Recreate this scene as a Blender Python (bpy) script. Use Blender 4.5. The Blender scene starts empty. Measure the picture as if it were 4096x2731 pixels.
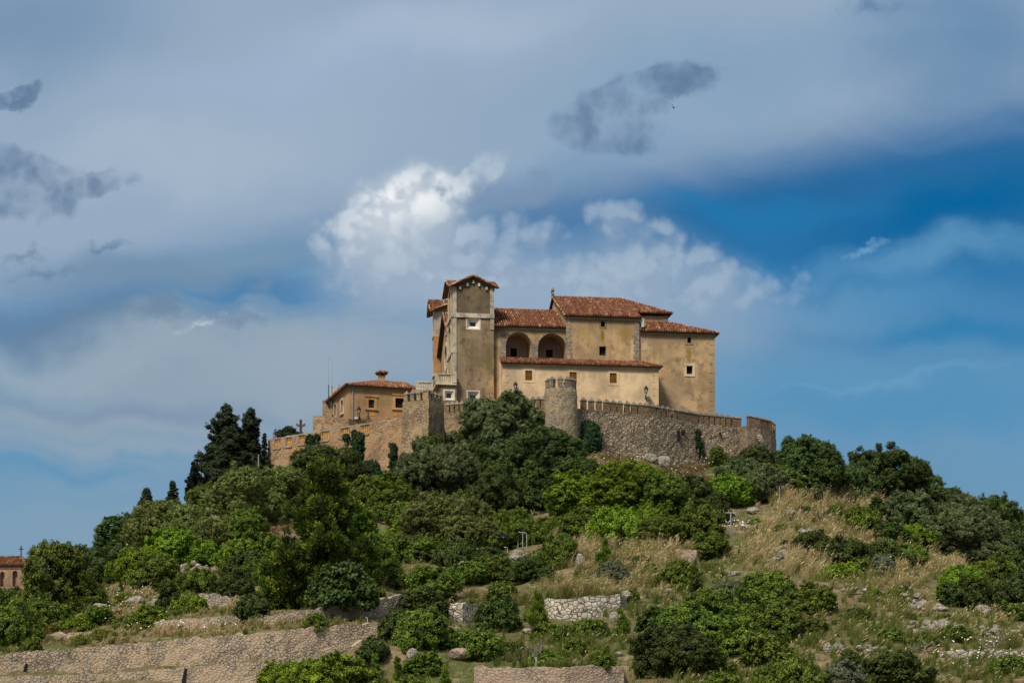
import bpy, bmesh, math, random
import numpy as np
from mathutils import Vector, Matrix
R = math.radians
random.seed(7)
RNG = np.random.default_rng(11)
SC = bpy.context.scene
COL = SC.collection

# ------------------------------------------------------------------ camera
# lens geometry: focal length FP in photo pixels, horizon row HY (below the frame, lens shifted up)
FP, HY, CX, ZC = 8510.0, 3200.0, 2048.0, 1.7
cam = bpy.data.cameras.new('camera')
cam.sensor_width = 36.0
cam.lens = FP / 4096 * 36
cam.shift_y = (HY - 1365.5) / 4096
cam.clip_start = 0.5
cam.clip_end = 9000
camo = bpy.data.objects.new('camera', cam)
camo.location = (0, 0, ZC)
camo.rotation_euler = (R(90), 0, 0)
COL.objects.link(camo)
SC.camera = camo
SC.view_settings.view_transform = 'Standard'
SC.view_settings.look = 'None'
SC.view_settings.gamma = 1
SC.view_settings.exposure = 0.0
SC.cycles.max_bounces = 6
SC.cycles.diffuse_bounces = 3
SC.cycles.transparent_max_bounces = 6

# ------------------------------------------------------------------ sun
SUN_EL, SUN_AZ = 50.0, -150.0       # azimuth measured from +Y towards +X
sd = bpy.data.lights.new('sun', 'SUN')
sd.energy = 4.2
sd.angle = R(12)
sd.color = (1.0, 0.94, 0.84)
so = bpy.data.objects.new('sun', sd)
COL.objects.link(so)
dsun = Vector((math.sin(R(SUN_AZ)) * math.cos(R(SUN_EL)), math.cos(R(SUN_AZ)) * math.cos(R(SUN_EL)), math.sin(R(SUN_EL))))
so.rotation_euler = (-dsun).to_track_quat('-Z', 'Y').to_euler()
so.location = dsun * 400


def lin(c):
    r = []
    for v in c:
        v /= 255.0
        r.append(v / 12.92 if v <= 0.04045 else ((v + 0.055) / 1.055) ** 2.4)
    return r


class NT:
    """small node-tree helper"""
    def __init__(s, tree):
        s.t = tree
        s.t.nodes.clear()

    def n(s, typ, **kw):
        nd = s.t.nodes.new(typ)
        for k, v in kw.items():
            if k.startswith('i_'):
                nd.inputs[k[2:].replace('_', ' ')].default_value = v
            else:
                setattr(nd, k, v)
        return nd

    def l(s, a, b):
        s.t.links.new(a, b)

    def inp(s, sock, v):
        if hasattr(v, 'is_linked'):
            s.l(v, sock)
        else:
            sock.default_value = v

    def math(s, op, a, b=0.0, clamp=False):
        nd = s.n('ShaderNodeMath', operation=op, use_clamp=clamp)
        s.inp(nd.inputs[0], a)
        s.inp(nd.inputs[1], b)
        return nd.outputs[0]

    def vmath(s, op, a, b=(0, 0, 0), scale=None):
        nd = s.n('ShaderNodeVectorMath', operation=op)
        s.inp(nd.inputs[0], a)
        s.inp(nd.inputs[1], b)
        if scale is not None:
            s.inp(nd.inputs['Scale'], scale)
        return nd.outputs['Value'] if op in ('LENGTH', 'DOT_PRODUCT') else nd.outputs[0]

    def mix(s, fac, a, b, blend='MIX'):
        nd = s.n('ShaderNodeMix', data_type='RGBA', blend_type=blend)
        s.inp(nd.inputs[0], fac)
        for sock, v in ((nd.inputs[6], a), (nd.inputs[7], b)):
            s.inp(sock, v if hasattr(v, 'is_linked') else (list(v) + [1.0])[:4])
        return nd.outputs[2]

    def sstep(s, v, a, b, to0=0.0, to1=1.0, kind='SMOOTHSTEP'):
        nd = s.n('ShaderNodeMapRange', interpolation_type=kind)
        s.inp(nd.inputs[0], v)
        nd.inputs[1].default_value = a
        nd.inputs[2].default_value = b
        nd.inputs[3].default_value = to0
        nd.inputs[4].default_value = to1
        return nd.outputs[0]

    def noise(s, vec, scale, detail=4, rough=0.55, out='Fac', dist=0.0):
        nd = s.n('ShaderNodeTexNoise', noise_dimensions=getattr(s, 'dims', '3D'))
        if vec is not None:
            s.l(vec, nd.inputs['Vector'])
        nd.inputs['Scale'].default_value = scale
        nd.inputs['Detail'].default_value = detail
        nd.inputs['Roughness'].default_value = rough
        nd.inputs['Distortion'].default_value = dist
        return nd.outputs[0 if out == 'Fac' else 1]

    def ramp(s, fac, stops):
        nd = s.n('ShaderNodeValToRGB')
        s.l(fac, nd.inputs[0])
        e = nd.color_ramp.elements
        while len(e) < len(stops):
            e.new(0.5)
        for k, (p, c) in enumerate(stops):
            e[k].position = p
            e[k].color = (list(c) + [1.0])[:4]
        return nd.outputs[0]

    def blob(s, vec, c, r, rot=0.0, soft=0.5, extra=None):
        """1 inside an ellipse round c, falling off over the outer 'soft' share of its radius"""
        mp = s.n('ShaderNodeMapping', vector_type='TEXTURE')
        s.l(vec, mp.inputs[0])
        mp.inputs[1].default_value = (list(c) + [0.0])[:3]
        mp.inputs[2].default_value = (0, 0, R(rot)) if not isinstance(rot, tuple) else rot
        mp.inputs[3].default_value = (list(r) + [1.0])[:3]
        d = s.vmath('LENGTH', mp.outputs[0])
        if extra is not None:
            d = s.math('ADD', d, extra)
        return s.sstep(d, 1.0, 1.0 - soft)


# ------------------------------------------------------------------ sky: clear Nishita blue under procedural cloud layers, all by direction
world = bpy.data.worlds.new('World')
SC.world = world
world.use_nodes = True
W = NT(world.node_tree)
W.dims = '2D'
world.cycles.sampling_method = 'MANUAL'
world.cycles.sample_map_resolution = 128
WS = 0.10
tc = W.n('ShaderNodeTexCoord')
sep = W.n('ShaderNodeSeparateXYZ')
W.l(tc.outputs['Generated'], sep.inputs[0])
yy = W.math('MAXIMUM', W.math('ABSOLUTE', sep.outputs[1]), 0.12)
U = W.math('ADD', W.math('MULTIPLY', W.math('DIVIDE', sep.outputs[0], yy), FP / 1000), CX / 1000)
V = W.math('SUBTRACT', HY / 1000, W.math('MULTIPLY', W.math('DIVIDE', sep.outputs[2], yy), FP / 1000))
cmb = W.n('ShaderNodeCombineXYZ')
W.l(U, cmb.inputs[0])
W.l(V, cmb.inputs[1])
P0 = cmb.outputs[0]
nA = W.noise(P0, 1.5, 4, 0.5, 'Color')
nB = W.noise(P0, 5.5, 6, 0.6, 'Color')
nC = W.noise(P0, 7.0, 6, 0.62)
sm = W.vmath('SCALE', W.vmath('SUBTRACT', nA, (0.5, 0.5, 0.5)), scale=0.45)
PS = W.vmath('ADD', P0, W.vmath('MULTIPLY', sm, (1, 1, 0)))
sb = W.vmath('SCALE', W.vmath('SUBTRACT', nB, (0.5, 0.5, 0.5)), scale=0.17)
PD = W.vmath('ADD', P0, W.vmath('MULTIPLY', sb, (1, 1, 0)))
sc2 = W.vmath('SCALE', W.vmath('SUBTRACT', nB, (0.5, 0.5, 0.5)), scale=0.09)
PC = W.vmath('ADD', P0, W.vmath('MULTIPLY', sc2, (1, 1, 0)))
erode = W.math('MULTIPLY', W.math('SUBTRACT', nC, 0.5), 1.5)
st = W.vmath('MULTIPLY', PS, (1.0, 4.0, 1.0))
nS = W.math('MULTIPLY', W.math('SUBTRACT', W.noise(st, 1.6, 4, 0.55), 0.5), 0.9)
sky = W.n('ShaderNodeTexSky', sky_type='NISHITA')
sky.sun_disc = False
sky.sun_elevation = R(SUN_EL)
sky.sun_rotation = R(SUN_AZ)
sky.air_density = 1.0
sky.dust_density = 0.4
blue = W.ramp(W.sstep(V, -1.0, 2.6, kind='LINEAR'), [
    (0.0, lin((40, 105, 160))), (0.50, lin((2, 98, 154))), (0.58, lin((18, 112, 168))),
    (0.70, lin((88, 145, 184))), (0.80, lin((98, 147, 182))), (0.93, lin((110, 152, 182)))])
nish = W.vmath('SCALE', sky.outputs[0], scale=WS)
cur = W.mix(0.10, blue, nish)


def layer(mask, col, alpha=1.0):
    global cur
    if alpha != 1.0:
        mask = W.math('MULTIPLY', mask, alpha)
    cur = W.mix(mask, cur, lin(col))


def cl(c, r, rot, col, soft=0.9, alpha=1.0, kind='S'):
    vec = {'S': PS, 'D': PD, 'C': PC, 'V': PS}[kind]
    ex = {'S': None, 'D': erode, 'C': None, 'V': nS}[kind]
    layer(W.blob(vec, c, r, rot, soft, ex), col, alpha)


# upper veil: everything above a long diagonal edge
dg = W.math('ADD', W.math('ADD', W.math('MULTIPLY', U, 0.20), V), W.math('MULTIPLY', nS, 0.12))
layer(W.sstep(dg, 1.42, 1.02), (150, 171, 194))
# its broad tones
cl((0.1, 0.05), (0.9, 0.5), 0, (110, 141, 172), 1.0, 0.75)
cl((1.2, 0.3), (1.3, 0.22), -8, (160, 181, 207), 1.0, 0.6)
cl((0.7, 0.62), (1.2, 0.22), -10, (166, 184, 202), 1.0, 0.8)
cl((1.8, 0.10), (1.0, 0.20), -10, (168, 186, 208), 1.0, 0.7)
cl((2.9, 0.32), (1.5, 0.36), -8, (128, 160, 188), 1.0, 0.75)
cl((3.9, 0.15), (0.7, 0.55), 0, (88, 130, 170), 1.0, 0.75)
cl((3.35, 0.22), (0.7, 0.10), -12, (136, 163, 190), 1.0, 0.5)
cl((2.35, 0.66), (0.9, 0.16), -6, (122, 156, 188), 1.0, 0.7)
cl((1.3, 0.86), (0.8, 0.12), -6, (128, 156, 184), 1.0, 0.55)
# blue windows
cl((1.05, 1.02), (0.85, 0.16), -8, (116, 149, 177), 1.0, 0.9)
cl((0.55, 1.12), (1.0, 0.16), 0, (114, 144, 170), 1.0, 0.9)
cl((3.8, 0.85), (0.95, 0.18), -6, (4, 100, 156), 1.0, 0.92)
cl((3.0, 0.82), (0.8, 0.10), -4, (34, 120, 174), 1.0, 0.7)
cl((1.30, 1.09), (0.12, 0.05), 0, (92, 148, 184), 1.0, 0.6)
# pale veil below the blue window on the right
cl((3.8, 1.04), (0.9, 0.13), 1, (92, 148, 188), 0.9, 0.85, 'V')
cl((3.45, 0.99), (0.14, 0.03), -10, (118, 165, 200), 1.0, 0.8, 'D')
cl((3.4, 1.2), (0.9, 0.15), 4, (88, 146, 188), 1.0, 0.7)
cl((3.85, 1.38), (0.9, 0.10), 5, (44, 126, 176), 1.0, 0.8)
cl((3.7, 1.65), (1.0, 0.16), -4, (72, 140, 184), 1.0, 0.6)
cl((3.6, 1.56), (0.7, 0.03), -8, (108, 160, 195), 1.0, 0.5, 'V')
cl((3.4, 1.9), (1.4, 0.25), 0, (104, 148, 180), 1.0, 0.85)
# lower left bank
cl((0.95, 1.56), (2.1, 0.44), -6, (144, 163, 179), 0.8, 0.95, 'V')
cl((2.3, 1.34), (1.5, 0.34), 0, (136, 162, 188), 1.0, 0.85)
cl((0.35, 1.42), (0.9, 0.14), -6, (160, 175, 187), 0.9, 0.7)
cl((1.25, 1.45), (0.6, 0.2), -6, (154, 170, 186), 1.0, 0.7)
cl((0.5, 1.63), (1.0, 0.07), 2, (122, 146, 173), 1.0, 0.7)
cl((0.6, 1.80), (0.9, 0.07), 0, (150, 165, 182), 1.0, 0.6)
cl((0.2, 1.93), (0.8, 0.06), 0, (94, 146, 184), 1.0, 0.7)
cl((0.5, 2.2), (1.6, 0.34), 0, (131, 159, 180), 1.0, 0.85)
# grey scud along the left
cl((0.15, 1.32), (0.794, 0.179), -3, (102, 130, 159), 1.0, 0.8)
cl((0.65, 1.23), (0.230, 0.070), 4, (110, 134, 161), 1.0, 0.8, 'D')
cl((0.10, 1.03), (0.128, 0.038), -8, (100, 126, 156), 1.0, 0.75, 'D')
cl((0.20, 1.08), (0.205, 0.038), -6, (98, 124, 154), 1.0, 0.6, 'D')
cl((0.43, 0.985), (0.115, 0.028), 0, (98, 125, 156), 1.0, 0.7, 'D')
cl((1.03, 1.13), (0.090, 0.051), 0, (108, 138, 168), 1.0, 0.6, 'D')
cl((0.94, 1.275), (0.205, 0.051), 0, (112, 138, 166), 1.0, 0.7, 'D')
cl((0.80, 1.295), (0.128, 0.036), -8, (182, 194, 206), 1.0, 0.9, 'D')
# dark scraps upper left
cl((0.04, 0.40), (0.090, 0.036), 0, (100, 127, 158), 1.0, 0.9, 'D')
cl((0.135, 0.37), (0.045, 0.032), -20, (100, 127, 158), 1.0, 0.8, 'D')
# dark cloud right of centre
cl((3.5, 0.02), (0.154, 0.045), 0, (92, 128, 165), 1.0, 0.7, 'D')
# the cumulus bank: puffy density field, lit from the upper left by comparing it with itself towards the light
CUM = [((1.57, 0.93), (0.34, 0.25), -32), ((1.66, 0.785), (0.22, 0.15), -32), ((1.90, 0.715), (0.17, 0.075), -36), ((1.98, 1.02), (0.45, 0.18), 0),
       ((2.62, 1.12), (0.62, 0.17), 4), ((2.45, 0.90), (0.15, 0.10), 0), ((2.62, 0.96), (0.17, 0.10), 0), ((1.40, 0.93), (0.20, 0.12), -10)]
SCUD = [((0.08, 0.74), (0.32, 0.16), 8), ((0.40, 0.735), (0.18, 0.06), -12), ((2.66, 0.33), (0.25, 0.09), -8), ((2.50, 0.40), (0.26, 0.12), -22),
        ((2.42, 0.52), (0.22, 0.11), 0), ((0.05, 0.395), (0.13, 0.045), -14)]

def puff(vec, shapes=CUM, gain=1.35, cap=0.50):
    b = None
    for c, r, rot in shapes:
        mp = W.n('ShaderNodeMapping', vector_type='TEXTURE')
        W.l(vec, mp.inputs[0])
        mp.inputs[1].default_value = (c[0], c[1], 0)
        mp.inputs[2].default_value = (0, 0, R(rot))
        mp.inputs[3].default_value = (r[0], r[1], 1)
        d = W.math('SUBTRACT', 1.0, W.vmath('LENGTH', mp.outputs[0]))
        b = d if b is None else W.math('MAXIMUM', b, d)
    vo = W.n('ShaderNodeTexVoronoi', feature='F1', voronoi_dimensions='2D')
    W.l(vec, vo.inputs['Vector'])
    vo.inputs['Scale'].default_value = 6.0
    vo.inputs['Detail'].default_value = 2.0
    vo.inputs['Roughness'].default_value = 0.6
    f = W.noise(vec, 3.8, 7, 0.58)
    n = W.math('ADD', W.math('MULTIPLY', W.math('SUBTRACT', f, 0.5), 0.9), W.math('MULTIPLY', W.math('SUBTRACT', 0.62, vo.outputs['Distance']), 0.55))
    return W.math('ADD', W.math('MINIMUM', W.math('MULTIPLY', b, gain), cap), n)


PQ = W.vmath('ADD', P0, W.vmath('MULTIPLY', W.vmath('SCALE', W.vmath('SUBTRACT', W.noise(P0, 3.2, 3, 0.5, 'Color'), (0.5, 0.5, 0.5)), scale=0.07), (1, 1, 0)))
ds = puff(PC, SCUD, 1.8, 0.44)
dt = W.sstep(W.noise(PC, 5.0, 4, 0.55), 0.3, 0.7)
cur = W.mix(W.math('MULTIPLY', W.sstep(ds, -0.20, 0.75), 0.82), cur, W.mix(dt, lin((88, 116, 150)), lin((104, 130, 161))))
cl((1.60, 1.00), (0.42, 0.27), -14, (176, 190, 205), 0.9, 0.9, 'C')
cl((1.60, 0.86), (0.32, 0.22), -30, (200, 209, 218), 0.8, 0.9, 'C')
d0 = puff(PQ)
d1 = puff(W.vmath('ADD', PQ, (-0.03, -0.045, 0.0)))
lit = W.sstep(W.math('SUBTRACT', d0, d1), -0.20, 0.26)
zone_ = W.blob(PS, (1.66, 0.80), (0.62, 0.34), -20, 1.0)
hot = W.blob(PS, (1.72, 0.72), (0.36, 0.17), -6, 0.9)
body = W.mix(lit, lin((148, 168, 190)), lin((172, 189, 206)))
body = W.mix(zone_, body, W.mix(lit, lin((178, 191, 205)), lin((212, 220, 227))))
body = W.mix(hot, body, W.mix(lit, lin((206, 214, 222)), lin((245, 247, 248))))
low = W.sstep(V, 1.42, 1.08)
cl((2.25, 1.17), (1.25, 0.33), 2, (148, 170, 193), 0.9, 0.95)
cl((1.75, 1.08), (0.55, 0.24), -10, (158, 176, 195), 0.9, 0.8)
crisp = W.blob(PS, (1.62, 0.78), (0.42, 0.28), -20, 1.0)
am = W.mix(crisp, W.math('MULTIPLY', W.sstep(d0, -0.10, 0.55), 0.6), W.sstep(d0, 0.02, 0.34))
cur = W.mix(W.math('MULTIPLY', am, low), cur, body)
cl((2.08, 0.77), (0.28, 0.085), -8, (122, 146, 175), 1.0, 0.8, 'D')
cl((1.79, 0.75), (0.05, 0.045), 60, (132, 154, 180), 1.0, 0.75, 'D')
cl((1.60, 0.77), (0.06, 0.03), 10, (156, 172, 190), 1.0, 0.6, 'D')
# overhead: unseen overcast added outside the framed sky, its brightness set for soft fill
layer(W.sstep(V, -0.3, -3.0), (190, 199, 211), 0.95)

bg = W.n('ShaderNodeBackground')
W.l(W.vmath('SCALE', cur, scale=1.0 / WS), bg.inputs[0])
bg.inputs[1].default_value = WS
wo = W.n('ShaderNodeOutputWorld')
W.l(bg.outputs[0], wo.inputs[0])

# ------------------------------------------------------------------ helpers
def zof(py, Y):
    return ZC + (HY - py) / FP * Y


def xof(px, Y):
    return (px - CX) / FP * Y


def tag(o, label=None, cat=None, group=None, kind=None):
    if label:
        o['label'] = label
    if cat:
        o['category'] = cat
    if group:
        o['group'] = group
    if kind:
        o['kind'] = kind
    return o


def empty(name, loc=(0, 0, 0), rz=0.0):
    o = bpy.data.objects.new(name, None)
    o.location = loc
    o.rotation_euler = (0, 0, rz)
    o.empty_display_size = 0.3
    COL.objects.link(o)
    return o


def link(name, me, mats, parent=None):
    o = bpy.data.objects.new(name, me)
    for m in (mats if isinstance(mats, (list, tuple)) else [mats]):
        if m and (m.name not in me.materials):
            me.materials.append(m)
    COL.objects.link(o)
    if parent is not None:
        o.parent = parent
    return o


def np_mesh(name, verts, faces, tint=None, smooth=False):
    """verts (n,3) and faces (m,k) arrays -> mesh; tint = one float per vertex"""
    me = bpy.data.meshes.new(name)
    verts = np.asarray(verts, np.float32)
    faces = np.asarray(faces, np.int32)
    k = faces.shape[1]
    me.vertices.add(len(verts))
    me.vertices.foreach_set('co', verts.ravel())
    me.loops.add(faces.size)
    me.loops.foreach_set('vertex_index', faces.ravel())
    me.polygons.add(len(faces))
    me.polygons.foreach_set('loop_start', np.arange(0, faces.size, k, dtype=np.int32))
    me.polygons.foreach_set('loop_total', np.full(len(faces), k, np.int32))
    if smooth:
        me.polygons.foreach_set('use_smooth', np.ones(len(faces), bool))
    me.update(calc_edges=True)
    if tint is not None:
        a = me.attributes.new('tint', 'FLOAT', 'POINT')
        a.data.foreach_set('value', np.asarray(tint, np.float32))
    return me


class MB:
    """collects boxes, tubes, polygons of one part and links them as one mesh"""
    def __init__(s):
        s.v, s.f, s.t = [], [], []

    def add(s, vs, fs, t=0.5):
        b = len(s.v)
        s.v += [tuple(p) for p in vs]
        s.t += (list(t) if hasattr(t, '__len__') else [t] * len(vs))
        s.f += [tuple(b + i for i in f) for f in fs]

    def box(s, a, b, t=0.5, taper=0.0):
        x0, y0, z0 = a
        x1, y1, z1 = b
        k = taper
        s.add([(x0, y0, z0), (x1, y0, z0), (x1, y1, z0), (x0, y1, z0),
               (x0 + k, y0 + k, z1), (x1 - k, y0 + k, z1), (x1 - k, y1 - k, z1), (x0 + k, y1 - k, z1)],
              [(3, 2, 1, 0), (4, 5, 6, 7), (0, 1, 5, 4), (1, 2, 6, 5), (2, 3, 7, 6), (3, 0, 4, 7)], t)

    def pyramid(s, a, b, z0, z1, t=0.5):
        x0, y0 = a
        x1, y1 = b
        s.add([(x0, y0, z0), (x1, y0, z0), (x1, y1, z0), (x0, y1, z0), ((x0 + x1) / 2, (y0 + y1) / 2, z1)],
              [(3, 2, 1, 0), (0, 1, 4), (1, 2, 4), (2, 3, 4), (3, 0, 4)], t)

    def tube(s, pts, rads, n=7, t=0.5, caps=True):
        pts = [Vector(p) for p in pts]
        if not hasattr(rads, '__len__'):
            rads = [rads] * len(pts)
        b = []
        for i, p in enumerate(pts):
            d = (pts[min(i + 1, len(pts) - 1)] - pts[max(i - 1, 0)])
            d = d.normalized() if d.length > 1e-6 else Vector((0, 0, 1))
            u = d.orthogonal().normalized() if abs(d.z) < 0.98 else Vector((1, 0, 0))
            u = (u - d * u.dot(d)).normalized()
            w = d.cross(u)
            b += [p + (u * math.cos(2 * math.pi * k / n) + w * math.sin(2 * math.pi * k / n)) * rads[i] for k in range(n)]
        fs = []
        for i in range(len(pts) - 1):
            for k in range(n):
                fs.append((i * n + k, i * n + (k + 1) % n, (i + 1) * n + (k + 1) % n, (i + 1) * n + k))
        if caps:
            fs.append(tuple(range(n - 1, -1, -1)))
            fs.append(tuple((len(pts) - 1) * n + k for k in range(n)))
        s.add(b, fs, t)

    def lathe(s, c, prof, n=10, t=0.5):
        s.tube([(c[0], c[1], c[2] + z) for r, z in prof], [max(r, 0.004) for r, z in prof], n, t)

    def build(s, name, mats, parent=None, smooth=False):
        me = bpy.data.meshes.new(name)
        me.from_pydata(s.v, [], s.f)
        a = me.attributes.new('tint', 'FLOAT', 'POINT')
        a.data.foreach_set('value', np.asarray(s.t, np.float32))
        if smooth:
            me.polygons.foreach_set('use_smooth', np.ones(len(me.polygons), bool))
        me.update()
        return link(name, me, mats, parent)


# ------------------------------------------------------------------ materials
def new_mat(name):
    m = bpy.data.materials.new(name)
    m.use_nodes = True
    return m, NT(m.node_tree)


def finish(q, col, rough=0.9, bump=None, strength=0.4, dist=0.03, spec=0.2, metal=0.0):
    bs = q.n('ShaderNodeBsdfPrincipled')
    q.inp(bs.inputs['Base Color'], col if hasattr(col, 'is_linked') else (list(col) + [1.0])[:4])
    q.inp(bs.inputs['Roughness'], rough)
    bs.inputs['Metallic'].default_value = metal
    bs.inputs['Specular IOR Level'].default_value = spec
    if bump is not None:
        b = q.n('ShaderNodeBump')
        b.inputs['Strength'].default_value = strength
        b.inputs['Distance'].default_value = dist
        q.l(bump, b.inputs['Height'])
        q.l(b.outputs[0], bs.inputs['Normal'])
    o = q.n('ShaderNodeOutputMaterial')
    q.l(bs.outputs[0], o.inputs[0])


def objco(q):
    return q.n('ShaderNodeTexCoord').outputs['Object']


def mul(c, k):
    return tuple(x * k for x in c)


def plain(name, col, rough=0.7, var=0.15, scale=3.0, metal=0.0):
    m, q = new_mat(name)
    n = q.noise(objco(q), scale, 5, 0.6)
    c = q.mix(q.sstep(n, 0.3, 0.7), mul(col, 1 - var), mul(col, 1 + var))
    finish(q, c, rough, n, 0.15, 0.01, metal=metal)
    return m


def plaster(name, col, dark, stains=(), grey=0.5):
    """old lime render: mottled, rain streaked; stains = (u, v, z, ru, rv, rz, colour, strength)"""
    m, q = new_mat(name)
    co = objco(q)
    big = q.noise(co, 0.30, 6, 0.65)
    med = q.noise(co, 1.3, 7, 0.65)
    fine = q.noise(co, 9.0, 5, 0.7)
    st = q.vmath('MULTIPLY', co, (2.2, 2.2, 0.22))
    streak = q.noise(st, 1.0, 6, 0.6)
    c = q.mix(q.sstep(big, 0.36, 0.62), mul(col, 1.10), mul(col, 0.70))
    c = q.mix(q.math('MULTIPLY', q.math('MULTIPLY', q.sstep(streak, 0.45, 0.70), q.sstep(big, 0.35, 0.6)), grey), c, dark)
    c = q.mix(q.math('MULTIPLY', q.sstep(med, 0.50, 0.66), grey), c, mul(dark, 0.80))
    c = q.mix(q.math('MULTIPLY', q.sstep(med, 0.48, 0.30), 0.35), c, mul(col, 1.22))
    c = q.mix(q.math('MULTIPLY', q.sstep(fine, 0.60, 0.75), 0.22), c, mul(dark, 0.6))
    ex = q.math('MULTIPLY', q.math('SUBTRACT', med, 0.5), 2.2)
    ex = q.math('ADD', ex, q.math('MULTIPLY', q.math('SUBTRACT', fine, 0.5), 0.7))
    for (u, v, z, ru, rv, rz, sc, k) in stains:
        c = q.mix(q.math('MULTIPLY', q.blob(co, (u, v, z), (ru, rv, rz), 0, 0.7, ex), k), c, sc)
    finish(q, c, 0.95, q.math('ADD', med, q.math('MULTIPLY', fine, 0.4)), 0.35, 0.03)
    return m


def stone(name, size, cols, mortar, mw=0.10, patch=None, plast=None, bumpd=0.06, flat=1.3):
    """rubble masonry: irregular stones of mean size 'size' in mortar; plast = (colour, amount) of render left on it"""
    m, q = new_mat(name)
    co = objco(q)
    wv = q.vmath('SCALE', q.vmath('SUBTRACT', q.noise(co, 0.9 / size, 3, 0.5, 'Color'), (0.5, 0.5, 0.5)), scale=size * 0.5)
    co2 = q.vmath('MULTIPLY', q.vmath('ADD', co, wv), (1.0, 1.0, flat))
    v1 = q.n('ShaderNodeTexVoronoi', feature='F1')
    q.l(co2, v1.inputs['Vector'])
    v1.inputs['Scale'].default_value = 1 / size
    v2 = q.n('ShaderNodeTexVoronoi', feature='DISTANCE_TO_EDGE')
    q.l(co2, v2.inputs['Vector'])
    v2.inputs['Scale'].default_value = 1 / size
    sp = q.n('ShaderNodeSeparateColor')
    q.l(v1.outputs['Color'], sp.inputs[0])
    k = len(cols)
    c = q.ramp(sp.outputs[0], [((i + 0.5) / k, x) for i, x in enumerate(cols)])
    fine = q.noise(co, 7.0, 6, 0.65)
    big = q.noise(co, 0.45, 7, 0.68)
    c = q.mix(0.55, c, q.mix(q.sstep(fine, 0.3, 0.7), (0.45, 0.45, 0.45), (1.25, 1.25, 1.25)), 'MULTIPLY')
    c = q.mix(0.8, c, q.mix(q.sstep(big, 0.33, 0.67), (0.62, 0.62, 0.64), (1.32, 1.24, 1.12)), 'MULTIPLY')
    edge = q.sstep(v2.outputs['Distance'], mw * 0.35, mw)
    h = q.math('MULTIPLY', q.sstep(v2.outputs['Distance'], 0.0, mw * 2.4), 1.0)
    if plast:
        pm = q.math('MULTIPLY', q.sstep(q.math('ADD', big, q.math('MULTIPLY', q.math('SUBTRACT', fine, 0.5), 0.5)), 0.62 - plast[1] * 0.3, 0.50 - plast[1] * 0.3, 1.0, 0.0), 0.85)
        edge = q.math('MAXIMUM', edge, pm)
    c = q.mix(edge, mortar, c)
    if plast:
        c = q.mix(pm, c, q.mix(q.sstep(fine, 0.3, 0.7), mul(plast[0], 0.75), mul(plast[0], 1.2)))
    if patch:
        pn = q.noise(co, 0.55, 6, 0.65)
        c = q.mix(q.math('MULTIPLY', q.sstep(pn, 0.52, 0.66), patch[1]), c, patch[0])
    finish(q, c, 0.95, q.math('ADD', h, q.math('MULTIPLY', fine, 0.35)), 0.6, bumpd * 0.7)
    return m


def tinted(name, stops, rough=0.85, noise_scale=6.0, amt=0.35, spec=0.2, bump=0.2):
    """colour from the per-vertex 'tint' through a ramp, weathered by noise"""
    m, q = new_mat(name)
    a = q.n('ShaderNodeAttribute', attribute_name='tint')
    n = q.noise(objco(q), noise_scale, 6, 0.65)
    c = q.ramp(a.outputs['Fac'], stops)
    c = q.mix(amt, c, q.mix(q.sstep(n, 0.3, 0.7), (0.35, 0.33, 0.32), (1.35, 1.3, 1.2)), 'MULTIPLY')
    finish(q, c, rough, n, bump, 0.02, spec)
    return m


M = {}
M['tile'] = tinted('roof_tile', [(0.0, (0.065, 0.030, 0.019)), (0.3, (0.155, 0.058, 0.031)), (0.55, (0.25, 0.098, 0.048)),
                                 (0.75, (0.34, 0.17, 0.090)), (1.0, (0.56, 0.40, 0.24))], 0.9, 1.6, 0.75, bump=0.1)
M['tile_old'] = tinted('weathered_roof_tile', [(0.0, (0.075, 0.035, 0.024)), (0.3, (0.20, 0.075, 0.038)), (0.55, (0.29, 0.12, 0.06)),
                                 (0.75, (0.36, 0.19, 0.105)), (1.0, (0.50, 0.36, 0.23))], 0.9, 1.6, 0.7, bump=0.1)
M['tile_bed'] = plain('tile_bed', (0.075, 0.032, 0.020), 0.95)  # kept dark to paint the deep shade between tile columns
M['soffit'] = plain('soffit', (0.17, 0.085, 0.045), 0.9)
M['black'] = plain('dark_interior', (0.012, 0.010, 0.010), 0.9)
M['glass'] = plain('window_glass', (0.02, 0.035, 0.035), 0.12)
M['shutter'] = plain('shutter_wood', (0.21, 0.082, 0.016), 0.6, 0.2, 12)
M['iron'] = plain('black_iron', (0.015, 0.015, 0.017), 0.5)
M['steel'] = plain('galvanised_steel', (0.33, 0.35, 0.36), 0.45, 0.1, 5, 0.3)
M['pale_metal'] = plain('pale_painted_metal', (0.42, 0.43, 0.41), 0.5)
M['trim'] = plaster('pale_stone_trim', (0.56, 0.45, 0.30), (0.30, 0.25, 0.19), grey=0.55)
M['pilaster'] = plaster('weathered_pilaster_stone', (0.52, 0.435, 0.32), (0.25, 0.205, 0.15), grey=0.8)
M['white_frame'] = plaster('white_lime_frame', (0.66, 0.58, 0.46), (0.45, 0.38, 0.29), grey=0.3)
M['ashlar'] = stone('ashlar_quoin', 0.42, [(0.30, 0.24, 0.17), (0.38, 0.30, 0.21), (0.24, 0.20, 0.15)], (0.17, 0.13, 0.10), 0.05, flat=1.6, bumpd=0.03)
M['orange_stone'] = plaster('ochre_sandstone', (0.50, 0.27, 0.10), (0.27, 0.14, 0.06), grey=0.5)
M['cap'] = plaster('merlon_cap_stone', (0.20, 0.165, 0.125), (0.10, 0.085, 0.068), grey=0.8)
M['cornice'] = plain('eave_cornice', (0.34, 0.24, 0.145), 0.9)
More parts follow.
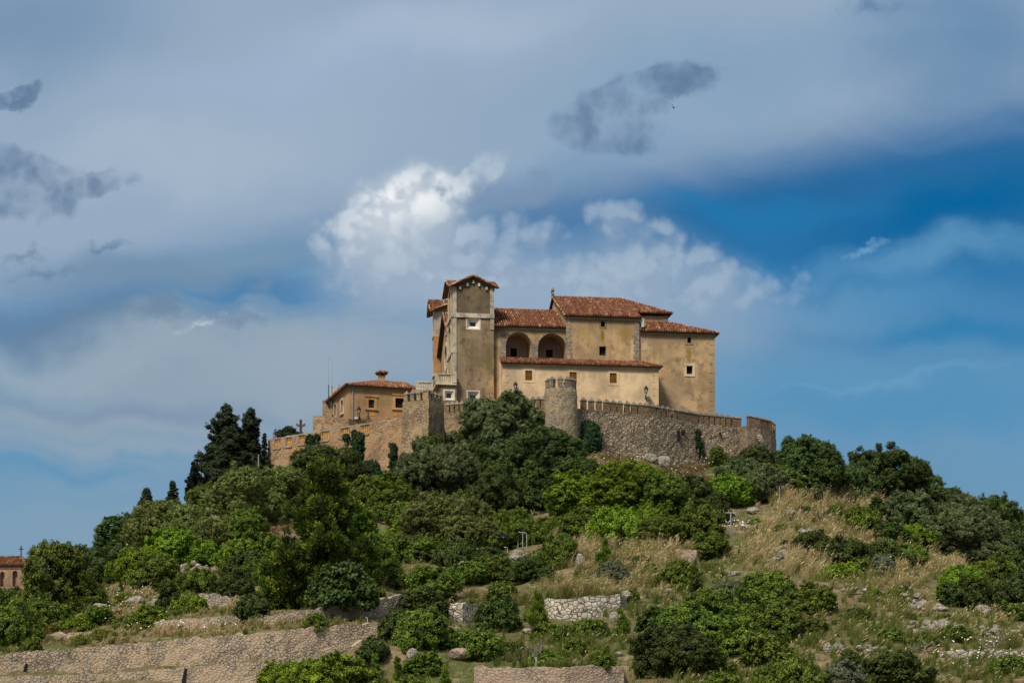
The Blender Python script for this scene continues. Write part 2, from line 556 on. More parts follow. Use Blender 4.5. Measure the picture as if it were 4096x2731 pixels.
M['fort'] = stone('fortress_rubble', 0.34, [(0.27, 0.205, 0.135), (0.36, 0.28, 0.19), (0.31, 0.235, 0.155), (0.41, 0.33, 0.235)], (0.085, 0.062, 0.040), 0.12)
M['fort_fine'] = stone('fortress_fine_rubble', 0.24, [(0.24, 0.18, 0.115), (0.31, 0.235, 0.155), (0.27, 0.20, 0.13), (0.35, 0.275, 0.195)], (0.13, 0.095, 0.06), 0.10)
M['merlon'] = stone('merlon_rubble', 0.22, [(0.20, 0.14, 0.085), (0.26, 0.18, 0.11), (0.22, 0.15, 0.09)], (0.12, 0.082, 0.05), 0.10, patch=((0.25, 0.145, 0.07), 0.6))
M['tower'] = stone('tower_rubble', 0.27, [(0.29, 0.20, 0.115), (0.37, 0.265, 0.16), (0.21, 0.145, 0.085), (0.40, 0.33, 0.245)], (0.145, 0.098, 0.058), 0.13, plast=((0.34, 0.23, 0.125), 0.12), patch=((0.24, 0.16, 0.09), 0.5))
M['round'] = stone('round_tower_rubble', 0.26, [(0.25, 0.195, 0.125), (0.34, 0.26, 0.165), (0.18, 0.145, 0.10), (0.33, 0.285, 0.22)], (0.24, 0.18, 0.11), 0.12, plast=((0.33, 0.25, 0.15), 0.25), patch=((0.22, 0.185, 0.14), 0.55))
M['terrace'] = stone('terrace_rubble', 0.27, [(0.32, 0.205, 0.108), (0.40, 0.265, 0.15), (0.25, 0.16, 0.085), (0.43, 0.32, 0.205)], (0.17, 0.105, 0.055), 0.12, patch=((0.36, 0.18, 0.065), 0.65), plast=((0.35, 0.225, 0.125), 0.15))
M['balus'] = plain('ochre_baluster', (0.50, 0.27, 0.09), 0.85)
M['coping'] = plaster('grey_coping', (0.36, 0.30, 0.23), (0.19, 0.165, 0.13), grey=0.7)
M['gabion'] = stone('pale_cobble_wall', 0.20, [(0.46, 0.365, 0.26), (0.53, 0.415, 0.29), (0.37, 0.305, 0.235), (0.52, 0.455, 0.37), (0.44, 0.32, 0.20)], (0.115, 0.085, 0.058), 0.10, plast=((0.40, 0.295, 0.19), 0.16), flat=1.1)
M['dry'] = stone('dry_stone', 0.24, [(0.42, 0.34, 0.255), (0.50, 0.405, 0.305), (0.34, 0.28, 0.215), (0.52, 0.44, 0.345)], (0.12, 0.09, 0.06), 0.11, plast=((0.36, 0.27, 0.185), 0.18), flat=1.25)
M['limestone'] = stone('limestone_blocks', 0.36, [(0.46, 0.41, 0.335), (0.54, 0.475, 0.38), (0.38, 0.335, 0.275), (0.58, 0.52, 0.43)], (0.09, 0.072, 0.052), 0.10, flat=1.2)
M['rosewall'] = stone('pinkish_rubble', 0.22, [(0.40, 0.31, 0.235), (0.48, 0.38, 0.29), (0.34, 0.265, 0.20), (0.45, 0.38, 0.31)], (0.16, 0.115, 0.08), 0.11, plast=((0.33, 0.23, 0.165), 0.2))
M['rock'] = stone('grey_limestone_rock', 0.3, [(0.30, 0.265, 0.215), (0.38, 0.335, 0.27), (0.25, 0.22, 0.18), (0.42, 0.375, 0.31)], (0.15, 0.13, 0.10), 0.06, patch=((0.17, 0.14, 0.10), 0.6), bumpd=0.12)
M['chapel'] = stone('chapel_masonry', 0.5, [(0.33, 0.22, 0.14), (0.38, 0.26, 0.17), (0.29, 0.19, 0.12)], (0.22, 0.145, 0.09), 0.05, flat=1.7, bumpd=0.03)
M['bark'] = plain('bark', (0.105, 0.085, 0.065), 0.95, 0.35, 5)
M['dead_wood'] = plain('dead_wood', (0.25, 0.21, 0.17), 0.95, 0.3, 5)
M['dark_wood'] = plain('dark_dead_wood', (0.06, 0.042, 0.032), 0.95, 0.3, 5)


def ground_mat():
    m, q = new_mat('hillside_soil')
    co = objco(q)
    a = q.noise(co, 0.09, 6, 0.6)
    b = q.noise(co, 0.8, 7, 0.65)
    f = q.noise(co, 6.0, 5, 0.7)
    c = q.mix(q.sstep(a, 0.40, 0.60), (0.150, 0.105, 0.058), (0.075, 0.085, 0.026))
    c = q.mix(q.sstep(b, 0.50, 0.66), c, (0.23, 0.165, 0.092))
    c = q.mix(q.math('MULTIPLY', q.sstep(b, 0.46, 0.32), 0.8), c, (0.05, 0.058, 0.018))
    c = q.mix(q.math('MULTIPLY', q.sstep(f, 0.5, 0.7), 0.5), c, (0.27, 0.215, 0.145))
    finish(q, c, 1.0, q.math('ADD', b, q.math('MULTIPLY', f, 0.4)), 0.9, 0.12, 0.05)
    return m


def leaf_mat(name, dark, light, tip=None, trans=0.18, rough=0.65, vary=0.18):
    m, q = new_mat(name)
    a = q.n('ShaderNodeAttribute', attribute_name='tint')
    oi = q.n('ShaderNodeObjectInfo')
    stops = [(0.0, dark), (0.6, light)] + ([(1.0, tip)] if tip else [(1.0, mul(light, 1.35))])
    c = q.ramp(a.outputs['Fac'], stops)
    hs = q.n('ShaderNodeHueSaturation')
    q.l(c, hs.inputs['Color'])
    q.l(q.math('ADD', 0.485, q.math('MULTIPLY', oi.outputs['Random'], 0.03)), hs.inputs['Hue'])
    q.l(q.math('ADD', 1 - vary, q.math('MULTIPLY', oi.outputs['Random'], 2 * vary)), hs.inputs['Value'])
    hs.inputs['Saturation'].default_value = 1.0
    d = q.n('ShaderNodeBsdfPrincipled')
    q.l(hs.outputs[0], d.inputs['Base Color'])
    d.inputs['Roughness'].default_value = rough
    d.inputs['Specular IOR Level'].default_value = 0.15
    t = q.n('ShaderNodeBsdfTranslucent')
    q.l(hs.outputs[0], t.inputs[0])
    mx = q.n('ShaderNodeMixShader')
    mx.inputs[0].default_value = trans
    q.l(d.outputs[0], mx.inputs[1])
    q.l(t.outputs[0], mx.inputs[2])
    o = q.n('ShaderNodeOutputMaterial')
    q.l(mx.outputs[0], o.inputs[0])
    return m


M['ground'] = ground_mat()

# ------------------------------------------------------------------ terrain: one sheet from the camera to the horizon
PROFILE = {   # column of the view -> (distance, row) pairs going up the hill
    -1100: [(112, 2830), (125, 2770), (140, 2660), (180, 2610), (300, 2590)],
    0: [(112, 2880), (126.4, 2815), (128.6, 2705), (131, 2685), (140, 2600), (180, 2530), (230, 2490), (300, 2470)],
    400: [(112, 2880), (127.0, 2810), (128.9, 2690), (140, 2560), (160, 2480), (200, 2370), (230, 2320)],
    700: [(112, 2880), (127.2, 2805), (129.2, 2672), (140, 2540), (160, 2440), (190, 2290), (215, 2150), (235, 2070)],
    1000: [(112, 2880), (128.2, 2800), (129.8, 2643), (140, 2520), (160, 2400), (190, 2230), (215, 2060), (232, 1930)],
    1500: [(112, 2830), (128, 2720), (130, 2600), (140, 2520), (160, 2385), (190, 2190), (210, 2020), (220, 1910)],
    2000: [(110, 2820), (118, 2745), (140, 2560), (165, 2380), (190, 2180), (210, 2000), (220, 1870)],
    2400: [(110, 2820), (118, 2745), (140, 2545), (165, 2330), (190, 2130), (210, 1940), (219, 1815)],
    2900: [(110, 2820), (118, 2745), (140, 2535), (165, 2300), (190, 2090), (210, 1950), (226, 1850)],
    3200: [(110, 2820), (118, 2745), (140, 2505), (165, 2270), (190, 2080), (212, 1950), (230, 1880)],
    3600: [(110, 2820), (118, 2745), (140, 2500), (165, 2310), (190, 2160), (210, 2060), (225, 2000)],
    4096: [(110, 2820), (118, 2745), (140, 2530), (165, 2390), (190, 2300), (210, 2240), (225, 2200)],
    5100: [(110, 2830), (118, 2770), (140, 2600), (165, 2500), (190, 2440), (225, 2400)],
}
PKEYS = np.array(sorted(PROFILE), float)
YS = np.arange(40.0, 620.0, 0.5)
ZTAB = []
for k in sorted(PROFILE):
    ys = [40.0, 70.0] + [a for a, b in PROFILE[k]]
    zs = [0.0, 0.6] + [zof(b, a) for a, b in PROFILE[k]]
    ys += [ys[-1] + 55, ys[-1] + 230, 900]
    zs += [zs[-1], 6.0, 0.0]
    ZTAB.append(np.interp(YS, ys, zs))
ZTAB = np.array(ZTAB)
WAVES = [(RNG.uniform(0.15, 1.1), RNG.uniform(0, 6.28), RNG.uniform(0, 6.28)) for _ in range(14)]


def ground_smooth(X, Y):
    X = np.asarray(X, float)
    Y = np.asarray(Y, float)
    px = CX + FP * X / np.maximum(Y, 5)
    px = np.clip(px, PKEYS[0], PKEYS[-1])
    j = np.clip(np.searchsorted(PKEYS, px) - 1, 0, len(PKEYS) - 2)
    t = (px - PKEYS[j]) / (PKEYS[j + 1] - PKEYS[j])
    yi = np.clip((Y - YS[0]) / 0.5, 0, len(YS) - 1.001)
    i = yi.astype(int)
    f = yi - i
    za = ZTAB[j, i] * (1 - f) + ZTAB[j, i + 1] * f
    zb = ZTAB[j + 1, i] * (1 - f) + ZTAB[j + 1, i + 1] * f
    z = za * (1 - t) + zb * t
    w = np.zeros_like(z)
    for fr, a, ph in WAVES:
        w = w + np.sin(fr * (X * math.cos(a) + Y * math.sin(a)) + ph) / (1 + 2.5 * fr)
    return z + w * 0.16 * np.clip((Y - 60) / 60, 0, 1)


def find_y(fn, px, py, y0=70.0, y1=330.0):
    """distance at which the line of sight through (px, py) first meets the ground fn"""
    y = np.arange(y0, y1, 0.25)
    z = fn((px - CX) / FP * y, y)
    r = HY - (z - ZC) / y * FP
    k = np.nonzero(r <= py)[0]
    return float(y[k[0]]) if len(k) else None


FILL = []      # (xs, ys, ztops, reach): earth banked up behind a retaining wall


def ground(X, Y):
    z = ground_smooth(X, Y)
    X = np.asarray(X, float)
    Y = np.asarray(Y, float)
    for pxs, ysw, zt, reach, gap in FILL:
        px = CX + FP * X / np.maximum(Y, 5)
        yw = np.interp(px, pxs, ysw)
        zz = np.interp(px, pxs, zt)
        d = Y - yw
        m = (px >= pxs[0]) & (px <= pxs[-1]) & (d > gap) & (d < reach)
        z = np.where(m, np.maximum(z, zz), z)
    return z


WALLS = {}
WALL_SPECS = {   # (px, top row, bottom row) read off the photo
    'low_cobble': [(-420, 2735, 2835), (0, 2705, 2805), (420, 2690, 2800), (820, 2662, 2790), (1010, 2642, 2770), (1200, 2610, 2740), (1390, 2588, 2700), (1450, 2562, 2660)],
    'high_cobble': [(-420, 2650, 2735), (0, 2617, 2705), (400, 2582, 2690), (800, 2548, 2662), (1130, 2520, 2632), (1390, 2497, 2588), (1510, 2488, 2560)],
    'long_dry': [(560, 2502, 2515), (640, 2482, 2520), (800, 2470, 2512), (949, 2462, 2505), (1024, 2466, 2520), (1237, 2436, 2512), (1380, 2417, 2488), (1500, 2400, 2470), (1605, 2380, 2440)],
    'pale_stub': [(172, 2537, 2560), (260, 2530, 2560), (380, 2524, 2556), (425, 2533, 2545)],
    'upper_stub': [(700, 2420, 2438), (770, 2378, 2436), (860, 2372, 2440), (925, 2395, 2440)],
    'bank_wall': [(690, 2292, 2312), (720, 2272, 2305), (800, 2266, 2300), (900, 2274, 2302)],
    'grey_panel': [(1780, 2414, 2488), (1850, 2410, 2496), (1935, 2416, 2486)],
    'limestone_run': [(2176, 2396, 2470), (2260, 2392, 2482), (2380, 2384, 2478), (2480, 2378, 2455), (2506, 2392, 2430)],
    'block_stub': [(2700, 2194, 2250), (2745, 2196, 2254), (2786, 2198, 2258)],
    'bottom_wall': [(1896, 2668, 2790), (2050, 2665, 2800), (2250, 2664, 2800), (2496, 2662, 2790)],
    'corner_dry': [(3762, 2602, 2646), (3900, 2596, 2652), (4096, 2600, 2655), (4300, 2604, 2660)],
    'far_panel': [(1508, 2300, 2338), (1545, 2292, 2342), (1580, 2292, 2336)],
    'mid_panel': [(1812, 2258, 2285), (1850, 2246, 2296), (1905, 2240, 2290)],
}
for nm in sorted(WALL_SPECS, key=lambda k: k == 'low_cobble'):
    pts = WALL_SPECS[nm]
    px = [p[0] for p in pts]
    yw = [find_y(ground_smooth, p[0], min(p[2], 2828)) or 112.0 for p in pts]
    yw = [float(np.mean(yw)) * 0.35 + y * 0.65 for y in yw]
    if nm == 'low_cobble':
        yw = [float(np.interp(p, WALLS['high_cobble'][0], WALLS['high_cobble'][1])) - 2.4 for p in px]
    zt = [zof(p[1], y) for p, y in zip(pts, yw)]
    zb = [zof(p[2], y) for p, y in zip(pts, yw)]
    WALLS[nm] = (px, yw, zt, zb)
    FILL.append((np.array(px, float), np.array(yw), np.array(zt) - 0.08, 14.0, 0.62))

# the castle walls, as world points (x, y) with top and foot heights
def wp(px, Y, top, bot):
    return (xof(px, Y), Y, zof(top, Y), zof(bot, Y))


TERR = [wp(1072, 232.7, 1756, 1960), (xof(1250, 228.6), 228.6, zof(1727, 228.6), zof(1940, 228.6)), wp(1450, 223.6, 1694, 1960), wp(1625, 219.6, 1666, 2000)]
CURT_M = [wp(1770, 223.0, 1655, 1950), wp(1960, 221.5, 1640, 1950), wp(2190, 219.5, 1630, 1900)]
CURT_R = [wp(2292, 219.0, 1632, 1900), wp(2430, 220.6, 1643, 1900), wp(2596, 222.7, 1658, 1900), wp(2700, 225.2, 1675, 1930), wp(2800, 227.7, 1692, 1940), wp(2966, 230.0, 1707, 1950), wp(3003, 230.2, 1709, 1940)]
for seq, low, reach in ((TERR, 0.6, 45), (CURT_M, 0.6, 45), (CURT_R, 1.2, 45)):
    FILL.append((np.array([CX + FP * p[0] / p[1] for p in seq]), np.array([p[1] for p in seq]), np.array([p[2] for p in seq]) - low, reach, 1.5))

# spur that carries the far chapel on the left
gx = np.unique(np.concatenate([np.linspace(-5000, -150, 14), np.linspace(-150, -75, 26), np.arange(-75, 75, 0.6), np.linspace(75, 150, 26), np.linspace(150, 5000, 14)]))
gy = np.unique(np.concatenate([np.linspace(-60, 60, 9), np.linspace(60, 104, 22), np.arange(104, 246, 0.5), np.linspace(246, 420, 70), np.linspace(420, 900, 25), np.linspace(900, 7000, 12)]))
GX, GY = np.meshgrid(gx, gy)
GZ = ground(GX, GY)
GZ = GZ + RNG.normal(0, 0.05, GZ.shape) * ((GY > 100) & (GY < 240))
nx, ny = len(gx), len(gy)
idx = np.arange(nx * ny).reshape(ny, nx)
fc = np.stack([idx[:-1, :-1], idx[:-1, 1:], idx[1:, 1:], idx[1:, :-1]], -1).reshape(-1, 4)
me = np_mesh('hillside', np.stack([GX, GY, GZ], -1).reshape(-1, 3), fc, smooth=True)
tag(link('hillside', me, M['ground']), kind='structure')


def y_limit(px):
    """nothing of the slope stands nearer to the castle walls than this"""
    for seq in (TERR, CURT_M, CURT_R):
        xs = [CX + FP * q[0] / q[1] for q in seq]
        if xs[0] - 5 <= px <= xs[-1] + 5:
            return float(np.interp(px, xs, [q[1] for q in seq])) - 1.3 - (1.0 if seq is TERR else 0.0)
    return 216.0 if 1595 < px < 1800 or 2150 < px < 2320 else (229.0 if 2960 < px < 3130 else 400.0)


def on_ground(px, py, y0=70.0):
    y = find_y(ground, px, py, y0)
    if y is None:
        y = 232.0
    y = min(y, y_limit(px))
    x = xof(px, y)
    return Vector((x, y, float(ground(np.array([x]), np.array([y]))[0])))


def slab(name, pts, mat, thick=0.5, parent=None, step=0.45, rough=0.05, batter=0.0, top_rough=0.05, extra=0.6):
    """masonry wall along world points (x, y, top, foot): uneven face, top and back in one mesh"""
    P = np.array(pts, float)
    seg = np.hypot(np.diff(P[:, 0]), np.diff(P[:, 1]))
    s = np.concatenate([[0], np.cumsum(seg)])
    n = max(3, int(s[-1] / step) + 1)
    t = np.linspace(0, s[-1], n)
    Q = np.stack([np.interp(t, s, P[:, k]) for k in range(4)], 1)
    d = np.gradient(Q[:, :2], axis=0)
    d /= np.linalg.norm(d, axis=1)[:, None]
    nrm = np.stack([d[:, 1], -d[:, 0]], 1)          # towards the viewer for a left-to-right run
    h = float(np.max(Q[:, 2] - Q[:, 3])) + extra
    m = max(3, int(h / step) + 1)
    V, rows = [], []
    topz = Q[:, 2] + RNG.normal(0, top_rough, n)
    for j in range(m):
        f = j / (m - 1)
        z = topz * (1 - f) + (Q[:, 3] - extra) * f
        off = batter * (topz - z) + RNG.normal(0, rough, n) * (0.4 if j == 0 else 1)
        V.append(np.stack([Q[:, 0] + nrm[:, 0] * off, Q[:, 1] + nrm[:, 1] * off, z], 1))
    back_top = np.stack([Q[:, 0] - nrm[:, 0] * thick, Q[:, 1] - nrm[:, 1] * thick, topz + RNG.normal(0, top_rough * 0.5, n)], 1)
    back_bot = back_top.copy()
    back_bot[:, 2] = Q[:, 3] - extra
    V = np.concatenate([np.array([back_bot, back_top]), np.array(V)]).reshape(-1, 3)
    r = m + 2
    I = np.arange(r * n).reshape(r, n)
    F = np.stack([I[:-1, 1:], I[:-1, :-1], I[1:, :-1], I[1:, 1:]], -1).reshape(-1, 4)
    # loop the rows shut (back foot to front foot) and close both ends
    F2 = np.stack([I[-1, 1:], I[-1, :-1], I[0, :-1], I[0, 1:]], -1)
    me = bpy.data.meshes.new(name)
    ends = [tuple(int(x) for x in I[:, 0]), tuple(int(x) for x in I[::-1, -1])]
    me.from_pydata([tuple(map(float, v)) for v in V], [], [tuple(map(int, f)) for f in np.concatenate([F, F2])] + ends)
    me.update()
    return link(name, me, mat, parent)


WALL_LOOK = {
    'low_cobble': ('gabion', 'lowest pale cobblestone retaining wall at the bottom left'),
    'high_cobble': ('gabion', 'long pale cobblestone retaining wall under the strip of dry grass at the left'),
    'long_dry': ('dry', 'long brown dry stone terrace wall running below the big pine'),
    'pale_stub': ('gabion', 'short low pale stone wall above the long cobblestone wall at the far left'),
    'upper_stub': ('dry', 'short grey stone wall behind the low bright green bush on the left terrace'),
    'bank_wall': ('rosewall', 'low pinkish earth bank wall below the single floodlight pole on the left'),
    'grey_panel': ('limestone', 'square piece of grey stone terrace wall between two dark bushes'),
    'limestone_run': ('limestone', 'terrace wall of large pale limestone blocks under dry grass tussocks'),
    'block_stub': ('rosewall', 'small square pinkish stone stub wall in the tall dry grass'),
    'bottom_wall': ('rosewall', 'brownish squared rubble wall at the bottom centre edge'),
    'corner_dry': ('limestone', 'dry stone wall of pale blocks in the bottom right corner'),
    'far_panel': ('dry', 'small dark piece of stone wall right of the big pine'),
    'mid_panel': ('dry', 'small piece of pale stone wall below the four lamp floodlight'),
}
for nm, (px, yw, zt, zb) in WALLS.items():
    mt, lab = WALL_LOOK[nm]
    pts = [(xof(p, y), y, a, b) for p, y, a, b in zip(px, yw, zt, zb)]
    o = slab('retaining_wall', pts, M[mt], 0.5, step=0.3, rough=0.012, top_rough=0.055)
    tag(o, lab, 'wall', 'terrace walls on the slope')

# ------------------------------------------------------------------ building tools
class Frame:
    """local axes of a building: u along its front (right), v away from the viewer, z up; placed so that column px0 falls on u = 0"""
    def __init__(s, px0, Y0, deg, z0):
        s.Y0, s.z0, s.a = Y0, z0, R(deg)
        s.X0 = xof(px0, Y0)
        s.c, s.s = math.cos(s.a), math.sin(s.a)

    def Y(s, u, v):
        return s.Y0 + u * s.s + v * s.c

    def u(s, px, v=0.0):          # X = X0 + u c - v s ; Y = Y0 + u s + v c ; X = k Y
        k = (px - CX) / FP
        return (k * (s.Y0 + v * s.c) - s.X0 + v * s.s) / (s.c - k * s.s)

    def v(s, px, u=0.0):
        k = (px - CX) / FP
        return (s.X0 + u * s.c - k * (s.Y0 + u * s.s)) / (k * s.c + s.s)

    def z(s, py, u, v=0.0):
        return zof(py, s.Y(u, v)) - s.z0

    def root(s, name):
        return empty(name, (s.X0, s.Y0, s.z0), s.a)

    def rect(s, x0, y0, x1, y1, v=0.0):
        """pixel rectangle on the front plane at depth v -> u0, z0, u1, z1 (z0 bottom)"""
        u0, u1 = s.u(x0, v), s.u(x1, v)
        um = (u0 + u1) / 2
        return u0, s.z(y1, um, v), u1, s.z(y0, um, v)


def rectpts(u0, z0, u1, z1):
    return [(u0, z0), (u1, z0), (u1, z1), (u0, z1)]


def archpts(u0, z0, u1, z1, n=14, rise=None):
    """round-headed opening; z1 = crown"""
    r = (u1 - u0) / 2
    rise = r if rise is None else rise
    zs = z1 - rise
    pts = [(u0, z0), (u1, z0)]
    for k in range(n + 1):
        a = math.pi * k / n
        pts.append(((u0 + u1) / 2 + r * math.cos(a), zs + rise * math.sin(a)))
    return pts


def ellpts(a, z, ra, rz, n=20):
    return [(a + ra * math.cos(2 * math.pi * k / n), z + rz * math.sin(2 * math.pi * k / n)) for k in range(n)]


def wall_mesh(name, mats, parent, axis, w, outer, holes=(), extra=None):
    """plane wall with real openings. axis 'F': a = u on plane v = w, openings run to +v; axis 'L': a = v on plane u = w, openings run to +u.
    holes = (points, depth, closed): closed puts a wall of the same stuff at the back"""
    bm = bmesh.new()

    def P(a, z, d=0.0):
        return (a, w + d, z) if axis == 'F' else (w + d, a, z)
    edges = []

    def loop(pts):
        vs = [bm.verts.new(P(a, z)) for a, z in pts]
        for i in range(len(vs)):
            edges.append(bm.edges.new((vs[i], vs[(i + 1) % len(vs)])))
        return vs
    loop(outer)
    hv = [(loop(h[0]), h) for h in holes]
    bmesh.ops.triangle_fill(bm, use_beauty=True, use_dissolve=False, edges=edges)
    for vs, h in hv:
        bk = [bm.verts.new(P(a, z, h[1])) for a, z in h[0]]
        for i in range(len(vs)):
            j = (i + 1) % len(vs)
            bm.faces.new((vs[i], vs[j], bk[j], bk[i]))
        if len(h) > 2 and h[2]:
            bm.faces.new(bk)
    if extra:
        for poly in extra:
            bm.faces.new([bm.verts.new(p) for p in poly])
    bmesh.ops.recalc_face_normals(bm, faces=bm.faces)
    me = bpy.data.meshes.new(name)
    bm.to_mesh(me)
    bm.free()
    return link(name, me, mats, parent)


def pane(name, mat, parent, axis, w, pts, thick=0.04):
    bm = bmesh.new()
    vs = [bm.verts.new((a, w, z) if axis == 'F' else (w, a, z)) for a, z in pts]
    f = bm.faces.new(vs)
    r = bmesh.ops.extrude_face_region(bm, geom=[f])
    d = (0, thick, 0) if axis == 'F' else (thick, 0, 0)
    bmesh.ops.translate(bm, verts=[g for g in r['geom'] if isinstance(g, bmesh.types.BMVert)], vec=d)
    bmesh.ops.recalc_face_normals(bm, faces=bm.faces)
    me = bpy.data.meshes.new(name)
    bm.to_mesh(me)
    bm.free()
    return link(name, me, mat, parent)


def ring(name, mat, parent, axis, w, outer, inner, proud=0.05, back=0.10):
    """raised surround between two outlines with the same number of points"""
    bm = bmesh.new()

    def P(a, z, d):
        return (a, w + d, z) if axis == 'F' else (w + d, a, z)
    n = len(outer)
    L = [[bm.verts.new(P(a, z, d)) for a, z in pts] for pts, d in ((outer, back), (outer, -proud), (inner, -proud), (inner, back))]
    for q in range(3):
        for i in range(n):
            j = (i + 1) % n
            bm.faces.new((L[q][i], L[q][j], L[q + 1][j], L[q + 1][i]))
    bmesh.ops.recalc_face_normals(bm, faces=bm.faces)
    me = bpy.data.meshes.new(name)
    bm.to_mesh(me)
    bm.free()
    return link(name, me, mat, parent)


def grow(r, k):
    return (r[0] - k, r[1] - k, r[2] + k, r[3] + k)


def tile_plane(mb, bed, A, B, poly, pitch=0.27, row=0.42, over=0.0, sag=0.03):
    """clay barrel tiles on a sloping plane: A -> B runs along the eave, poly (3-D, convex, in that plane) bounds it"""
    A, B = Vector(A), Vector(B)
    e = (B - A).normalized()
    pts = [Vector(p) for p in poly]
    nrm = Vector((0, 0, 0))
    for i in range(1, len(pts) - 1):
        nrm += (pts[i] - pts[0]).cross(pts[i + 1] - pts[0])
    nrm.normalize()
    if nrm.z < 0:
        nrm = -nrm
    up = nrm.cross(e)
    if up.z < 0:
        up = -up
    st = [((p - A).dot(e), (p - A).dot(up)) for p in pts]
    n = len(st)
    s0, s1 = min(p[0] for p in st), max(p[0] for p in st)
    k = max(1, round((s1 - s0) / pitch))
    pw = (s1 - s0) / k
    prof = [(-0.31, -0.03), (-0.26, 0.085), (-0.11, 0.15), (0.11, 0.15), (0.26, 0.085), (0.31, -0.03)]
    for i in range(k):
        s = s0 + (i + 0.5) * pw
        ts = []
        for a in range(n):
            p, q = st[a], st[(a + 1) % n]
            if (p[0] - s) * (q[0] - s) < 0:
                ts.append(p[1] + (q[1] - p[1]) * (s - p[0]) / (q[0] - p[0]))
        if len(ts) < 2:
            continue
        t0, t1 = min(ts), max(ts)
        m = max(1, round((t1 - t0) / row))
        h = (t1 - t0) / m
        js = random.uniform(-0.012, 0.012)
        tone = random.gauss(0, 0.07)
        for j in range(m):
            ta, tb = t0 + j * h - 0.03, t0 + (j + 1) * h
            ln = random.uniform(-0.01, 0.012)
            col = min(1, max(0, random.gauss(0.50 + tone, 0.10) + (0.26 if random.random() < 0.07 else 0)))
            vs = []
            for t, lift, wd in ((ta, 0.045, 1.06), (tb, 0.012, 0.9)):
                for (x, z) in prof:
                    vs.append(A + e * (s + js + x * pw * wd * 1.15) + up * t + nrm * (z * pw / 0.27 * 1.1 + lift + ln + 0.02))
            fs = [(q, q + 1, q + 7, q + 6) for q in range(5)] + [(0, 1, 2, 3, 4, 5)]
            mb.add(vs, fs, col)
    # bed under the tiles, with its thickness
    lo = [p - nrm * 0.10 for p in pts]
    hi = [p + nrm * 0.015 for p in pts]
    N = len(pts)
    bed.add(hi + lo, [tuple(range(N)), tuple(range(2 * N - 1, N - 1, -1))] + [(a, (a + 1) % N, N + (a + 1) % N, N + a) for a in range(N)], 0.5)


def ridge_tiles(mb, a, b, r=0.13, step=0.42):
    a, b = Vector(a), Vector(b)
    d = b - a
    n = max(1, round(d.length / step))
    side = d.cross(Vector((0, 0, 1))).normalized()
    upv = side.cross(d).normalized()
    for i in range(n):
        p, q = a + d * (i / n) - d.normalized() * 0.02, a + d * ((i + 1) / n) + d.normalized() * 0.03
        vs = []
        for c, rr in ((p, r * 1.08), (q, r * 0.92)):
            for k in range(6):
                an = math.pi * k / 5
                vs.append(c + side * math.cos(an) * rr + upv * (math.sin(an) * rr * 0.85 + 0.02))
        mb.add(vs, [(k, k + 1, k + 7, k + 6) for k in range(5)] + [tuple(range(6)), tuple(range(11, 5, -1))], random.random())


def roof(name, parent, planes, ridges=(), mat='tile'):
    """planes = (A, B, polygon): one roof part (tiles) with its bed as sub-part material"""
    mb, bed = MB(), MB()
    for A, B, poly in planes:
        tile_plane(mb, bed, A, B, poly)
    for a, b in ridges:
        ridge_tiles(mb, a, b)
    nt = len(mb.f)
    mb.add(bed.v, bed.f, 0.3)
    o = mb.build(name, [M[mat], M['tile_bed']], parent)
    o.data.polygons.foreach_set('material_index', [0] * nt + [1] * len(bed.f))
    return o


def surround(F_, name, parent, axis, w, r, k, mat, proud=0.05):
    return ring(name, M[mat], parent, axis, w, rectpts(*grow(r, k)), rectpts(*r), proud, 0.06)


def quoins(name, parent, u0, u1, z0, z1, v, mat='ashlar', h=0.42, proud=0.04, side='R', wob=0.16):
    """a column of alternating dressed stones on a front plane"""
    mb = MB()
    n = max(1, round((z1 - z0) / h))
    hh = (z1 - z0) / n
    for i in range(n):
        ext = (wob if i % 2 else 0.0) + random.uniform(-0.03, 0.03)
        a, b = (u0 - ext, u1) if side == 'R' else (u0, u1 + ext)
        mb.box((a, v - proud - random.uniform(0, 0.012), z0 + i * hh + 0.008), (b, v + 0.08, z0 + (i + 1) * hh - 0.008))
    return mb.build(name, M[mat], parent)


# ------------------------------------------------------------------ the church on the hilltop
CH = Frame(1810, 225.0, 8.0, 40.6)
ZB = -1.2                       # foot of its walls, below the castle yard
church = CH.root('church')
tag(church, 'large ochre hilltop church with red tiled roofs, square bell tower and two deep arches', 'church')

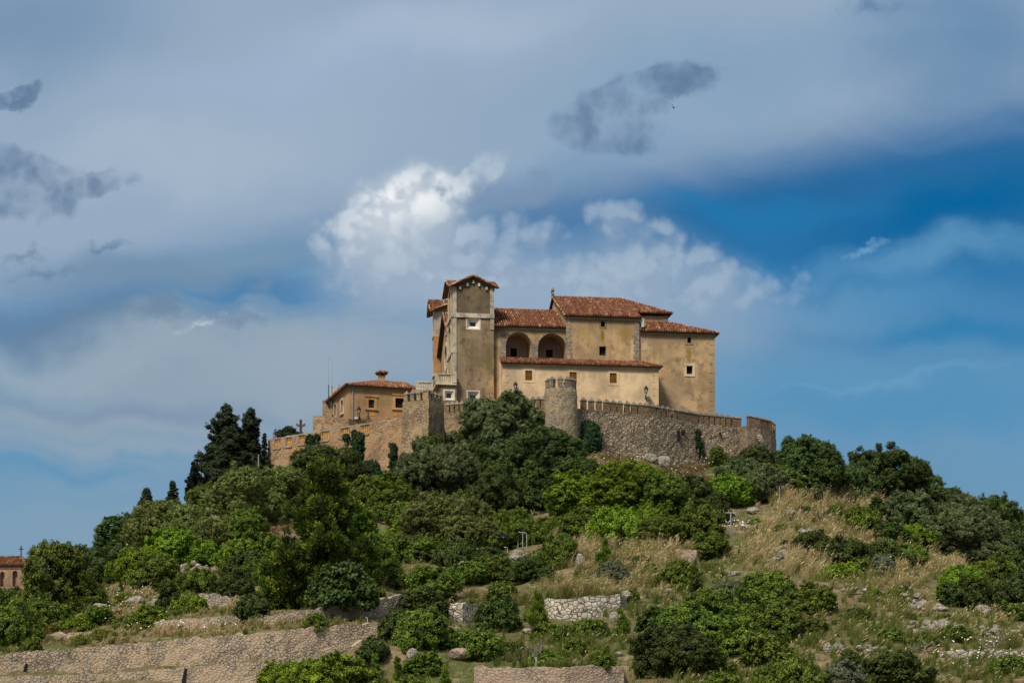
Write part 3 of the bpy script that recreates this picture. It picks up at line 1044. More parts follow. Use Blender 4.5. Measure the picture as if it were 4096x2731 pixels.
M['pl_tower'] = plaster('tower_render', (0.290, 0.200, 0.110), (0.135, 0.100, 0.062), [
    (CH.u(1955), 0, CH.z(1440, 4), 0.5, 1.0, 1.9, (0.15, 0.115, 0.030), 0.8), (CH.u(1915), 0, CH.z(1445, 3), 1.1, 1.0, 0.8, (0.15, 0.12, 0.05), 0.7),
    (CH.u(1840), 0, CH.z(1500, 1), 0.6, 1, 2.6, (0.20, 0.15, 0.09), 0.7),
    (CH.u(1985), 0, CH.z(1560, 5), 1.3, 1.0, 1.7, (0.50, 0.30, 0.14), 0.65), (CH.u(1900), 0, CH.z(1640, 3), 2.5, 1.0, 0.9, (0.46, 0.33, 0.19), 0.7)], grey=0.9)
M['pl_belfry'] = plaster('belfry_dark_render', (0.155, 0.112, 0.066), (0.085, 0.066, 0.045), grey=0.8)
M['pl_church'] = plaster('church_render', (0.465, 0.300, 0.150), (0.26, 0.175, 0.098), [
    (CH.u(2411), 0, CH.z(1340, 16), 0.32, 1, 0.9, (0.20, 0.135, 0.012), 0.95), (CH.u(2500), 0, CH.z(1335, 18), 0.9, 1, 1.2, (0.27, 0.175, 0.04), 0.8),
    (CH.u(2330), 0, CH.z(1330, 14), 0.9, 1, 1.0, (0.36, 0.24, 0.08), 0.6),
    (CH.u(2758), 0, CH.z(1420, 24), 0.4, 1, 1.3, (0.25, 0.16, 0.03), 0.9), (CH.u(2530), 0, CH.z(1400, 20), 0.3, 1, 1.4, (0.58, 0.44, 0.26), 0.7),
    (CH.u(2578), 0, CH.z(1385, 20), 0.7, 1, 0.8, (0.56, 0.43, 0.27), 0.6), (CH.u(2700), 0, CH.z(1352, 24), 4.2, 1, 0.9, (0.25, 0.165, 0.09), 0.55), (CH.u(2410), 0, CH.z(1283, 16), 4.2, 1, 0.7, (0.27, 0.175, 0.09), 0.5), (CH.u(2758), 0, CH.z(1530, 24), 0.5, 1, 1.0, (0.24, 0.165, 0.09), 0.6), (CH.u(2410), 0, CH.z(1432, 16), 0.4, 1, 0.5, (0.28, 0.185, 0.10), 0.6), (CH.u(2690), 0, CH.z(1560, 24), 2.2, 1, 2.2, (0.24, 0.175, 0.11), 0.45)], grey=0.75)
M['pl_annex'] = plaster('annex_render', (0.67, 0.465, 0.265), (0.43, 0.31, 0.19), [
    (CH.u(2300, -3), -3, CH.z(1480, 14, -3), 9.5, 1, 0.45, (0.42, 0.30, 0.17), 0.5), (CH.u(2115, -3), -3, CH.z(1540, 8, -3), 0.45, 1, 0.7, (0.42, 0.30, 0.17), 0.6), (CH.u(2350, -3), -3, CH.z(1590, 14, -3), 1.6, 1, 0.8, (0.45, 0.33, 0.19), 0.4),
    (CH.u(2560, -3), -3, CH.z(1580, 18, -3), 1.2, 1, 0.9, (0.38, 0.30, 0.19), 0.5), (CH.u(2450, -3), -3, CH.z(1545, 16, -3), 0.5, 1, 0.4, (0.40, 0.30, 0.17), 0.6)], grey=0.4)
M['pl_side'] = plaster('front_side_render', (0.40, 0.275, 0.15), (0.27, 0.195, 0.115), grey=0.4)
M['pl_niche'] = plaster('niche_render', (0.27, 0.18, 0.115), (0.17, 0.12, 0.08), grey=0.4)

# --- bell tower (near, at the left corner)
TW = CH.u(1975)                 # tower width along the front
TD = CH.v(1790, 0)              # its depth along the church front
ZE = CH.z(1150, TW / 2)         # eave
zb1, zb0 = CH.z(1254, TW / 2), CH.z(1269, TW / 2)
ZA = CH.z(1104, TW / 2, -0.35)  # gable apex
wins = [(1881, 1288, 1903, 1303, 1869, 1274, 1917, 1314), (1881, 1580, 1903, 1599, 1871, 1566, 1915, 1610)]
holes = [(rectpts(*CH.rect(*w[4:])), 0.12) for w in wins]
gable = [(0, ZB), (TW, ZB), (TW, ZE), (TW / 2, ZE + (ZA - ZE) * 0.93), (0, ZE)]
tower = wall_mesh('bell_tower', M['pl_tower'], church, 'F', 0.0, gable, holes,
                  extra=[[(TW, 0, ZB), (TW, TD, ZB), (TW, TD, ZE), (TW, 0, ZE)], [(0, TD, ZB), (TW, TD, ZB), (TW, TD, ZE), (0, TD, ZE)]])
for w in wins:
    o_, i_ = CH.rect(*w[4:]), CH.rect(*w[:4])
    bm = MB()
    a, b = rectpts(*o_), rectpts(*i_)
    bm.add([(p[0], 0.0, p[1]) for p in a] + [(p[0], 0.30, p[1]) for p in b], [(k, (k + 1) % 4, 4 + (k + 1) % 4, 4 + k) for k in range(4)])
    fr = bm.build('splayed_window_frame', M['white_frame'], tower)
    ring('frame_border', M['white_frame'], tower, 'F', 0.0, rectpts(*grow(o_, 0.14)), rectpts(*o_), 0.035, 0.02)
    pane('window', M['glass'], tower, 'F', 0.28, b)
# belfry blind panel of darker render, sunk between the pilasters
pu0, pu1 = CH.u(1826), CH.u(1960)
pane('belfry_panel', M['pl_belfry'], tower, 'F', -0.02, [(pu0, zb1), (pu1, zb1), (pu1, ZE + 0.25), ((pu0 + pu1) / 2, ZE + (ZA - ZE) * 0.80), (pu0, ZE + 0.25)], 0.05)
mb = MB()
mb.box((0, -0.09, CH.z(1503, 0)), (pu0, 0.10, ZE), 0.5)
mb.build('pilaster', M['pilaster'], tower)
mb = MB()
mb.box((pu1, -0.09, CH.z(1319, TW)), (TW + 0.02, 0.10, ZE), 0.5)
mb.build('pilaster', M['pilaster'], tower)
mb = MB()
mb.box((-0.12, -0.13, zb0), (TW + 0.05, 0.08, zb1), 0.5)
mb.box((-0.14, -0.16, zb0 - 0.06), (TW + 0.07, 0.06, zb0 - 0.003), 0.5)
mb.build('string_course', M['pilaster'], tower)
mb = MB()
mb.box((-0.12, -0.12, CH.z(1411, 0)), (pu0 + 0.02, 0.08, CH.z(1398, 0)), 0.5)
mb.build('string_course', M['pilaster'], tower)
for f in (0.18, 0.36, 0.5, 0.64, 0.82):
    mb = MB()
    u = TW * f
    z = ZE + (ZA - ZE) * (1 - abs(f - 0.5) * 2) * 0.90 - 0.30
    mb.box((u - 0.10, -0.22, z - 0.32), (u + 0.10, 0.05, z))
    mb.build('corbel', M['trim'], tower)
# left (front) face of the near tower
va0, va1 = TD * 0.30, TD * 0.70
lowA = archpts(va0, CH.z(1412, 0, TD / 2), va1, CH.z(1307, 0, TD / 2), rise=0.5)
hiA = archpts(va0 * 0.9, CH.z(1272, 0, TD / 2), va1 * 1.05, CH.z(1165, 0, TD / 2), rise=0.6)
doorA = rectpts(TD * 0.42, CH.z(1510, 0, TD / 2), TD * 0.62, CH.z(1495, 0, TD / 2))
lface = wall_mesh('tower_front', M['pl_side'], church, 'L', 0.0, [(0, ZB), (TD, ZB), (TD, ZE), (TD / 2, ZE + (ZA - ZE) * 0.93), (0, ZE)],
                  [(lowA, 0.35, True), (hiA, 0.12, True), (doorA, 0.3)])
pane('small_window', M['black'], lface, 'L', 0.28, doorA)
for pts in (lowA, hiA):
    ca = (va0 + va1) / 2
    cz_ = sum(p[1] for p in pts) / len(pts)
    ring('arch_surround', M['trim'], lface, 'L', 0.0, [(ca + (a - ca) * 1.28, cz_ + (z - cz_) * 1.09) for a, z in pts], pts, 0.07, 0.02)
for nm_, a_, b_ in (('string_course', (-0.13, 0.12, zb0), (0.05, TD, zb1)), ('string_course', (-0.13, 0.12, CH.z(1411, 0)), (0.05, TD, CH.z(1398, 0))),
                    ('pilaster', (-0.08, 0.1, CH.z(1503, 0)), (0.05, 0.55, zb0 - 0.01)), ('pilaster', (-0.08, TD - 0.5, CH.z(1503, 0)), (0.05, TD, zb0 - 0.01))):
    mb = MB()
    mb.box(a_, b_)
    mb.build(nm_, M['pilaster'], lface)


def cross_gable(name, parent, u0, v0, w, d, ze, za, oh):
    """two crossing gabled roofs over a w x d tower"""
    cu, cv = u0 + w / 2, v0 + d / 2
    zl = ze - (za - ze) * oh / (w / 2)
    C_ = Vector((cu, cv, za))
    planes, ridges = [], []
    cs = [Vector((u0 - oh, v0 - oh, zl)), Vector((u0 + w + oh, v0 - oh, zl)), Vector((u0 + w + oh, v0 + d + oh, zl)), Vector((u0 - oh, v0 + d + oh, zl))]
    ap = [Vector((cu, v0 - oh, za)), Vector((u0 + w + oh, cv, za)), Vector((cu, v0 + d + oh, za)), Vector((u0 - oh, cv, za))]
    for k in range(4):
        for c in (cs[k], cs[(k + 1) % 4]):
            planes.append((ap[k], C_, [ap[k], C_, c]))
            ridges.append((c, ap[k]))
        ridges.append((ap[k], C_))
    mb, bed = MB(), MB()
    for A, B, poly in planes:
        tile_plane(mb, bed, A, B, poly)
    for a, b in ridges:
        ridge_tiles(mb, a, b, 0.11)
    nt = len(mb.f)
    mb.add(bed.v, bed.f, 0.3)
    o = mb.build(name, [M['tile'], M['soffit']], parent)
    o.data.polygons.foreach_set('material_index', [0] * nt + [1] * len(bed.f))
    return o


cross_gable('roof', tower, 0, 0, TW, TD, ZE + 0.12, ZA, 0.45)

# --- set back gabled centre of the front, between the towers
V1, V2 = TD, CH.v(1764, 0.45)
ZG0, ZG1 = CH.z(1355, 0, V1 + 0.6), CH.z(1262, 0, (V1 + V2) / 2)
cm = (V1 + V2) / 2
ocz = CH.z(1429, 0, cm)
occ = ellpts(cm - 0.1, ocz, 1.25, 1.25)
nic = archpts(cm - 0.35, CH.z(1338, 0, cm), cm + 0.35, CH.z(1290, 0, cm), 8)
mid = wall_mesh('facade', M['pl_side'], church, 'L', 0.45, [(V1, ZB), (V2, ZB), (V2, ZG0), (cm, ZG1), (V1, ZG0)], [(occ, 0.4, True), (nic, 0.3, True)])
ring('oculus_surround', M['trim'], mid, 'L', 0.45, ellpts(cm - 0.1, ocz, 1.62, 1.62), occ, 0.10, 0.02)
ring('niche_surround', M['trim'], mid, 'L', 0.45, [(cm + (a - cm) * 1.4, z * 1.0 + (0.12 if z > ocz + 3 else -0.1)) for a, z in nic], nic, 0.10, 0.02)
oh = 0.5
zlow = ZG0 - 0.05
rp = [((-oh + 0.45, cm, ZG1 + 0.25), (7.0, cm, ZG1 + 0.25))]
roof('roof', mid, [((7, V1 - 0.2, zlow), (-oh + 0.45, V1 - 0.2, zlow), [(7, V1 - 0.2, zlow), (-0.05, V1 - 0.2, zlow), (-0.05, cm, ZG1 + 0.2), (7, cm, ZG1 + 0.2)]),
                  ((-0.05, V2 + 0.2, zlow), (7, V2 + 0.2, zlow), [(-0.05, V2 + 0.2, zlow), (7, V2 + 0.2, zlow), (7, cm, ZG1 + 0.2), (-0.05, cm, ZG1 + 0.2)])], rp)
# --- far tower
UF = -0.30
V3 = CH.v(1731, UF)
FE, FA = CH.z(1246, 0, V2), CH.z(1202, 0, (V2 + V3) / 2)
fd = V3 - V2
fl = archpts(V2 + fd * 0.28, CH.z(1484, UF, V2 + fd / 2), V2 + fd * 0.72, CH.z(1388, UF, V2 + fd / 2), rise=0.6)
fh = archpts(V2 + fd * 0.25, CH.z(1348, UF, V2 + fd / 2), V2 + fd * 0.75, CH.z(1250, UF, V2 + fd / 2), rise=0.7)
FW = 6.2
far = wall_mesh('far_tower', M['pl_side'], church, 'L', UF, [(V2, ZB), (V3, ZB), (V3, FE), ((V2 + V3) / 2, FA - 0.15), (V2, FE)], [(fl, 0.4, True), (fh, 0.15, True)],
                extra=[[(UF, V2, ZB), (UF + FW, V2, ZB), (UF + FW, V2, FE), (UF + FW / 2, V2, FA - 0.1), (UF, V2, FE)]])
for pts in (fl, fh):
    ca = V2 + fd / 2
    cz_ = sum(p[1] for p in pts) / len(pts)
    ring('arch_surround', M['trim'], far, 'L', UF, [(ca + (a - ca) * 1.25, cz_ + (z - cz_) * 1.08) for a, z in pts], pts, 0.07, 0.02)
for py in ((1346, 1333), (1503, 1490)):
    mb = MB()
    mb.box((UF - 0.13, V2 - 0.06, CH.z(py[0], UF, V2)), (UF + 0.6, V3, CH.z(py[1], UF, V2)))
    mb.build('string_course', M['trim'], far)
mb = MB()
mb.box((UF - 0.06, V2 - 0.08, CH.z(1490, UF, V2)), (UF + 0.72, V2 + 0.6, CH.z(1346, UF, V2) - 0.01))
mb.build('ochre_quoin', M['orange_stone'], far)
mb = MB()
mb.box((UF - 0.06, V2 - 0.07, CH.z(1333, UF, V2) + 0.01), (UF + 1.1, V2 + 0.6, FE))
mb.build('pilaster', M['pilaster'], far)
cross_gable('roof', far, UF, V2, FW, fd, FE + 0.1, FA, 0.55)

# --- nave with the two deep arches
VN = 0.55                       # nave wall set back a little from the tower face
uN0, uN1 = TW, CH.u(2266, VN)
nz = CH.z(1312, uN1 * 0.8, VN)
aL = CH.rect(2024, 1328.5, 2124, 1436, VN)
aR = CH.rect(2152, 1333, 2264, 1441, VN)
arL, arR = archpts(*aL), archpts(*aR)
ad = 2.0
nave = wall_mesh('nave', M['pl_church'], church, 'F', VN, [(uN0, ZB), (uN1, ZB), (uN1, nz), (uN0, nz)], [(arL, ad), (arR, ad)])
for k, (ar, wr) in enumerate(((aL, (2041, 1392, 2068, 1426)), (aR, (2184, 1397, 2211, 1429)))):
    w_ = CH.rect(*wr, VN + ad)
    bx = wall_mesh('arch_back_wall', M['pl_niche'], nave, 'F', VN + ad, [(ar[0] - 0.1, ar[1] - 0.1), (ar[2] + 0.1, ar[1] - 0.1), (ar[2] + 0.1, ar[3] + 0.1), (ar[0] - 0.1, ar[3] + 0.1)], [(rectpts(*w_), 0.5)])
    pane('window', M['black'], nave, 'F', VN + ad + 0.45, rectpts(*w_))
    ring('window_frame', M['pl_niche'], nave, 'F', VN + ad, rectpts(*grow(w_, 0.22)), rectpts(*w_), 0.03, 0.05)
    pts = archpts(*ar)
    c0 = (ar[0] + ar[2]) / 2
    r0 = (ar[2] - ar[0]) / 2
    zs = ar[3] - r0
    o_ = [(c0 + r0 * 1.09 * math.cos(math.pi * q / 14), zs + r0 * 1.09 * math.sin(math.pi * q / 14)) for q in range(15)]
    i_ = [(c0 + r0 * math.cos(math.pi * q / 14), zs + r0 * math.sin(math.pi * q / 14)) for q in range(15)]
    mb = MB()
    mb.add([(a, VN - 0.05, z) for a, z in o_] + [(a, VN - 0.05, z) for a, z in i_] + [(a, VN + 0.1, z) for a, z in o_] + [(a, VN + 0.1, z) for a, z in i_],
           [f for q in range(14) for f in ((q, q + 1, 16 + q, 15 + q), (q + 1, q, 30 + q, 31 + q), (15 + q, 16 + q, 46 + q, 45 + q))])
    mb.build('arch_ring', M['ashlar'], nave)
p0 = CH.rect(2004, 1328, 2023, 1436, VN)
quoins('stone_pier', nave, p0[0], p0[2], p0[1], p0[3], VN, h=0.33, wob=0.05)
p0 = CH.rect(2125, 1378, 2151, 1440, VN)
quoins('stone_pier', nave, p0[0], p0[2], p0[1], p0[3], VN, h=0.33, wob=0.0)
mb = MB()
mb.box((uN0, VN - 0.18, nz - 0.28), (uN1 - 0.02, VN + 0.05, nz - 0.02))
mb.build('cornice', M['cornice'], nave)
VR = 6.6
zr = CH.z(1241, CH.u(2090, VR), VR)
ze = nz + 0.02
ve = VN - 0.42
ul, ur = CH.u(1976, VR), CH.u(2215, VR)
zs2 = ze - (zr - ze) * 0.3 / (VR - ve)
roof('roof', nave, [((CH.u(2026, ve), ve, ze), (uN1 + 0.12, ve, ze), [(CH.u(2026, ve), ve, ze), (uN1 + 0.12, ve, ze), (uN1 + 0.12, VR, zr), (CH.u(2026, ve), VR, zr)]),
                   ((uN0, ve - 0.3, zs2), (CH.u(2026, ve), ve - 0.3, zs2), [(uN0, ve - 0.3, zs2), (CH.u(2026, ve), ve - 0.3, zs2), (CH.u(2026, ve), VR, zr), (uN0, VR, zr)]),
                   ((uN1, VR * 2, ze), (uN0, VR * 2, ze), [(uN1, VR * 2, ze), (uN0, VR * 2, ze), (uN0, VR, zr), (uN1, VR, zr)])],
     [((uN0, VR, zr + 0.03), (uN1, VR, zr + 0.03))])

# --- transept block
uT0, uT1 = CH.u(2265, 0), CH.u(2557, 0)
zT = CH.z(1270, (uT0 + uT1) / 2)
w1, w2 = CH.rect(2403, 1284, 2420, 1307), CH.rect(2397, 1385, 2424, 1421)
VT = 8.2
zTR = CH.z(1193, CH.u(2340, VT), VT)
zTb = nz - 1.0
a1 = archpts(*w1, 8, 0.12)
trans = wall_mesh('transept', M['pl_church'], church, 'F', 0.0, [(uT0, ZB), (uT1, ZB), (uT1, zT), (uT0, zT)], [(a1, 0.35), (rectpts(*w2), 0.45)],
                  extra=[[(uT1, 0, ZB), (uT1, 2 * VT, ZB), (uT1, 2 * VT, zT), (uT1, 0, zT)]])
pane('small_window', M['black'], trans, 'F', 0.3, a1)
pane('window', M['black'], trans, 'F', 0.4, rectpts(*w2))
ring('window_frame', M['pl_tower'], trans, 'F', 0.0, rectpts(*grow(w1, 0.16)), rectpts(*w1), 0.04, 0.03)
gw = rectpts(VT - 1.5, CH.z(1240, uT0, VT), VT - 0.7, CH.z(1218, uT0, VT))
gl = wall_mesh('gable', M['pl_church'], trans, 'L', uT0, [(0, zTb), (2 * VT, zTb), (2 * VT, zT), (VT, zTR - 0.1), (0, zT)], [(gw, 0.4)])
pane('gable_window', M['black'], trans, 'L', uT0 + 0.35, gw)
q0 = CH.rect(2265, 1272, 2281, 1440, 0)
quoins('quoin', trans, q0[0], q0[2], q0[1], q0[3], 0, h=0.36, side='L', wob=0.12)
q0 = CH.rect(2538, 1278, 2557, 1445, 0)
quoins('quoin', trans, q0[0], q0[2], q0[1], q0[3], 0, h=0.36, side='R', wob=0.12)
mb = MB()
mb.box((uT0 - 0.12, -0.18, zT - 0.26), (uT1 + 0.1, 0.05, zT - 0.02))
mb.build('cornice', M['cornice'], trans)
# apse: lower block to the right of the transept, roof hipped
VA = 2.4
uA1 = CH.u(2672, VA)
sl = (zTR - zT) / (VT + 0.42)
zA = zT + sl * (VA - 0.42)
e0 = -0.42
uR = CH.u(2483, VT)             # end of the ridge
eu = uA1 + 0.40
apse = wall_mesh('apse', M['pl_church'], church, 'F', VA, [(uT1 - 0.2, ZB), (uA1, ZB), (uA1, zA), (uT1 - 0.2, zA)], (),
                 extra=[[(uA1, VA, ZB), (uA1, 2 * VT - VA, ZB), (uA1, 2 * VT - VA, zA), (uA1, VA, zA)]])
q0 = CH.rect(2654, 1262, 2672, 1296, VA)
quoins('quoin', apse, q0[0], q0[2], q0[1], q0[3], VA, h=0.3, side='R', wob=0.1)
zl0 = zT + 0.02


def zsl(v):
    return zl0 + sl * (v - e0)


va = VA - 0.42
roof('roof', trans, [
    ((uT0 - 0.25, e0, zl0), (uT1 + 0.15, e0, zl0), [(uT0 - 0.25, e0, zl0), (uT1 + 0.15, e0, zl0), (uT1 + 0.15, va, zsl(va)), (uT0 - 0.25, va, zsl(va))]),
    ((uT0 - 0.25, va, zsl(va)), (eu, va, zsl(va)), [(uT0 - 0.25, va, zsl(va)), (eu, va, zsl(va)), (uR, VT, zsl(VT)), (uT0 - 0.25, VT, zsl(VT))]),
    ((eu, va, zsl(va)), (eu, 2 * VT - va, zsl(va)), [(eu, va, zsl(va)), (eu, 2 * VT - va, zsl(va)), (uR, VT, zsl(VT))]),
    ((uT1, 2 * VT - e0, zl0), (uT0 - 0.25, 2 * VT - e0, zl0), [(eu, 2 * VT - va, zsl(va)), (uT0 - 0.25, 2 * VT - va, zsl(va)), (uT0 - 0.25, VT, zsl(VT)), (uR, VT, zsl(VT))])],
    [((uT0 - 0.25, VT, zsl(VT)), (uR, VT, zsl(VT))), ((uR, VT, zsl(VT)), (eu, va, zsl(va))), ((uT0 - 0.2, VT, zsl(VT)), (uT0 - 0.2, e0, zl0))])
# --- right block
uB0, uB1 = CH.u(2557, 0.25), CH.u(2859, 0.25)
VB = 0.25
zB1 = CH.z(1332, uB1 * 0.85, VB)
w1, w2 = CH.rect(2749, 1349, 2765, 1372, VB), CH.rect(2746, 1463, 2770, 1496, VB)
a1 = archpts(*w1, 8, 0.12)
right = wall_mesh('choir', M['pl_church'], church, 'F', VB, [(uB0, ZB), (uB1, ZB), (uB1, zB1), (uB0, zB1)], [(a1, 0.35), (rectpts(*w2), 0.4)],
                  extra=[[(uB1, VB, ZB), (uB1, 12, ZB), (uB1, 12, zB1), (uB1, VB, zB1)]])
pane('small_window', M['black'], right, 'F', VB + 0.3, a1)
pane('window', M['black'], right, 'F', VB + 0.35, rectpts(*w2))
ring('window_frame', M['pl_side'], right, 'F', VB, rectpts(*grow(w1, 0.15)), rectpts(*w1), 0.05, 0.03)
ring('window_frame', M['trim'], right, 'F', VB, rectpts(*grow(w2, 0.26)), rectpts(*w2), 0.06, 0.03)
q0 = CH.rect(2846, 1362, 2859, 1660, VB)
quoins('quoin', right, q0[0], q0[2] + 0.02, q0[1], q0[3], VB, 'pl_side', h=0.5, side='R', wob=0.22)
mb = MB()
mb.box((uB0, VB - 0.16, zB1 - 0.24), (uB1 + 0.1, VB + 0.05, zB1 - 0.02))
mb.build('cornice', M['cornice'], right)
ub = uB1 + 0.40
zt_ = CH.z(1292, uA1, VA)
be = VB - 0.42
roof('roof', right, [((uB0, be, zB1), (ub, be, zB1), [(uB0, be, zB1), (ub, be, zB1), (uA1 + 0.03, VA + 0.02, zt_), (uB0, VA + 0.02, zt_)]),
                    ((ub, be, zB1), (ub, 13, zB1), [(ub, be, zB1), (ub, 13, zB1), (uA1 + 0.03, 10, zt_), (uA1 + 0.03, VA + 0.02, zt_)])],
     [((uA1 + 0.03, VA, zt_ + 0.05), (ub, be, zB1 + 0.05))])
r_ = CH.rect(2566, 1276, 2577, 1308, -0.15)
mb = MB()
mb.box((r_[0], -0.2, r_[1]), (r_[2], 0.25, r_[3]))
mb.box((r_[0] - 0.03, -0.23, r_[3]), (r_[2] + 0.03, 0.28, r_[3] + 0.07))
mb.build('white_vent_box', M['pale_metal'], right)
# finial cross on the transept gable
fx, fz = uT0 - 0.25, zsl(VT)
mb = MB()
mb.tube([(fx, VT, fz), (fx, VT, fz + 0.9)], 0.06, 6)
mb.box((fx - 0.05, VT - 0.5, fz + 0.55), (fx + 0.05, VT + 0.5, fz + 0.67))
mb.build('roof_finial', plain('lichened_bronze', (0.16, 0.14, 0.045), 0.7), trans)
mb = MB()
mb.lathe((fx - 0.05, VT - 1.2, fz - 0.2), [(0.05, 0), (0.16, 0.25), (0.05, 0.5), (0.2, 0.62), (0.03, 0.95)], 7)
mb.build('gable_urn', M['cap'], trans)

# --- lean-to annex along the foot
VX = -3.0
ux0, ux1 = CH.u(2011, VX), CH.u(2635, VX)
zx = CH.z(1462, (ux0 + ux1) / 2, VX)
sh = [CH.rect(2101, 1482, 2129, 1521, VX), CH.rect(2278, 1488, 2307, 1527, VX), CH.rect(2439, 1492, 2467, 1532, VX), CH.rect(2438, 1612, 2470, 1660, VX)]
annex = wall_mesh('lean_to', M['pl_annex'], church, 'F', VX, [(ux0, ZB), (ux1, ZB), (ux1, zx), (ux0, zx)], [(rectpts(*r), 0.22) for r in sh],
                  extra=[[(ux0, VX, ZB), (ux0, 0, ZB), (ux0, 0, zx + 0.9), (ux0, VX, zx)], [(ux1, VX, ZB), (ux1, 0.2, ZB), (ux1, 0.2, zx + 0.9), (ux1, VX, zx)]])
M['annex_trim'] = plaster('annex_window_trim', (0.66, 0.46, 0.25), (0.48, 0.34, 0.19), grey=0.25)
for r in sh:
    ring('window_surround', M['annex_trim'], annex, 'F', VX, rectpts(*grow(r, 0.24)), rectpts(*r), 0.03, 0.02)
    mb = MB()
    for a, b in ((r[0] + 0.02, (r[0] + r[2]) / 2 - 0.012), ((r[0] + r[2]) / 2 + 0.012, r[2] - 0.02)):
        for (za, zc) in ((r[1] + 0.02, (r[1] + r[3]) / 2 - 0.03), ((r[1] + r[3]) / 2 + 0.03, r[3] - 0.02)):
            n = 7
            for k in range(n):
                z0 = za + (zc - za) * k / n
                z1 = za + (zc - za) * (k + 0.8) / n
                mb.add([(a + 0.05, VX + 0.06, z0), (b - 0.05, VX + 0.06, z0), (b - 0.05, VX + 0.10, z1), (a + 0.05, VX + 0.10, z1)], [(0, 1, 2, 3)])
        mb.box((a, VX + 0.04, r[1]), (a + 0.05, VX + 0.11, r[3]))
        mb.box((b - 0.05, VX + 0.04, r[1]), (b, VX + 0.11, r[3]))
        for z in (r[1], (r[1] + r[3]) / 2 - 0.03, r[3] - 0.06):
            mb.box((a + 0.05, VX + 0.042, z), (b - 0.05, VX + 0.108, z + 0.06))
    mb.box((r[0], VX + 0.125, r[1]), (r[2], VX + 0.16, r[3]))
    mb.build('shutter', M['shutter'], annex)
for (x0, x1, sd_) in ((2012, 2026, 'L'), (2619, 2634, 'R')):
    q0 = CH.rect(x0, 1475 if sd_ == 'L' else 1490, x1, 1650, VX)
    quoins('quoin', annex, q0[0], q0[2], q0[1], q0[3], VX, 'annex_trim', h=0.36, side=sd_, wob=0.17, proud=0.03)
mb = MB()
mb.box((ux0 - 0.1, VX - 0.14, zx - 0.20), (ux1 + 0.1, VX + 0.05, zx - 0.02))
mb.build('cornice', M['annex_trim'], annex)
xe = VX - 0.38
xs = 0.98 / 3.0
zx0 = zx + 0.02
zx1 = zx0 + xs * (0.0 - xe)
roof('roof', annex, [((ux0 - 0.3, xe, zx0), (ux1 + 0.3, xe, zx0), [(ux0 - 0.3, xe, zx0), (ux1 + 0.3, xe, zx0), (ux1 - 1.2, -0.02, zx1), (ux0 + 0.1, -0.02, zx1)]),
                    ((ux1 + 0.3, xe, zx0), (ux1 + 0.3, 0.2, zx0), [(ux1 + 0.3, xe, zx0), (ux1 + 0.3, 0.2, zx0), (ux1 - 1.2, 0.2, zx1), (ux1 - 1.2, -0.02, zx1)])],
     [((ux1 + 0.3, xe, zx0), (ux1 - 1.2, -0.02, zx1))])

# --- stair terrace and balustrades in front of the towers
ub0 = CH.u(1759, -0.6)
zb_ = CH.z(1545, 0, 0)
wb = CH.rect(1787, 1573, 1805, 1590, -0.6)
wbo = CH.rect(1778, 1563, 1815, 1597, -0.6)
terr = wall_mesh('terrace_block', M['pl_tower'], church, 'F', -0.6, [(ub0, ZB), (CH.u(1826, -0.6), ZB), (CH.u(1826, -0.6), zb_), (ub0, zb_)], [(rectpts(*wbo), 0.1)],
                 extra=[[(ub0, -0.6, ZB), (ub0, 16, ZB), (ub0, 16, zb_), (ub0, -0.6, zb_)], [(ub0, -0.6, zb_), (ub0, 16, zb_), (0, 16, zb_), (0, -0.6, zb_)],
                        [(CH.u(1826, -0.6), -0.6, ZB), (CH.u(1826, -0.6), 0.02, ZB), (CH.u(1826, -0.6), 0.02, zb_), (CH.u(1826, -0.6), -0.6, zb_)]])
mb = MB()
a, b = rectpts(*wbo), rectpts(*wb)
mb.add([(p[0], -0.6, p[1]) for p in a] + [(p[0], -0.35, p[1]) for p in b], [(k, (k + 1) % 4, 4 + (k + 1) % 4, 4 + k) for k in range(4)])
mb.build('splayed_window_frame', M['white_frame'], terr)
ring('frame_border', M['white_frame'], terr, 'F', -0.6, rectpts(*grow(wbo, 0.12)), rectpts(*wbo), 0.035, 0.02)
pane('window', M['glass'], terr, 'F', -0.37, b)


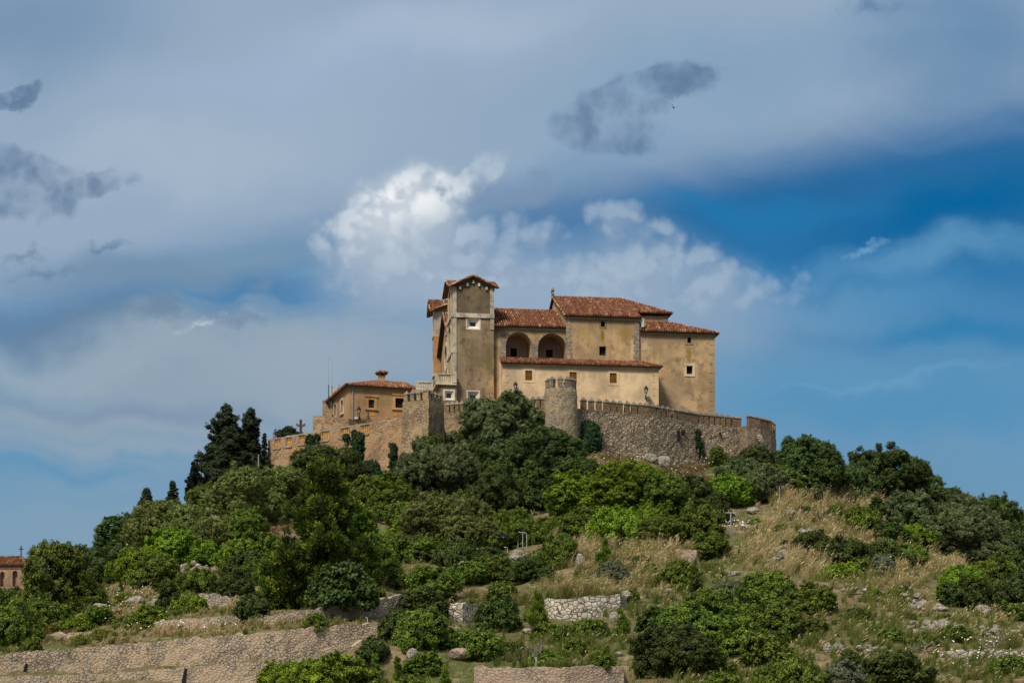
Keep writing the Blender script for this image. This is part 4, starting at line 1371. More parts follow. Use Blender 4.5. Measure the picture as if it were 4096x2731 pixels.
def balustrade(name, parent, p0, p1, zbase, h=0.95, n=8, mat='trim', posts=True, slab_=True):
    """stone rail on turned balusters between two plan points"""
    p0, p1 = Vector(p0), Vector(p1)
    d = p1 - p0
    e = d.normalized()
    w = Vector((-e.y, e.x)) * 0.14
    mb = MB()

    def bar(z0, z1, k, a=0.0, b=1.0):
        q0, q1 = p0 + d * a, p0 + d * b
        vs = []
        for z in (z0, z1):
            vs += [(q0.x - w.x * k, q0.y - w.y * k, z), (q1.x - w.x * k, q1.y - w.y * k, z), (q1.x + w.x * k, q1.y + w.y * k, z), (q0.x + w.x * k, q0.y + w.y * k, z)]
        mb.add(vs, [(3, 2, 1, 0), (4, 5, 6, 7), (0, 1, 5, 4), (1, 2, 6, 5), (2, 3, 7, 6), (3, 0, 4, 7)])
    bar(zbase, zbase + 0.14, 1.0)
    bar(zbase + h - 0.14, zbase + h, 1.15)
    if posts:
        L = max(d.length, 0.1)
        f = min(0.12, 0.34 / L)
        bar(zbase + 0.142, zbase + h - 0.142, 0.95, 0.0, f)
        bar(zbase + 0.142, zbase + h - 0.142, 0.95, 1 - f, 1.0)
    rail = mb.build(name, M[mat], parent)
    hb = h - 0.28
    for k in range(n):
        q = p0 + d * (0.14 + 0.72 * (k + 0.5) / n)
        m2 = MB()
        m2.lathe((q.x, q.y, zbase + 0.14), [(0.075, 0), (0.075, 0.06 * hb), (0.045, 0.12 * hb), (0.095, 0.36 * hb), (0.085, 0.48 * hb), (0.045, 0.76 * hb), (0.05, 0.85 * hb), (0.075, 0.93 * hb), (0.075, hb)], 8)
        m2.build('baluster', M[mat], rail, smooth=True)
    return rail


mb = MB()
mb.box((CH.u(1744, -0.8), -0.85, zb_ + 0.003), (CH.u(1826, -0.8), 0.0, zb_ + 0.22))
mb.box((CH.u(1744, -0.8), 0.0, zb_ + 0.003), (0.0, 15.5, zb_ + 0.215))
mb.build('balcony_slab', M['trim'], terr)
balustrade('balcony_rail', church, (CH.u(1748, -0.7), -0.7), (CH.u(1809, -0.7), -0.7), zb_ + 0.22, 0.98, 6)
balustrade('balcony_rail', church, (CH.u(1747, -0.7), -0.3), (CH.u(1733, 9), 9.0), zb_ + 0.22, 0.98, 10)
mb = MB()
mb.box((CH.u(1809, -0.7) + 0.02, -0.9, zb_ + 0.22), (CH.u(1826, -0.7), -0.12, zb_ + 1.22))
mb.build('corner_pedestal', M['pilaster'], terr)
zlow_ = CH.z(1563, CH.u(1700, 6), 6)
balustrade('stair_rail', church, (CH.u(1664, 6), 6), (CH.u(1734, 6), 6), zlow_ + 0.1, 0.92, 7)
mb = MB()
mb.box((CH.u(1648, 6), 5.7, ZB), (ub0 - 0.02, 14, zlow_ + 0.1))
mb.build('stair_block', M['pl_side'], church)

# ------------------------------------------------------------------ the lower house at the left
HO = Frame(1397, 230.0, 17.0, 40.6)
house = HO.root('house')
tag(house, 'low ochre house with shallow tiled hip roof and chimney, left of the church', 'house')
M['pl_house'] = plaster('house_render', (0.37, 0.225, 0.108), (0.25, 0.155, 0.075), grey=0.35)
hu1 = HO.u(1665)
hv1 = HO.v(1320)
hz = HO.z(1549, 3)
wh = [HO.rect(1474, 1598, 1497, 1631), HO.rect(1581, 1592, 1616, 1631)]
hw = wall_mesh('wall', M['pl_house'], house, 'F', 0.0, [(0, -2), (hu1, -2), (hu1, hz), (0, hz)], [(rectpts(*r), 0.3) for r in wh])
pane('window', M['glass'], hw, 'F', 0.26, rectpts(*wh[0]))
mb = MB()
r = wh[0]
for a, b in ((r[0], r[0] + 0.06), ((r[0] + r[2]) / 2 - 0.03, (r[0] + r[2]) / 2 + 0.03), (r[2] - 0.06, r[2])):
    mb.box((a, 0.2, r[1]), (b, 0.25, r[3]))
mb.box((r[0] + 0.065, 0.205, r[3] - 0.06), (r[2] - 0.065, 0.245, r[3]))
mb.build('window_bars', M['dark_wood'], hw)
pane('window', M['black'], hw, 'F', 0.28, rectpts(*wh[1]))
for r in wh:
    ring('window_surround', M['orange_stone'], hw, 'F', 0.0, rectpts(r[0] - 0.28, r[1] - 0.12, r[2] + 0.28, r[3] + 0.3), rectpts(*r), 0.05, 0.03)
    mb = MB()
    mb.box((r[0] - 0.4, -0.14, r[3] + 0.3), (r[2] + 0.4, 0.02, r[3] + 0.42))
    mb.build('lintel', M['orange_stone'], hw)
    mb = MB()
    mb.box((r[0] - 0.4, -0.16, r[1] - 0.24), (r[2] + 0.4, 0.02, r[1] - 0.125))
    mb.box((r[0] - 0.2, -0.02, r[1] - 0.85), (r[2] + 0.15, 0.02, r[1] - 0.245))
    mb.build('sill', M['orange_stone'], hw)
r = HO.rect(1540, 1655, 1612, 1676)
mb = MB()
mb.box((r[0], -0.03, r[1]), (r[2], 0.02, r[3]))
mb.build('bare_stone_patch', M['orange_stone'], hw)
wl = []
for (x0, y0, x1, y1) in ((1337, 1617, 1345, 1664), (1363, 1601, 1373, 1648)):
    va_, vb_ = HO.v(x1), HO.v(x0)
    zm = (va_ + vb_) / 2
    wl.append((va_, HO.z(y1, 0, zm), vb_, HO.z(y0, 0, zm)))
hl = wall_mesh('side_wall', M['pl_house'], house, 'L', 0.0, [(0, -2), (hv1, -2), (hv1, hz), (0, hz)], [(rectpts(*r), 0.3) for r in wl])
for r in wl:
    pane('side_window', M['glass'], hl, 'L', 0.26, rectpts(*r))
    ring('window_surround', M['trim'], hl, 'L', 0.0, rectpts(*grow(r, 0.22)), rectpts(*r), 0.05, 0.03)
    mb = MB()
    mb.box((-0.16, r[0] - 0.3, r[1] - 0.34), (0.02, r[2] + 0.3, r[1] - 0.225))
    mb.build('sill', M['trim'], hl)
mb = MB()
mb.tube([(HO.u(1411), -0.08, -1), (HO.u(1411), -0.08, hz - 0.2)], 0.055, 6)
mb.build('drainpipe', plain('grey_zinc_pipe', (0.22, 0.24, 0.24), 0.5), hw)
mb = MB()
mb.box((-0.2, -0.2, hz - 0.16), (hu1, 0.02, hz))
mb.box((-0.2, 0.021, hz - 0.16), (0.02, hv1 + 0.2, hz))
mb.build('cornice', M['cornice'], house)
ho = 0.45
hr0 = HO.u(1500, hv1 / 2)
hzr = HO.z(1527, hr0, hv1 / 2)
roof('roof', house, [((-ho, -ho, hz), (hu1, -ho, hz), [(-ho, -ho, hz), (hu1, -ho, hz), (hu1, hv1 / 2, hzr), (hr0, hv1 / 2, hzr)]),
                    ((-ho, hv1 + ho, hz), (-ho, -ho, hz), [(-ho, hv1 + ho, hz), (-ho, -ho, hz), (hr0, hv1 / 2, hzr)]),
                    ((hu1, hv1 + ho, hz), (-ho, hv1 + ho, hz), [(hu1, hv1 + ho, hz), (-ho, hv1 + ho, hz), (hr0, hv1 / 2, hzr), (hu1, hv1 / 2, hzr)])],
     [((-ho, -ho, hz + 0.03), (hr0, hv1 / 2, hzr + 0.03)), ((hr0, hv1 / 2, hzr), (hu1, hv1 / 2, hzr))], 'tile_old')
cv_ = hv1 / 2 - 0.6
c0 = HO.rect(1516, 1503, 1539, 1532, cv_)
mb = MB()
mb.box((c0[0], cv_ - 0.3, c0[1] - 0.6), (c0[2], cv_ + 0.35, c0[3]))
mb.box((c0[0], cv_ - 0.3, c0[3]), (c0[0] + 0.1, cv_ + 0.35, c0[3] + 0.22))
mb.box((c0[2] - 0.1, cv_ - 0.3, c0[3]), (c0[2], cv_ + 0.35, c0[3] + 0.22))
chim = mb.build('chimney', M['pl_house'], house)
cc = ((c0[0] + c0[2]) / 2, cv_ + 0.02)
k0, k1, zc0 = (c0[2] - c0[0]) / 2 + 0.22, 0.52, c0[3] + 0.2
cps = [Vector((cc[0] - k0, cc[1] - k1, zc0)), Vector((cc[0] + k0, cc[1] - k1, zc0)), Vector((cc[0] + k0, cc[1] + k1, zc0)), Vector((cc[0] - k0, cc[1] + k1, zc0))]
tp = Vector((cc[0], cc[1], zc0 + 0.36))
roof('chimney_cap', chim, [(cps[k], cps[(k + 1) % 4], [cps[k], cps[(k + 1) % 4], tp]) for k in range(4)])
mb = MB()
rr = HO.rect(1323, 1557, 1345, 1590, hv1 - 1)
mb.box((rr[0], hv1 - 1.6, rr[1] - 0.9), (rr[0] + 0.55, hv1 - 1, rr[3]))
mb.build('white_flue', M['white_frame'], house)
mb = MB()
mb.lathe((rr[0] + 0.85, hv1 - 1.3, rr[1] - 0.6), [(0.2, 0), (0.2, 1.1), (0.28, 1.12), (0.28, 1.4), (0.1, 1.6)], 8)
mb.build('metal_flue', M['iron'], house)

# antennas beside the house
for (x, yt, lab) in ((1314.5, 1420, 'taller of the two thin whip antennas on the roof edge of the low ochre house'), (1328, 1436, 'shorter of the two thin whip antennas on the roof edge of the low ochre house')):
    an = empty('whip_antenna', (xof(x, 237.5), 237.5, zof(1590, 237.5)))
    tag(an, lab, 'antenna', 'whip antennas by the house')
    h = zof(yt, 237.5) - zof(1590, 237.5)
    mb = MB()
    mb.tube([(0, 0, -1.2), (0, 0, h * 0.3)], 0.045, 6)
    mb.build('mast', M['iron'], an)
    mb = MB()
    mb.tube([(0, 0, h * 0.3), (0.03, 0, h * 0.65), (0.0, 0, h)], [0.028, 0.024, 0.014], 6)
    mb.build('whip', M['steel'], an)
tv = empty('television_antenna', (xof(1356, 236), 236, zof(1585, 236)))
tag(tv, 'small television aerial with cross bars on the house roof beside the whip antennas', 'antenna')
mb = MB()
mb.tube([(0, 0, -0.8), (0, 0, 1.35)], 0.03, 6)
mb.build('mast', M['iron'], tv)
mb = MB()
for z in (1.0, 1.15, 1.3):
    mb.tube([(-0.34, 0, z), (0.34, 0, z)], 0.018, 5)
for x in (-0.34, 0.34):
    mb.tube([(x, 0, 0.98), (x, 0, 1.32)], 0.015, 5)
mb.build('elements', M['steel'], tv)

# small rubble building and yard wall behind the parapet
mb = MB()
a = (xof(1291, 240), 240)
mb.box((a[0], 239.6, zof(1700, 240)), (xof(1322, 240), 243, zof(1603, 240)))
mb.box((xof(1308, 238), 237.0, zof(1710, 238)), (xof(1332, 238), 238.6, zof(1657, 238)))
o = mb.build('stone_outbuilding', M['terrace'])
tag(o, 'small rubble stone block standing against the left end of the low ochre house', 'outbuilding')
o = slab('yard_wall', [(xof(1252, 233), 233.0, zof(1661, 233), zof(1740, 233)), (xof(1322, 231.2), 231.2, zof(1668, 231.2), zof(1740, 231.2)), (xof(1394, 229.4), 229.4, zof(1676, 229.4), zof(1740, 229.4))], M['terrace'], 2.0, step=0.4, rough=0.03)
tag(o, 'low stone yard wall between the parapet and the low ochre house', 'wall')

# ------------------------------------------------------------------ fortress walls
def along(seq, px):
    """point of a wall run at a given column"""
    xs = [CX + FP * p[0] / p[1] for p in seq]
    return [float(np.interp(px, xs, [p[k] for p in seq])) for k in range(4)]


def merlon(parent, c, ang, w=0.53, h=0.84, d=0.44, cap=0.46, mat='merlon'):
    """tapered rubble block under a pyramid cap, both meshes of their own"""
    mb = MB()
    ca, sa = math.cos(ang), math.sin(ang)

    def T(x, y, z):
        return (c[0] + x * ca - y * sa, c[1] + x * sa + y * ca, c[2] + z)
    j = lambda: random.uniform(-0.03, 0.03)
    vs, n = [], 3
    for i in range(n + 1):
        z = -0.12 + (h + 0.12) * i / n
        for x, y in ((-w / 2, -d / 2), (w / 2, -d / 2), (w / 2, d / 2), (-w / 2, d / 2)):
            vs.append(T(x + j(), y + j() * 0.6, z + j() * 0.5))
    fs = [(i * 4 + k, i * 4 + (k + 1) % 4, i * 4 + 4 + (k + 1) % 4, i * 4 + 4 + k) for i in range(n) for k in range(4)] + [(3, 2, 1, 0), tuple(n * 4 + k for k in range(4))]
    mb.add(vs, fs)
    o = mb.build('merlon', M[mat], parent)
    mb = MB()
    e = 0.05
    h0 = h + 0.015
    b = [T(x, y, h0) for x, y in ((-w / 2 - e, -d / 2 - e), (w / 2 + e, -d / 2 - e), (w / 2 + e, d / 2 + e), (-w / 2 - e, d / 2 + e))]
    t = [T(x, y, h0 + 0.07) for x, y in ((-w / 2 - e, -d / 2 - e), (w / 2 + e, -d / 2 - e), (w / 2 + e, d / 2 + e), (-w / 2 - e, d / 2 + e))]
    mb.add(b + t + [T(j() * 0.5, j() * 0.5, h0 + cap + j())], [(3, 2, 1, 0), (0, 1, 5, 4), (1, 2, 6, 5), (2, 3, 7, 6), (3, 0, 4, 7), (4, 5, 8), (5, 6, 8), (6, 7, 8), (7, 4, 8)])
    mb.build('cap', M['cap'], o)
    return o


def merlon_run(parent, seq, pxs, off=0.22, **kw):
    for i, px in enumerate(pxs):
        p = along(seq, px)
        q0, q1 = along(seq, px - 6), along(seq, px + 6)
        ang = math.atan2(q1[1] - q0[1], q1[0] - q0[0])
        merlon(parent, (p[0] - math.sin(ang) * off, p[1] + math.cos(ang) * off, p[2]), ang, **kw)


# terrace wall with the six baluster windows (left)
terrace = empty('terrace_wall', (TERR[0][0], TERR[0][1], 0))
tag(terrace, 'tall ochre rubble terrace wall with baluster openings under its grey coping, left of the square tower', 'wall')


def local(seq, org):
    return [(p[0] - org[0], p[1] - org[1], p[2], p[3]) for p in seq]


OPEN = [(1099, 1123), (1146, 1169), (1196, 1220), (1283, 1319), (1362, 1399), (1442, 1478)]
PH = 1.10                      # parapet height
TL = local(TERR, TERR[0])
body = [(p[0], p[1], p[2] - PH, p[3]) for p in TL]
slab('wall', body, M['terrace'], 0.9, terrace, step=0.5, rough=0.02, batter=0.055, top_rough=0.0)
cuts = [1072] + [v for o_ in OPEN for v in o_] + [1622]
for i in range(0, len(cuts), 2):
    a, b = along(TERR, cuts[i]), along(TERR, cuts[i + 1])
    n = max(2, int((cuts[i + 1] - cuts[i]) / 40) + 1)
    pts = [along(TERR, cuts[i] + (cuts[i + 1] - cuts[i]) * k / (n - 1)) for k in range(n)]
    slab('parapet', [(p[0] - TERR[0][0], p[1] - TERR[0][1], p[2] - 0.16, p[2] - PH - 0.02) for p in pts], M['terrace'], 0.42, terrace, step=0.4, rough=0.025, top_rough=0.0, extra=0.0)
slab('coping', [(p[0], p[1], p[2], p[2] - 0.16) for p in TL], M['coping'], 0.6, terrace, step=0.5, rough=0.02, batter=0.0, top_rough=0.02, extra=0.0)
for a, b in OPEN:
    p, q = along(TERR, a), along(TERR, b)
    p0, p1 = Vector((p[0] - TERR[0][0], p[1] - TERR[0][1] + 0.2)), Vector((q[0] - TERR[0][0], q[1] - TERR[0][1] + 0.2))
    zb0_ = p[2] - PH
    n = 4 if b - a < 30 else 5
    for k in range(n):
        c = p0.lerp(p1, (k + 0.5) / n)
        mb = MB()
        hb = PH - 0.19
        mb.lathe((c.x, c.y, zb0_), [(0.085, 0), (0.085, 0.08 * hb), (0.05, 0.14 * hb), (0.105, 0.36 * hb), (0.09, 0.5 * hb), (0.05, 0.78 * hb), (0.085, 0.9 * hb), (0.085, hb)], 8)
        mb.build('baluster', M['balus'], terrace, smooth=True)
    # grey sill under each opening
    d = (p1 - p0).normalized()
    mb = MB()
    s0, s1 = p0 - d * 0.12, p1 + d * 0.12
    nn = Vector((d.y, -d.x))
    vs = []
    for z in (zb0_ - 0.18, zb0_ + 0.02):
        for c, k in ((s0, 0.26), (s1, 0.26), (s1, -0.3), (s0, -0.3)):
            vs.append((c.x + nn.x * k, c.y + nn.y * k, z))
    mb.add(vs, [(3, 2, 1, 0), (4, 5, 6, 7), (0, 1, 5, 4), (1, 2, 6, 5), (2, 3, 7, 6), (3, 0, 4, 7)])
    mb.build('sill', M['coping'], terrace)

# curtain walls
curt = empty('curtain_wall', (CURT_R[0][0], CURT_R[0][1], 0))
tag(curt, 'long grey brown rubble castle wall with a row of pointed merlons, right of the round tower', 'castle wall')
cw = slab('wall', local(CURT_R, CURT_R[0]), M['fort'], 0.8, curt, step=0.4, rough=0.025, batter=0.03, top_rough=0.02)
RP = [2337, 2368.5, 2399, 2429, 2456, 2483, 2512, 2539, 2563, 2584, 2602, 2618, 2635, 2656, 2677, 2702, 2721, 2735, 2748, 2760, 2772, 2785, 2805, 2826, 2848, 2870, 2892, 2915, 2938, 2957]
LR = local(CURT_R, CURT_R[0])


class _S:      # same run, shifted into the wall's own axes
    pass


def merlon_run_local(parent, seq, pxs, off=0.22, **kw):
    o_ = seq[0]
    for px in pxs:
        p = along(seq, px)
        q0, q1 = along(seq, px - 6), along(seq, px + 6)
        ang = math.atan2(q1[1] - q0[1], q1[0] - q0[0])
        merlon(parent, (p[0] - o_[0] - math.sin(ang) * off, p[1] - o_[1] + math.cos(ang) * off, p[2]), ang, **kw)


merlon_run_local(curt, CURT_R, RP)
for (px, py, w, h) in ((2732, 1728, 0.42, 0.42), (2714, 1742, 0.32, 1.0), (2988, 1752, 0.22, 0.38), (2880, 1735, 0.2, 0.25)):
    p = along(CURT_R, px)
    mb = MB()
    z = zof(py, p[1])
    mb.box((p[0] - CURT_R[0][0] - w / 2, p[1] - CURT_R[0][1] - 0.28, z - h / 2), (p[0] - CURT_R[0][0] + w / 2, p[1] - CURT_R[0][1] - 0.05, z + h / 2))
    mb.build('wall_hole', M['black'], curt)

midw = empty('curtain_wall', (CURT_M[0][0], CURT_M[0][1], 0))
tag(midw, 'stretch of rubble castle wall with merlons between the square tower and the round tower', 'castle wall')
slab('wall', local(CURT_M, CURT_M[0]), M['tower'], 0.8, midw, step=0.4, rough=0.02, batter=0.02, top_rough=0.02)
merlon_run_local(midw, CURT_M, [1789, 1808, 1827, 1846, 1864, 1884, 1905, 1927, 1950, 1974, 2000, 2026, 2052, 2078, 2104, 2130, 2152, 2172], mat='merlon', w=0.42)

bq = [wp(2990, 228.6, 1700, 1900), wp(3040, 229.4, 1712, 1930), wp(3085, 231.0, 1722, 1930), wp(3104, 233.4, 1736, 1930)]
bas = empty('corner_bastion', (bq[0][0], bq[0][1], 0))
tag(bas, 'rounded rubble bastion with a close row of merlons at the right end of the walls', 'castle wall')
slab('wall', local(bq, bq[0]), M['fort_fine'], 3.5, bas, step=0.4, rough=0.02, batter=0.02, top_rough=0.02)
merlon_run_local(bas, bq, [3001, 3012, 3024, 3035, 3046, 3056, 3066, 3076, 3085, 3094, 3101], w=0.36, h=0.95, cap=0.34)
mb = MB()
for k in range(14):
    p = along(bq, 3035 + k * 2.2)
    z = zof(1742 + k * 7, p[1])
    s_ = random.uniform(0.16, 0.3)
    mb.box((p[0] - bq[0][0] - s_, p[1] - bq[0][1] - 0.32, z - 0.16), (p[0] - bq[0][0] + s_, p[1] - bq[0][1] + 0.1, z + 0.12), taper=0.04)
mb.build('broken_stones', M['dry'], bas)

# square tower
ST = Frame(1714, 216.6, -27.0, zof(1900, 216.6))     # u = 0 at the near corner
sq = ST.root('square_tower')
tag(sq, 'square battlemented rubble tower with a battered foot, in front of the low ochre house', 'tower')
su = -ST.u(1611)
# its other side runs back to column 1777
k_ = (1777 - CX) / FP
sv = ST.v(1777, 0.0)
sz = ST.z(1598, 0)
mb = MB()
n = 16
lv = []
for j in range(n + 1):
    f = j / n
    z = -3.0 + (sz + 3.0) * f
    fl_ = 0.52 * (1 - f) ** 1.4
    lv.append([(-su - fl_, -fl_ * 0.6, z), (0.02 * (1 - f), -fl_ * 0.6, z), (0.02 * (1 - f), sv, z), (-su - fl_, sv, z)])
seg = 6
vs, ring_n = [], seg * 4
for L in lv:
    for k in range(4):
        a, b = Vector(L[k]), Vector(L[(k + 1) % 4])
        for q in range(seg):
            p = a.lerp(b, q / seg)
            vs.append((p.x + random.gauss(0, 0.025), p.y + random.gauss(0, 0.025), p.z))
fs = [(j * ring_n + q, j * ring_n + (q + 1) % ring_n, (j + 1) * ring_n + (q + 1) % ring_n, (j + 1) * ring_n + q) for j in range(n) for q in range(ring_n)]
fs.append(tuple(n * ring_n + q for q in range(ring_n)))
mb.add(vs, fs)
mb.build('body', M['tower'], sq)
for x in (-su + 0.33, -su + 1.08, -su + 1.83):
    merlon(sq, (x, 0.26, sz), 0, w=0.44, h=0.72, mat='tower')
merlon(sq, (-0.33, 0.3, sz), 0, w=0.6, h=0.84, d=0.56, mat='tower')
for y in (1.05, 1.85, 2.65, 3.4):
    if y < sv:
        merlon(sq, (-0.26, y, sz), R(90), w=0.5, h=0.72, mat='tower')
for y in (1.2, 2.2, 3.1):
    if y < sv:
        merlon(sq, (-su + 0.26, y, sz), R(90), w=0.5, h=0.7, mat='tower')

# round tower
RY = 217.2
RX, RR = xof(2244, RY), 66 / FP * RY
rt = empty('round_tower', (RX, RY + 0.9, zof(1800, RY)))
tag(rt, 'round pale rubble watchtower with pointed merlons round its top', 'tower')
rz = zof(1541, RY - RR) - zof(1800, RY)
n, m = 40, 26
vs = []
for j in range(m + 1):
    z = -4.0 + (rz + 4.0) * j / m
    r = RR + 0.10 * (1 - j / m) - (0.07 if j == m else 0)
    for k in range(n):
        a = 2 * math.pi * k / n
        rr_ = r + random.gauss(0, 0.018)
        vs.append((rr_ * math.cos(a), rr_ * math.sin(a), z))
fs = [(j * n + k, j * n + (k + 1) % n, (j + 1) * n + (k + 1) % n, (j + 1) * n + k) for j in range(m) for k in range(n)] + [tuple(m * n + k for k in range(n))]
mb = MB()
mb.add(vs, fs)
mb.build('body', M['round'], rt, smooth=False)
for ang in (-163, -131, -93, -60, -36, -12):
    a = R(ang)
    merlon(rt, ((RR - 0.30) * math.cos(a), (RR - 0.30) * math.sin(a), rz), a + math.pi / 2, w=0.54, h=0.78, d=0.40, cap=0.42, mat='fort_fine')

# lower retaining walls seen at the far left of the hilltop
o = slab('retaining_wall', [(xof(874, 221), 221.0, zof(1946, 221), zof(2060, 221)), (xof(940, 219), 219.0, zof(1944, 219), zof(2070, 219))], M['terrace'], 1.2, step=0.4, rough=0.05, batter=0.06)
tag(o, 'end of a tall ochre stone retaining wall left of the sparse pale trees below the cypresses', 'wall')
o = slab('retaining_wall', [(xof(826, 219), 219.0, zof(2032, 219), zof(2075, 219)), (xof(848, 218.6), 218.6, zof(2010, 218.6), zof(2078, 218.6)), (xof(890, 218), 218.0, zof(2004, 218), zof(2085, 218))], M['rosewall'], 0.8, step=0.4, rough=0.05, top_rough=0.08)
tag(o, 'stepped low stone wall leading down left from the tall ochre retaining wall end', 'wall')

# ------------------------------------------------------------------ the far chapel at the left edge
CPY = 300.0
CP = Frame(-60, CPY, -4.0, zof(2440, CPY))
chap = CP.root('chapel')
tag(chap, 'small reddish stone chapel with tiled roof behind trees at the left edge', 'chapel')
u1 = CP.u(96)
czE = CP.z(2262, u1 / 2)
arcs = [archpts(CP.u(-36), CP.z(2345, 0), CP.u(-18), CP.z(2290, 0), 8), archpts(CP.u(0), CP.z(2345, 1), CP.u(18), CP.z(2285, 1), 8), archpts(CP.u(50), CP.z(2345, 4), CP.u(70), CP.z(2281, 4), 8)]
cwall = wall_mesh('wall', M['chapel'], chap, 'F', 0.0, [(0, -8), (u1, -8), (u1, czE), (0, czE)], [(a, 0.6, True) for a in arcs],
                  extra=[[(u1, 0, -8), (u1, 5.2, -8), (u1, 5.2, czE), (u1, 0, czE)], [(0, 0, -8), (0, 5.2, -8), (0, 5.2, czE), (0, 0, czE)]])
mb = MB()
mb.box((-0.2, -0.16, czE - 0.22), (u1 + 0.2, 0.02, czE))
mb.box((-0.1, -0.08, czE - 0.45), (u1 + 0.1, 0.02, czE - 0.23))
mb.build('cornice', M['chapel'], cwall)
ap = Vector((CP.u(82, 2.6), 2.6, CP.z(2226, 4, 2.6)))
ap0 = Vector((CP.u(-40, 2.6), 2.6, ap.z))
k = 0.35
e = [Vector((-k, -k, czE)), Vector((u1 + k, -k, czE)), Vector((u1 + k, 5.2 + k, czE)), Vector((-k, 5.2 + k, czE))]
ap.x = u1 - 1.2
ap0.x = 1.2
roof('roof', chap, [(e[0], e[1], [e[0], e[1], ap, ap0]), (e[1], e[2], [e[1], e[2], ap]), (e[2], e[3], [e[2], e[3], ap0, ap]), (e[3], e[0], [e[3], e[0], ap0])],
     [(ap0, ap), (e[1], ap), (e[0], ap0)])
kx = CP.u(84.5, 2.6)
cr = empty('iron_cross', CP.root('tmp').matrix_world @ Vector((0, 0, 0)))
bpy.data.objects.remove(bpy.data.objects['tmp'])
p = Vector((CP.X0 + kx * CP.c - 2.6 * CP.s, CP.Y(kx, 2.6), CP.z0 + ap.z - 0.1))
cr.location = p
tag(cr, 'tall dark iron cross standing on the far chapel roof', 'cross')
mb = MB()
mb.box((-0.07, -0.07, 0), (0.07, 0.07, zof(2174, CPY) - p.z))
mb.build('shaft', M['iron'], cr)
mb = MB()
zc_ = zof(2187, CPY) - p.z
mb.box((-0.33, -0.06, zc_ - 0.06), (-0.072, 0.06, zc_ + 0.06))
mb.box((0.072, -0.06, zc_ - 0.06), (0.33, 0.06, zc_ + 0.06))
mb.build('crossbar', M['iron'], cr)

# ------------------------------------------------------------------ lanterns, cross, wellhead, people
def lantern(px, py, Y, lab, side=1, box_side=-1):
    """old style wall lantern on a bracket with a small electric box"""
    o = empty('wall_lantern', (xof(px, Y), Y, zof(py, Y)))
    tag(o, lab, 'lantern', 'black wall lanterns')
    mb = MB()
    mb.tube([(0, 0.5, -0.05), (0, 0.1, -0.1), (0, -0.15, 0.05), (0, -0.2, 0.28)], 0.035, 6)
    mb.tube([(0, 0.5, 0.12), (0, -0.12, -0.02)], 0.02, 5)
    mb.tube([(0, 0.45, -0.28), (0, 0.42, 0.2)], 0.06, 6)
    mb.build('bracket', M['iron'], o)
    mb = MB()
    mb.add([(0.10 * math.cos(a), -0.2 + 0.10 * math.sin(a), 0.30) for a in [k * math.pi / 3 for k in range(6)]] + [(0.20 * math.cos(a), -0.2 + 0.20 * math.sin(a), 0.72) for a in [k * math.pi / 3 for k in range(6)]],
           [(k, (k + 1) % 6, 6 + (k + 1) % 6, 6 + k) for k in range(6)])
    mb.build('glass', plain('lantern_glass', (0.45, 0.43, 0.38), 0.3), o)
    mb = MB()
    for k in range(6):
        a = k * math.pi / 3
        mb.tube([(0.105 * math.cos(a), -0.2 + 0.105 * math.sin(a), 0.29), (0.205 * math.cos(a), -0.2 + 0.205 * math.sin(a), 0.73)], 0.022, 5)
    mb.lathe((0, -0.2, 0.72), [(0.25, 0), (0.25, 0.04), (0.16, 0.16), (0.10, 0.22), (0.09, 0.28), (0.04, 0.31), (0.03, 0.38)], 8)
    mb.lathe((0, -0.2, 0.22), [(0.05, 0), (0.12, 0.07)], 8)
    mb.build('frame', M['iron'], o)
    mb = MB()
    s = box_side
    a, b = sorted((0.15 * s, 0.50 * s))
    mb.box((a, 0.2, -0.22), (b, 0.45, 0.02))
    mb.build('junction_box', M['pale_metal'], o)


YL = lambda px: CH.Y(CH.u(px, VX - 0.55), VX - 0.55)
lantern(2062, 1568, YL(2062), 'black wall lantern on the lean-to above the olive tree crown', box_side=-1)
lantern(2584, 1584, YL(2584), 'black wall lantern near the right end of the pale lean-to', box_side=1)
lantern(1436, 1666, HO.Y(HO.u(1436, -0.55), -0.55), 'black wall lantern on the low ochre house above the terrace wall', box_side=-1)

wl_ = empty('well_frame', (xof(1473, 227.5), 227.5, zof(1706, 227.5)))
tag(wl_, 'black wrought iron well frame behind the terrace wall in front of the low ochre house', 'well')
mb = MB()
for sx in (-1, 1):
    mb.tube([(sx * 0.95, 0, 0), (sx * 0.5, 0, 0.35), (sx * 0.15, 0, 0.95), (0, 0, 1.25)], 0.035, 5)
    mb.tube([(sx * 0.35, 0, 0), (sx * 0.2, 0, 0.55), (0, 0, 1.0)], 0.03, 5)
mb.tube([(0, 0, 0.0), (0, 0, 1.45)], 0.035, 5)
mb.tube([(-0.5, 0, 0.35), (0.5, 0, 0.35)], 0.03, 5)
mb.lathe((0, 0, 1.3), [(0.03, 0), (0.12, 0.08), (0.03, 0.2)], 7)
mb.build('iron_frame', M['iron'], wl_)
mb = MB()
mb.tube([(-2.2, 0, 0.05), (-1.7, 0, 0.35), (-1.1, 0, 0.10), (-0.6, 0, 0.32)], 0.03, 5)
mb.tube([(0.7, 0, 0.32), (1.4, 0, 0.26), (2.6, 0, 0.30)], 0.03, 5)
for k in range(6):
    mb.tube([(0.9 + k * 0.3, 0, 0.28), (0.95 + k * 0.3, 0, 0.0)], 0.018, 4)
mb.build('railing', M['iron'], wl_)

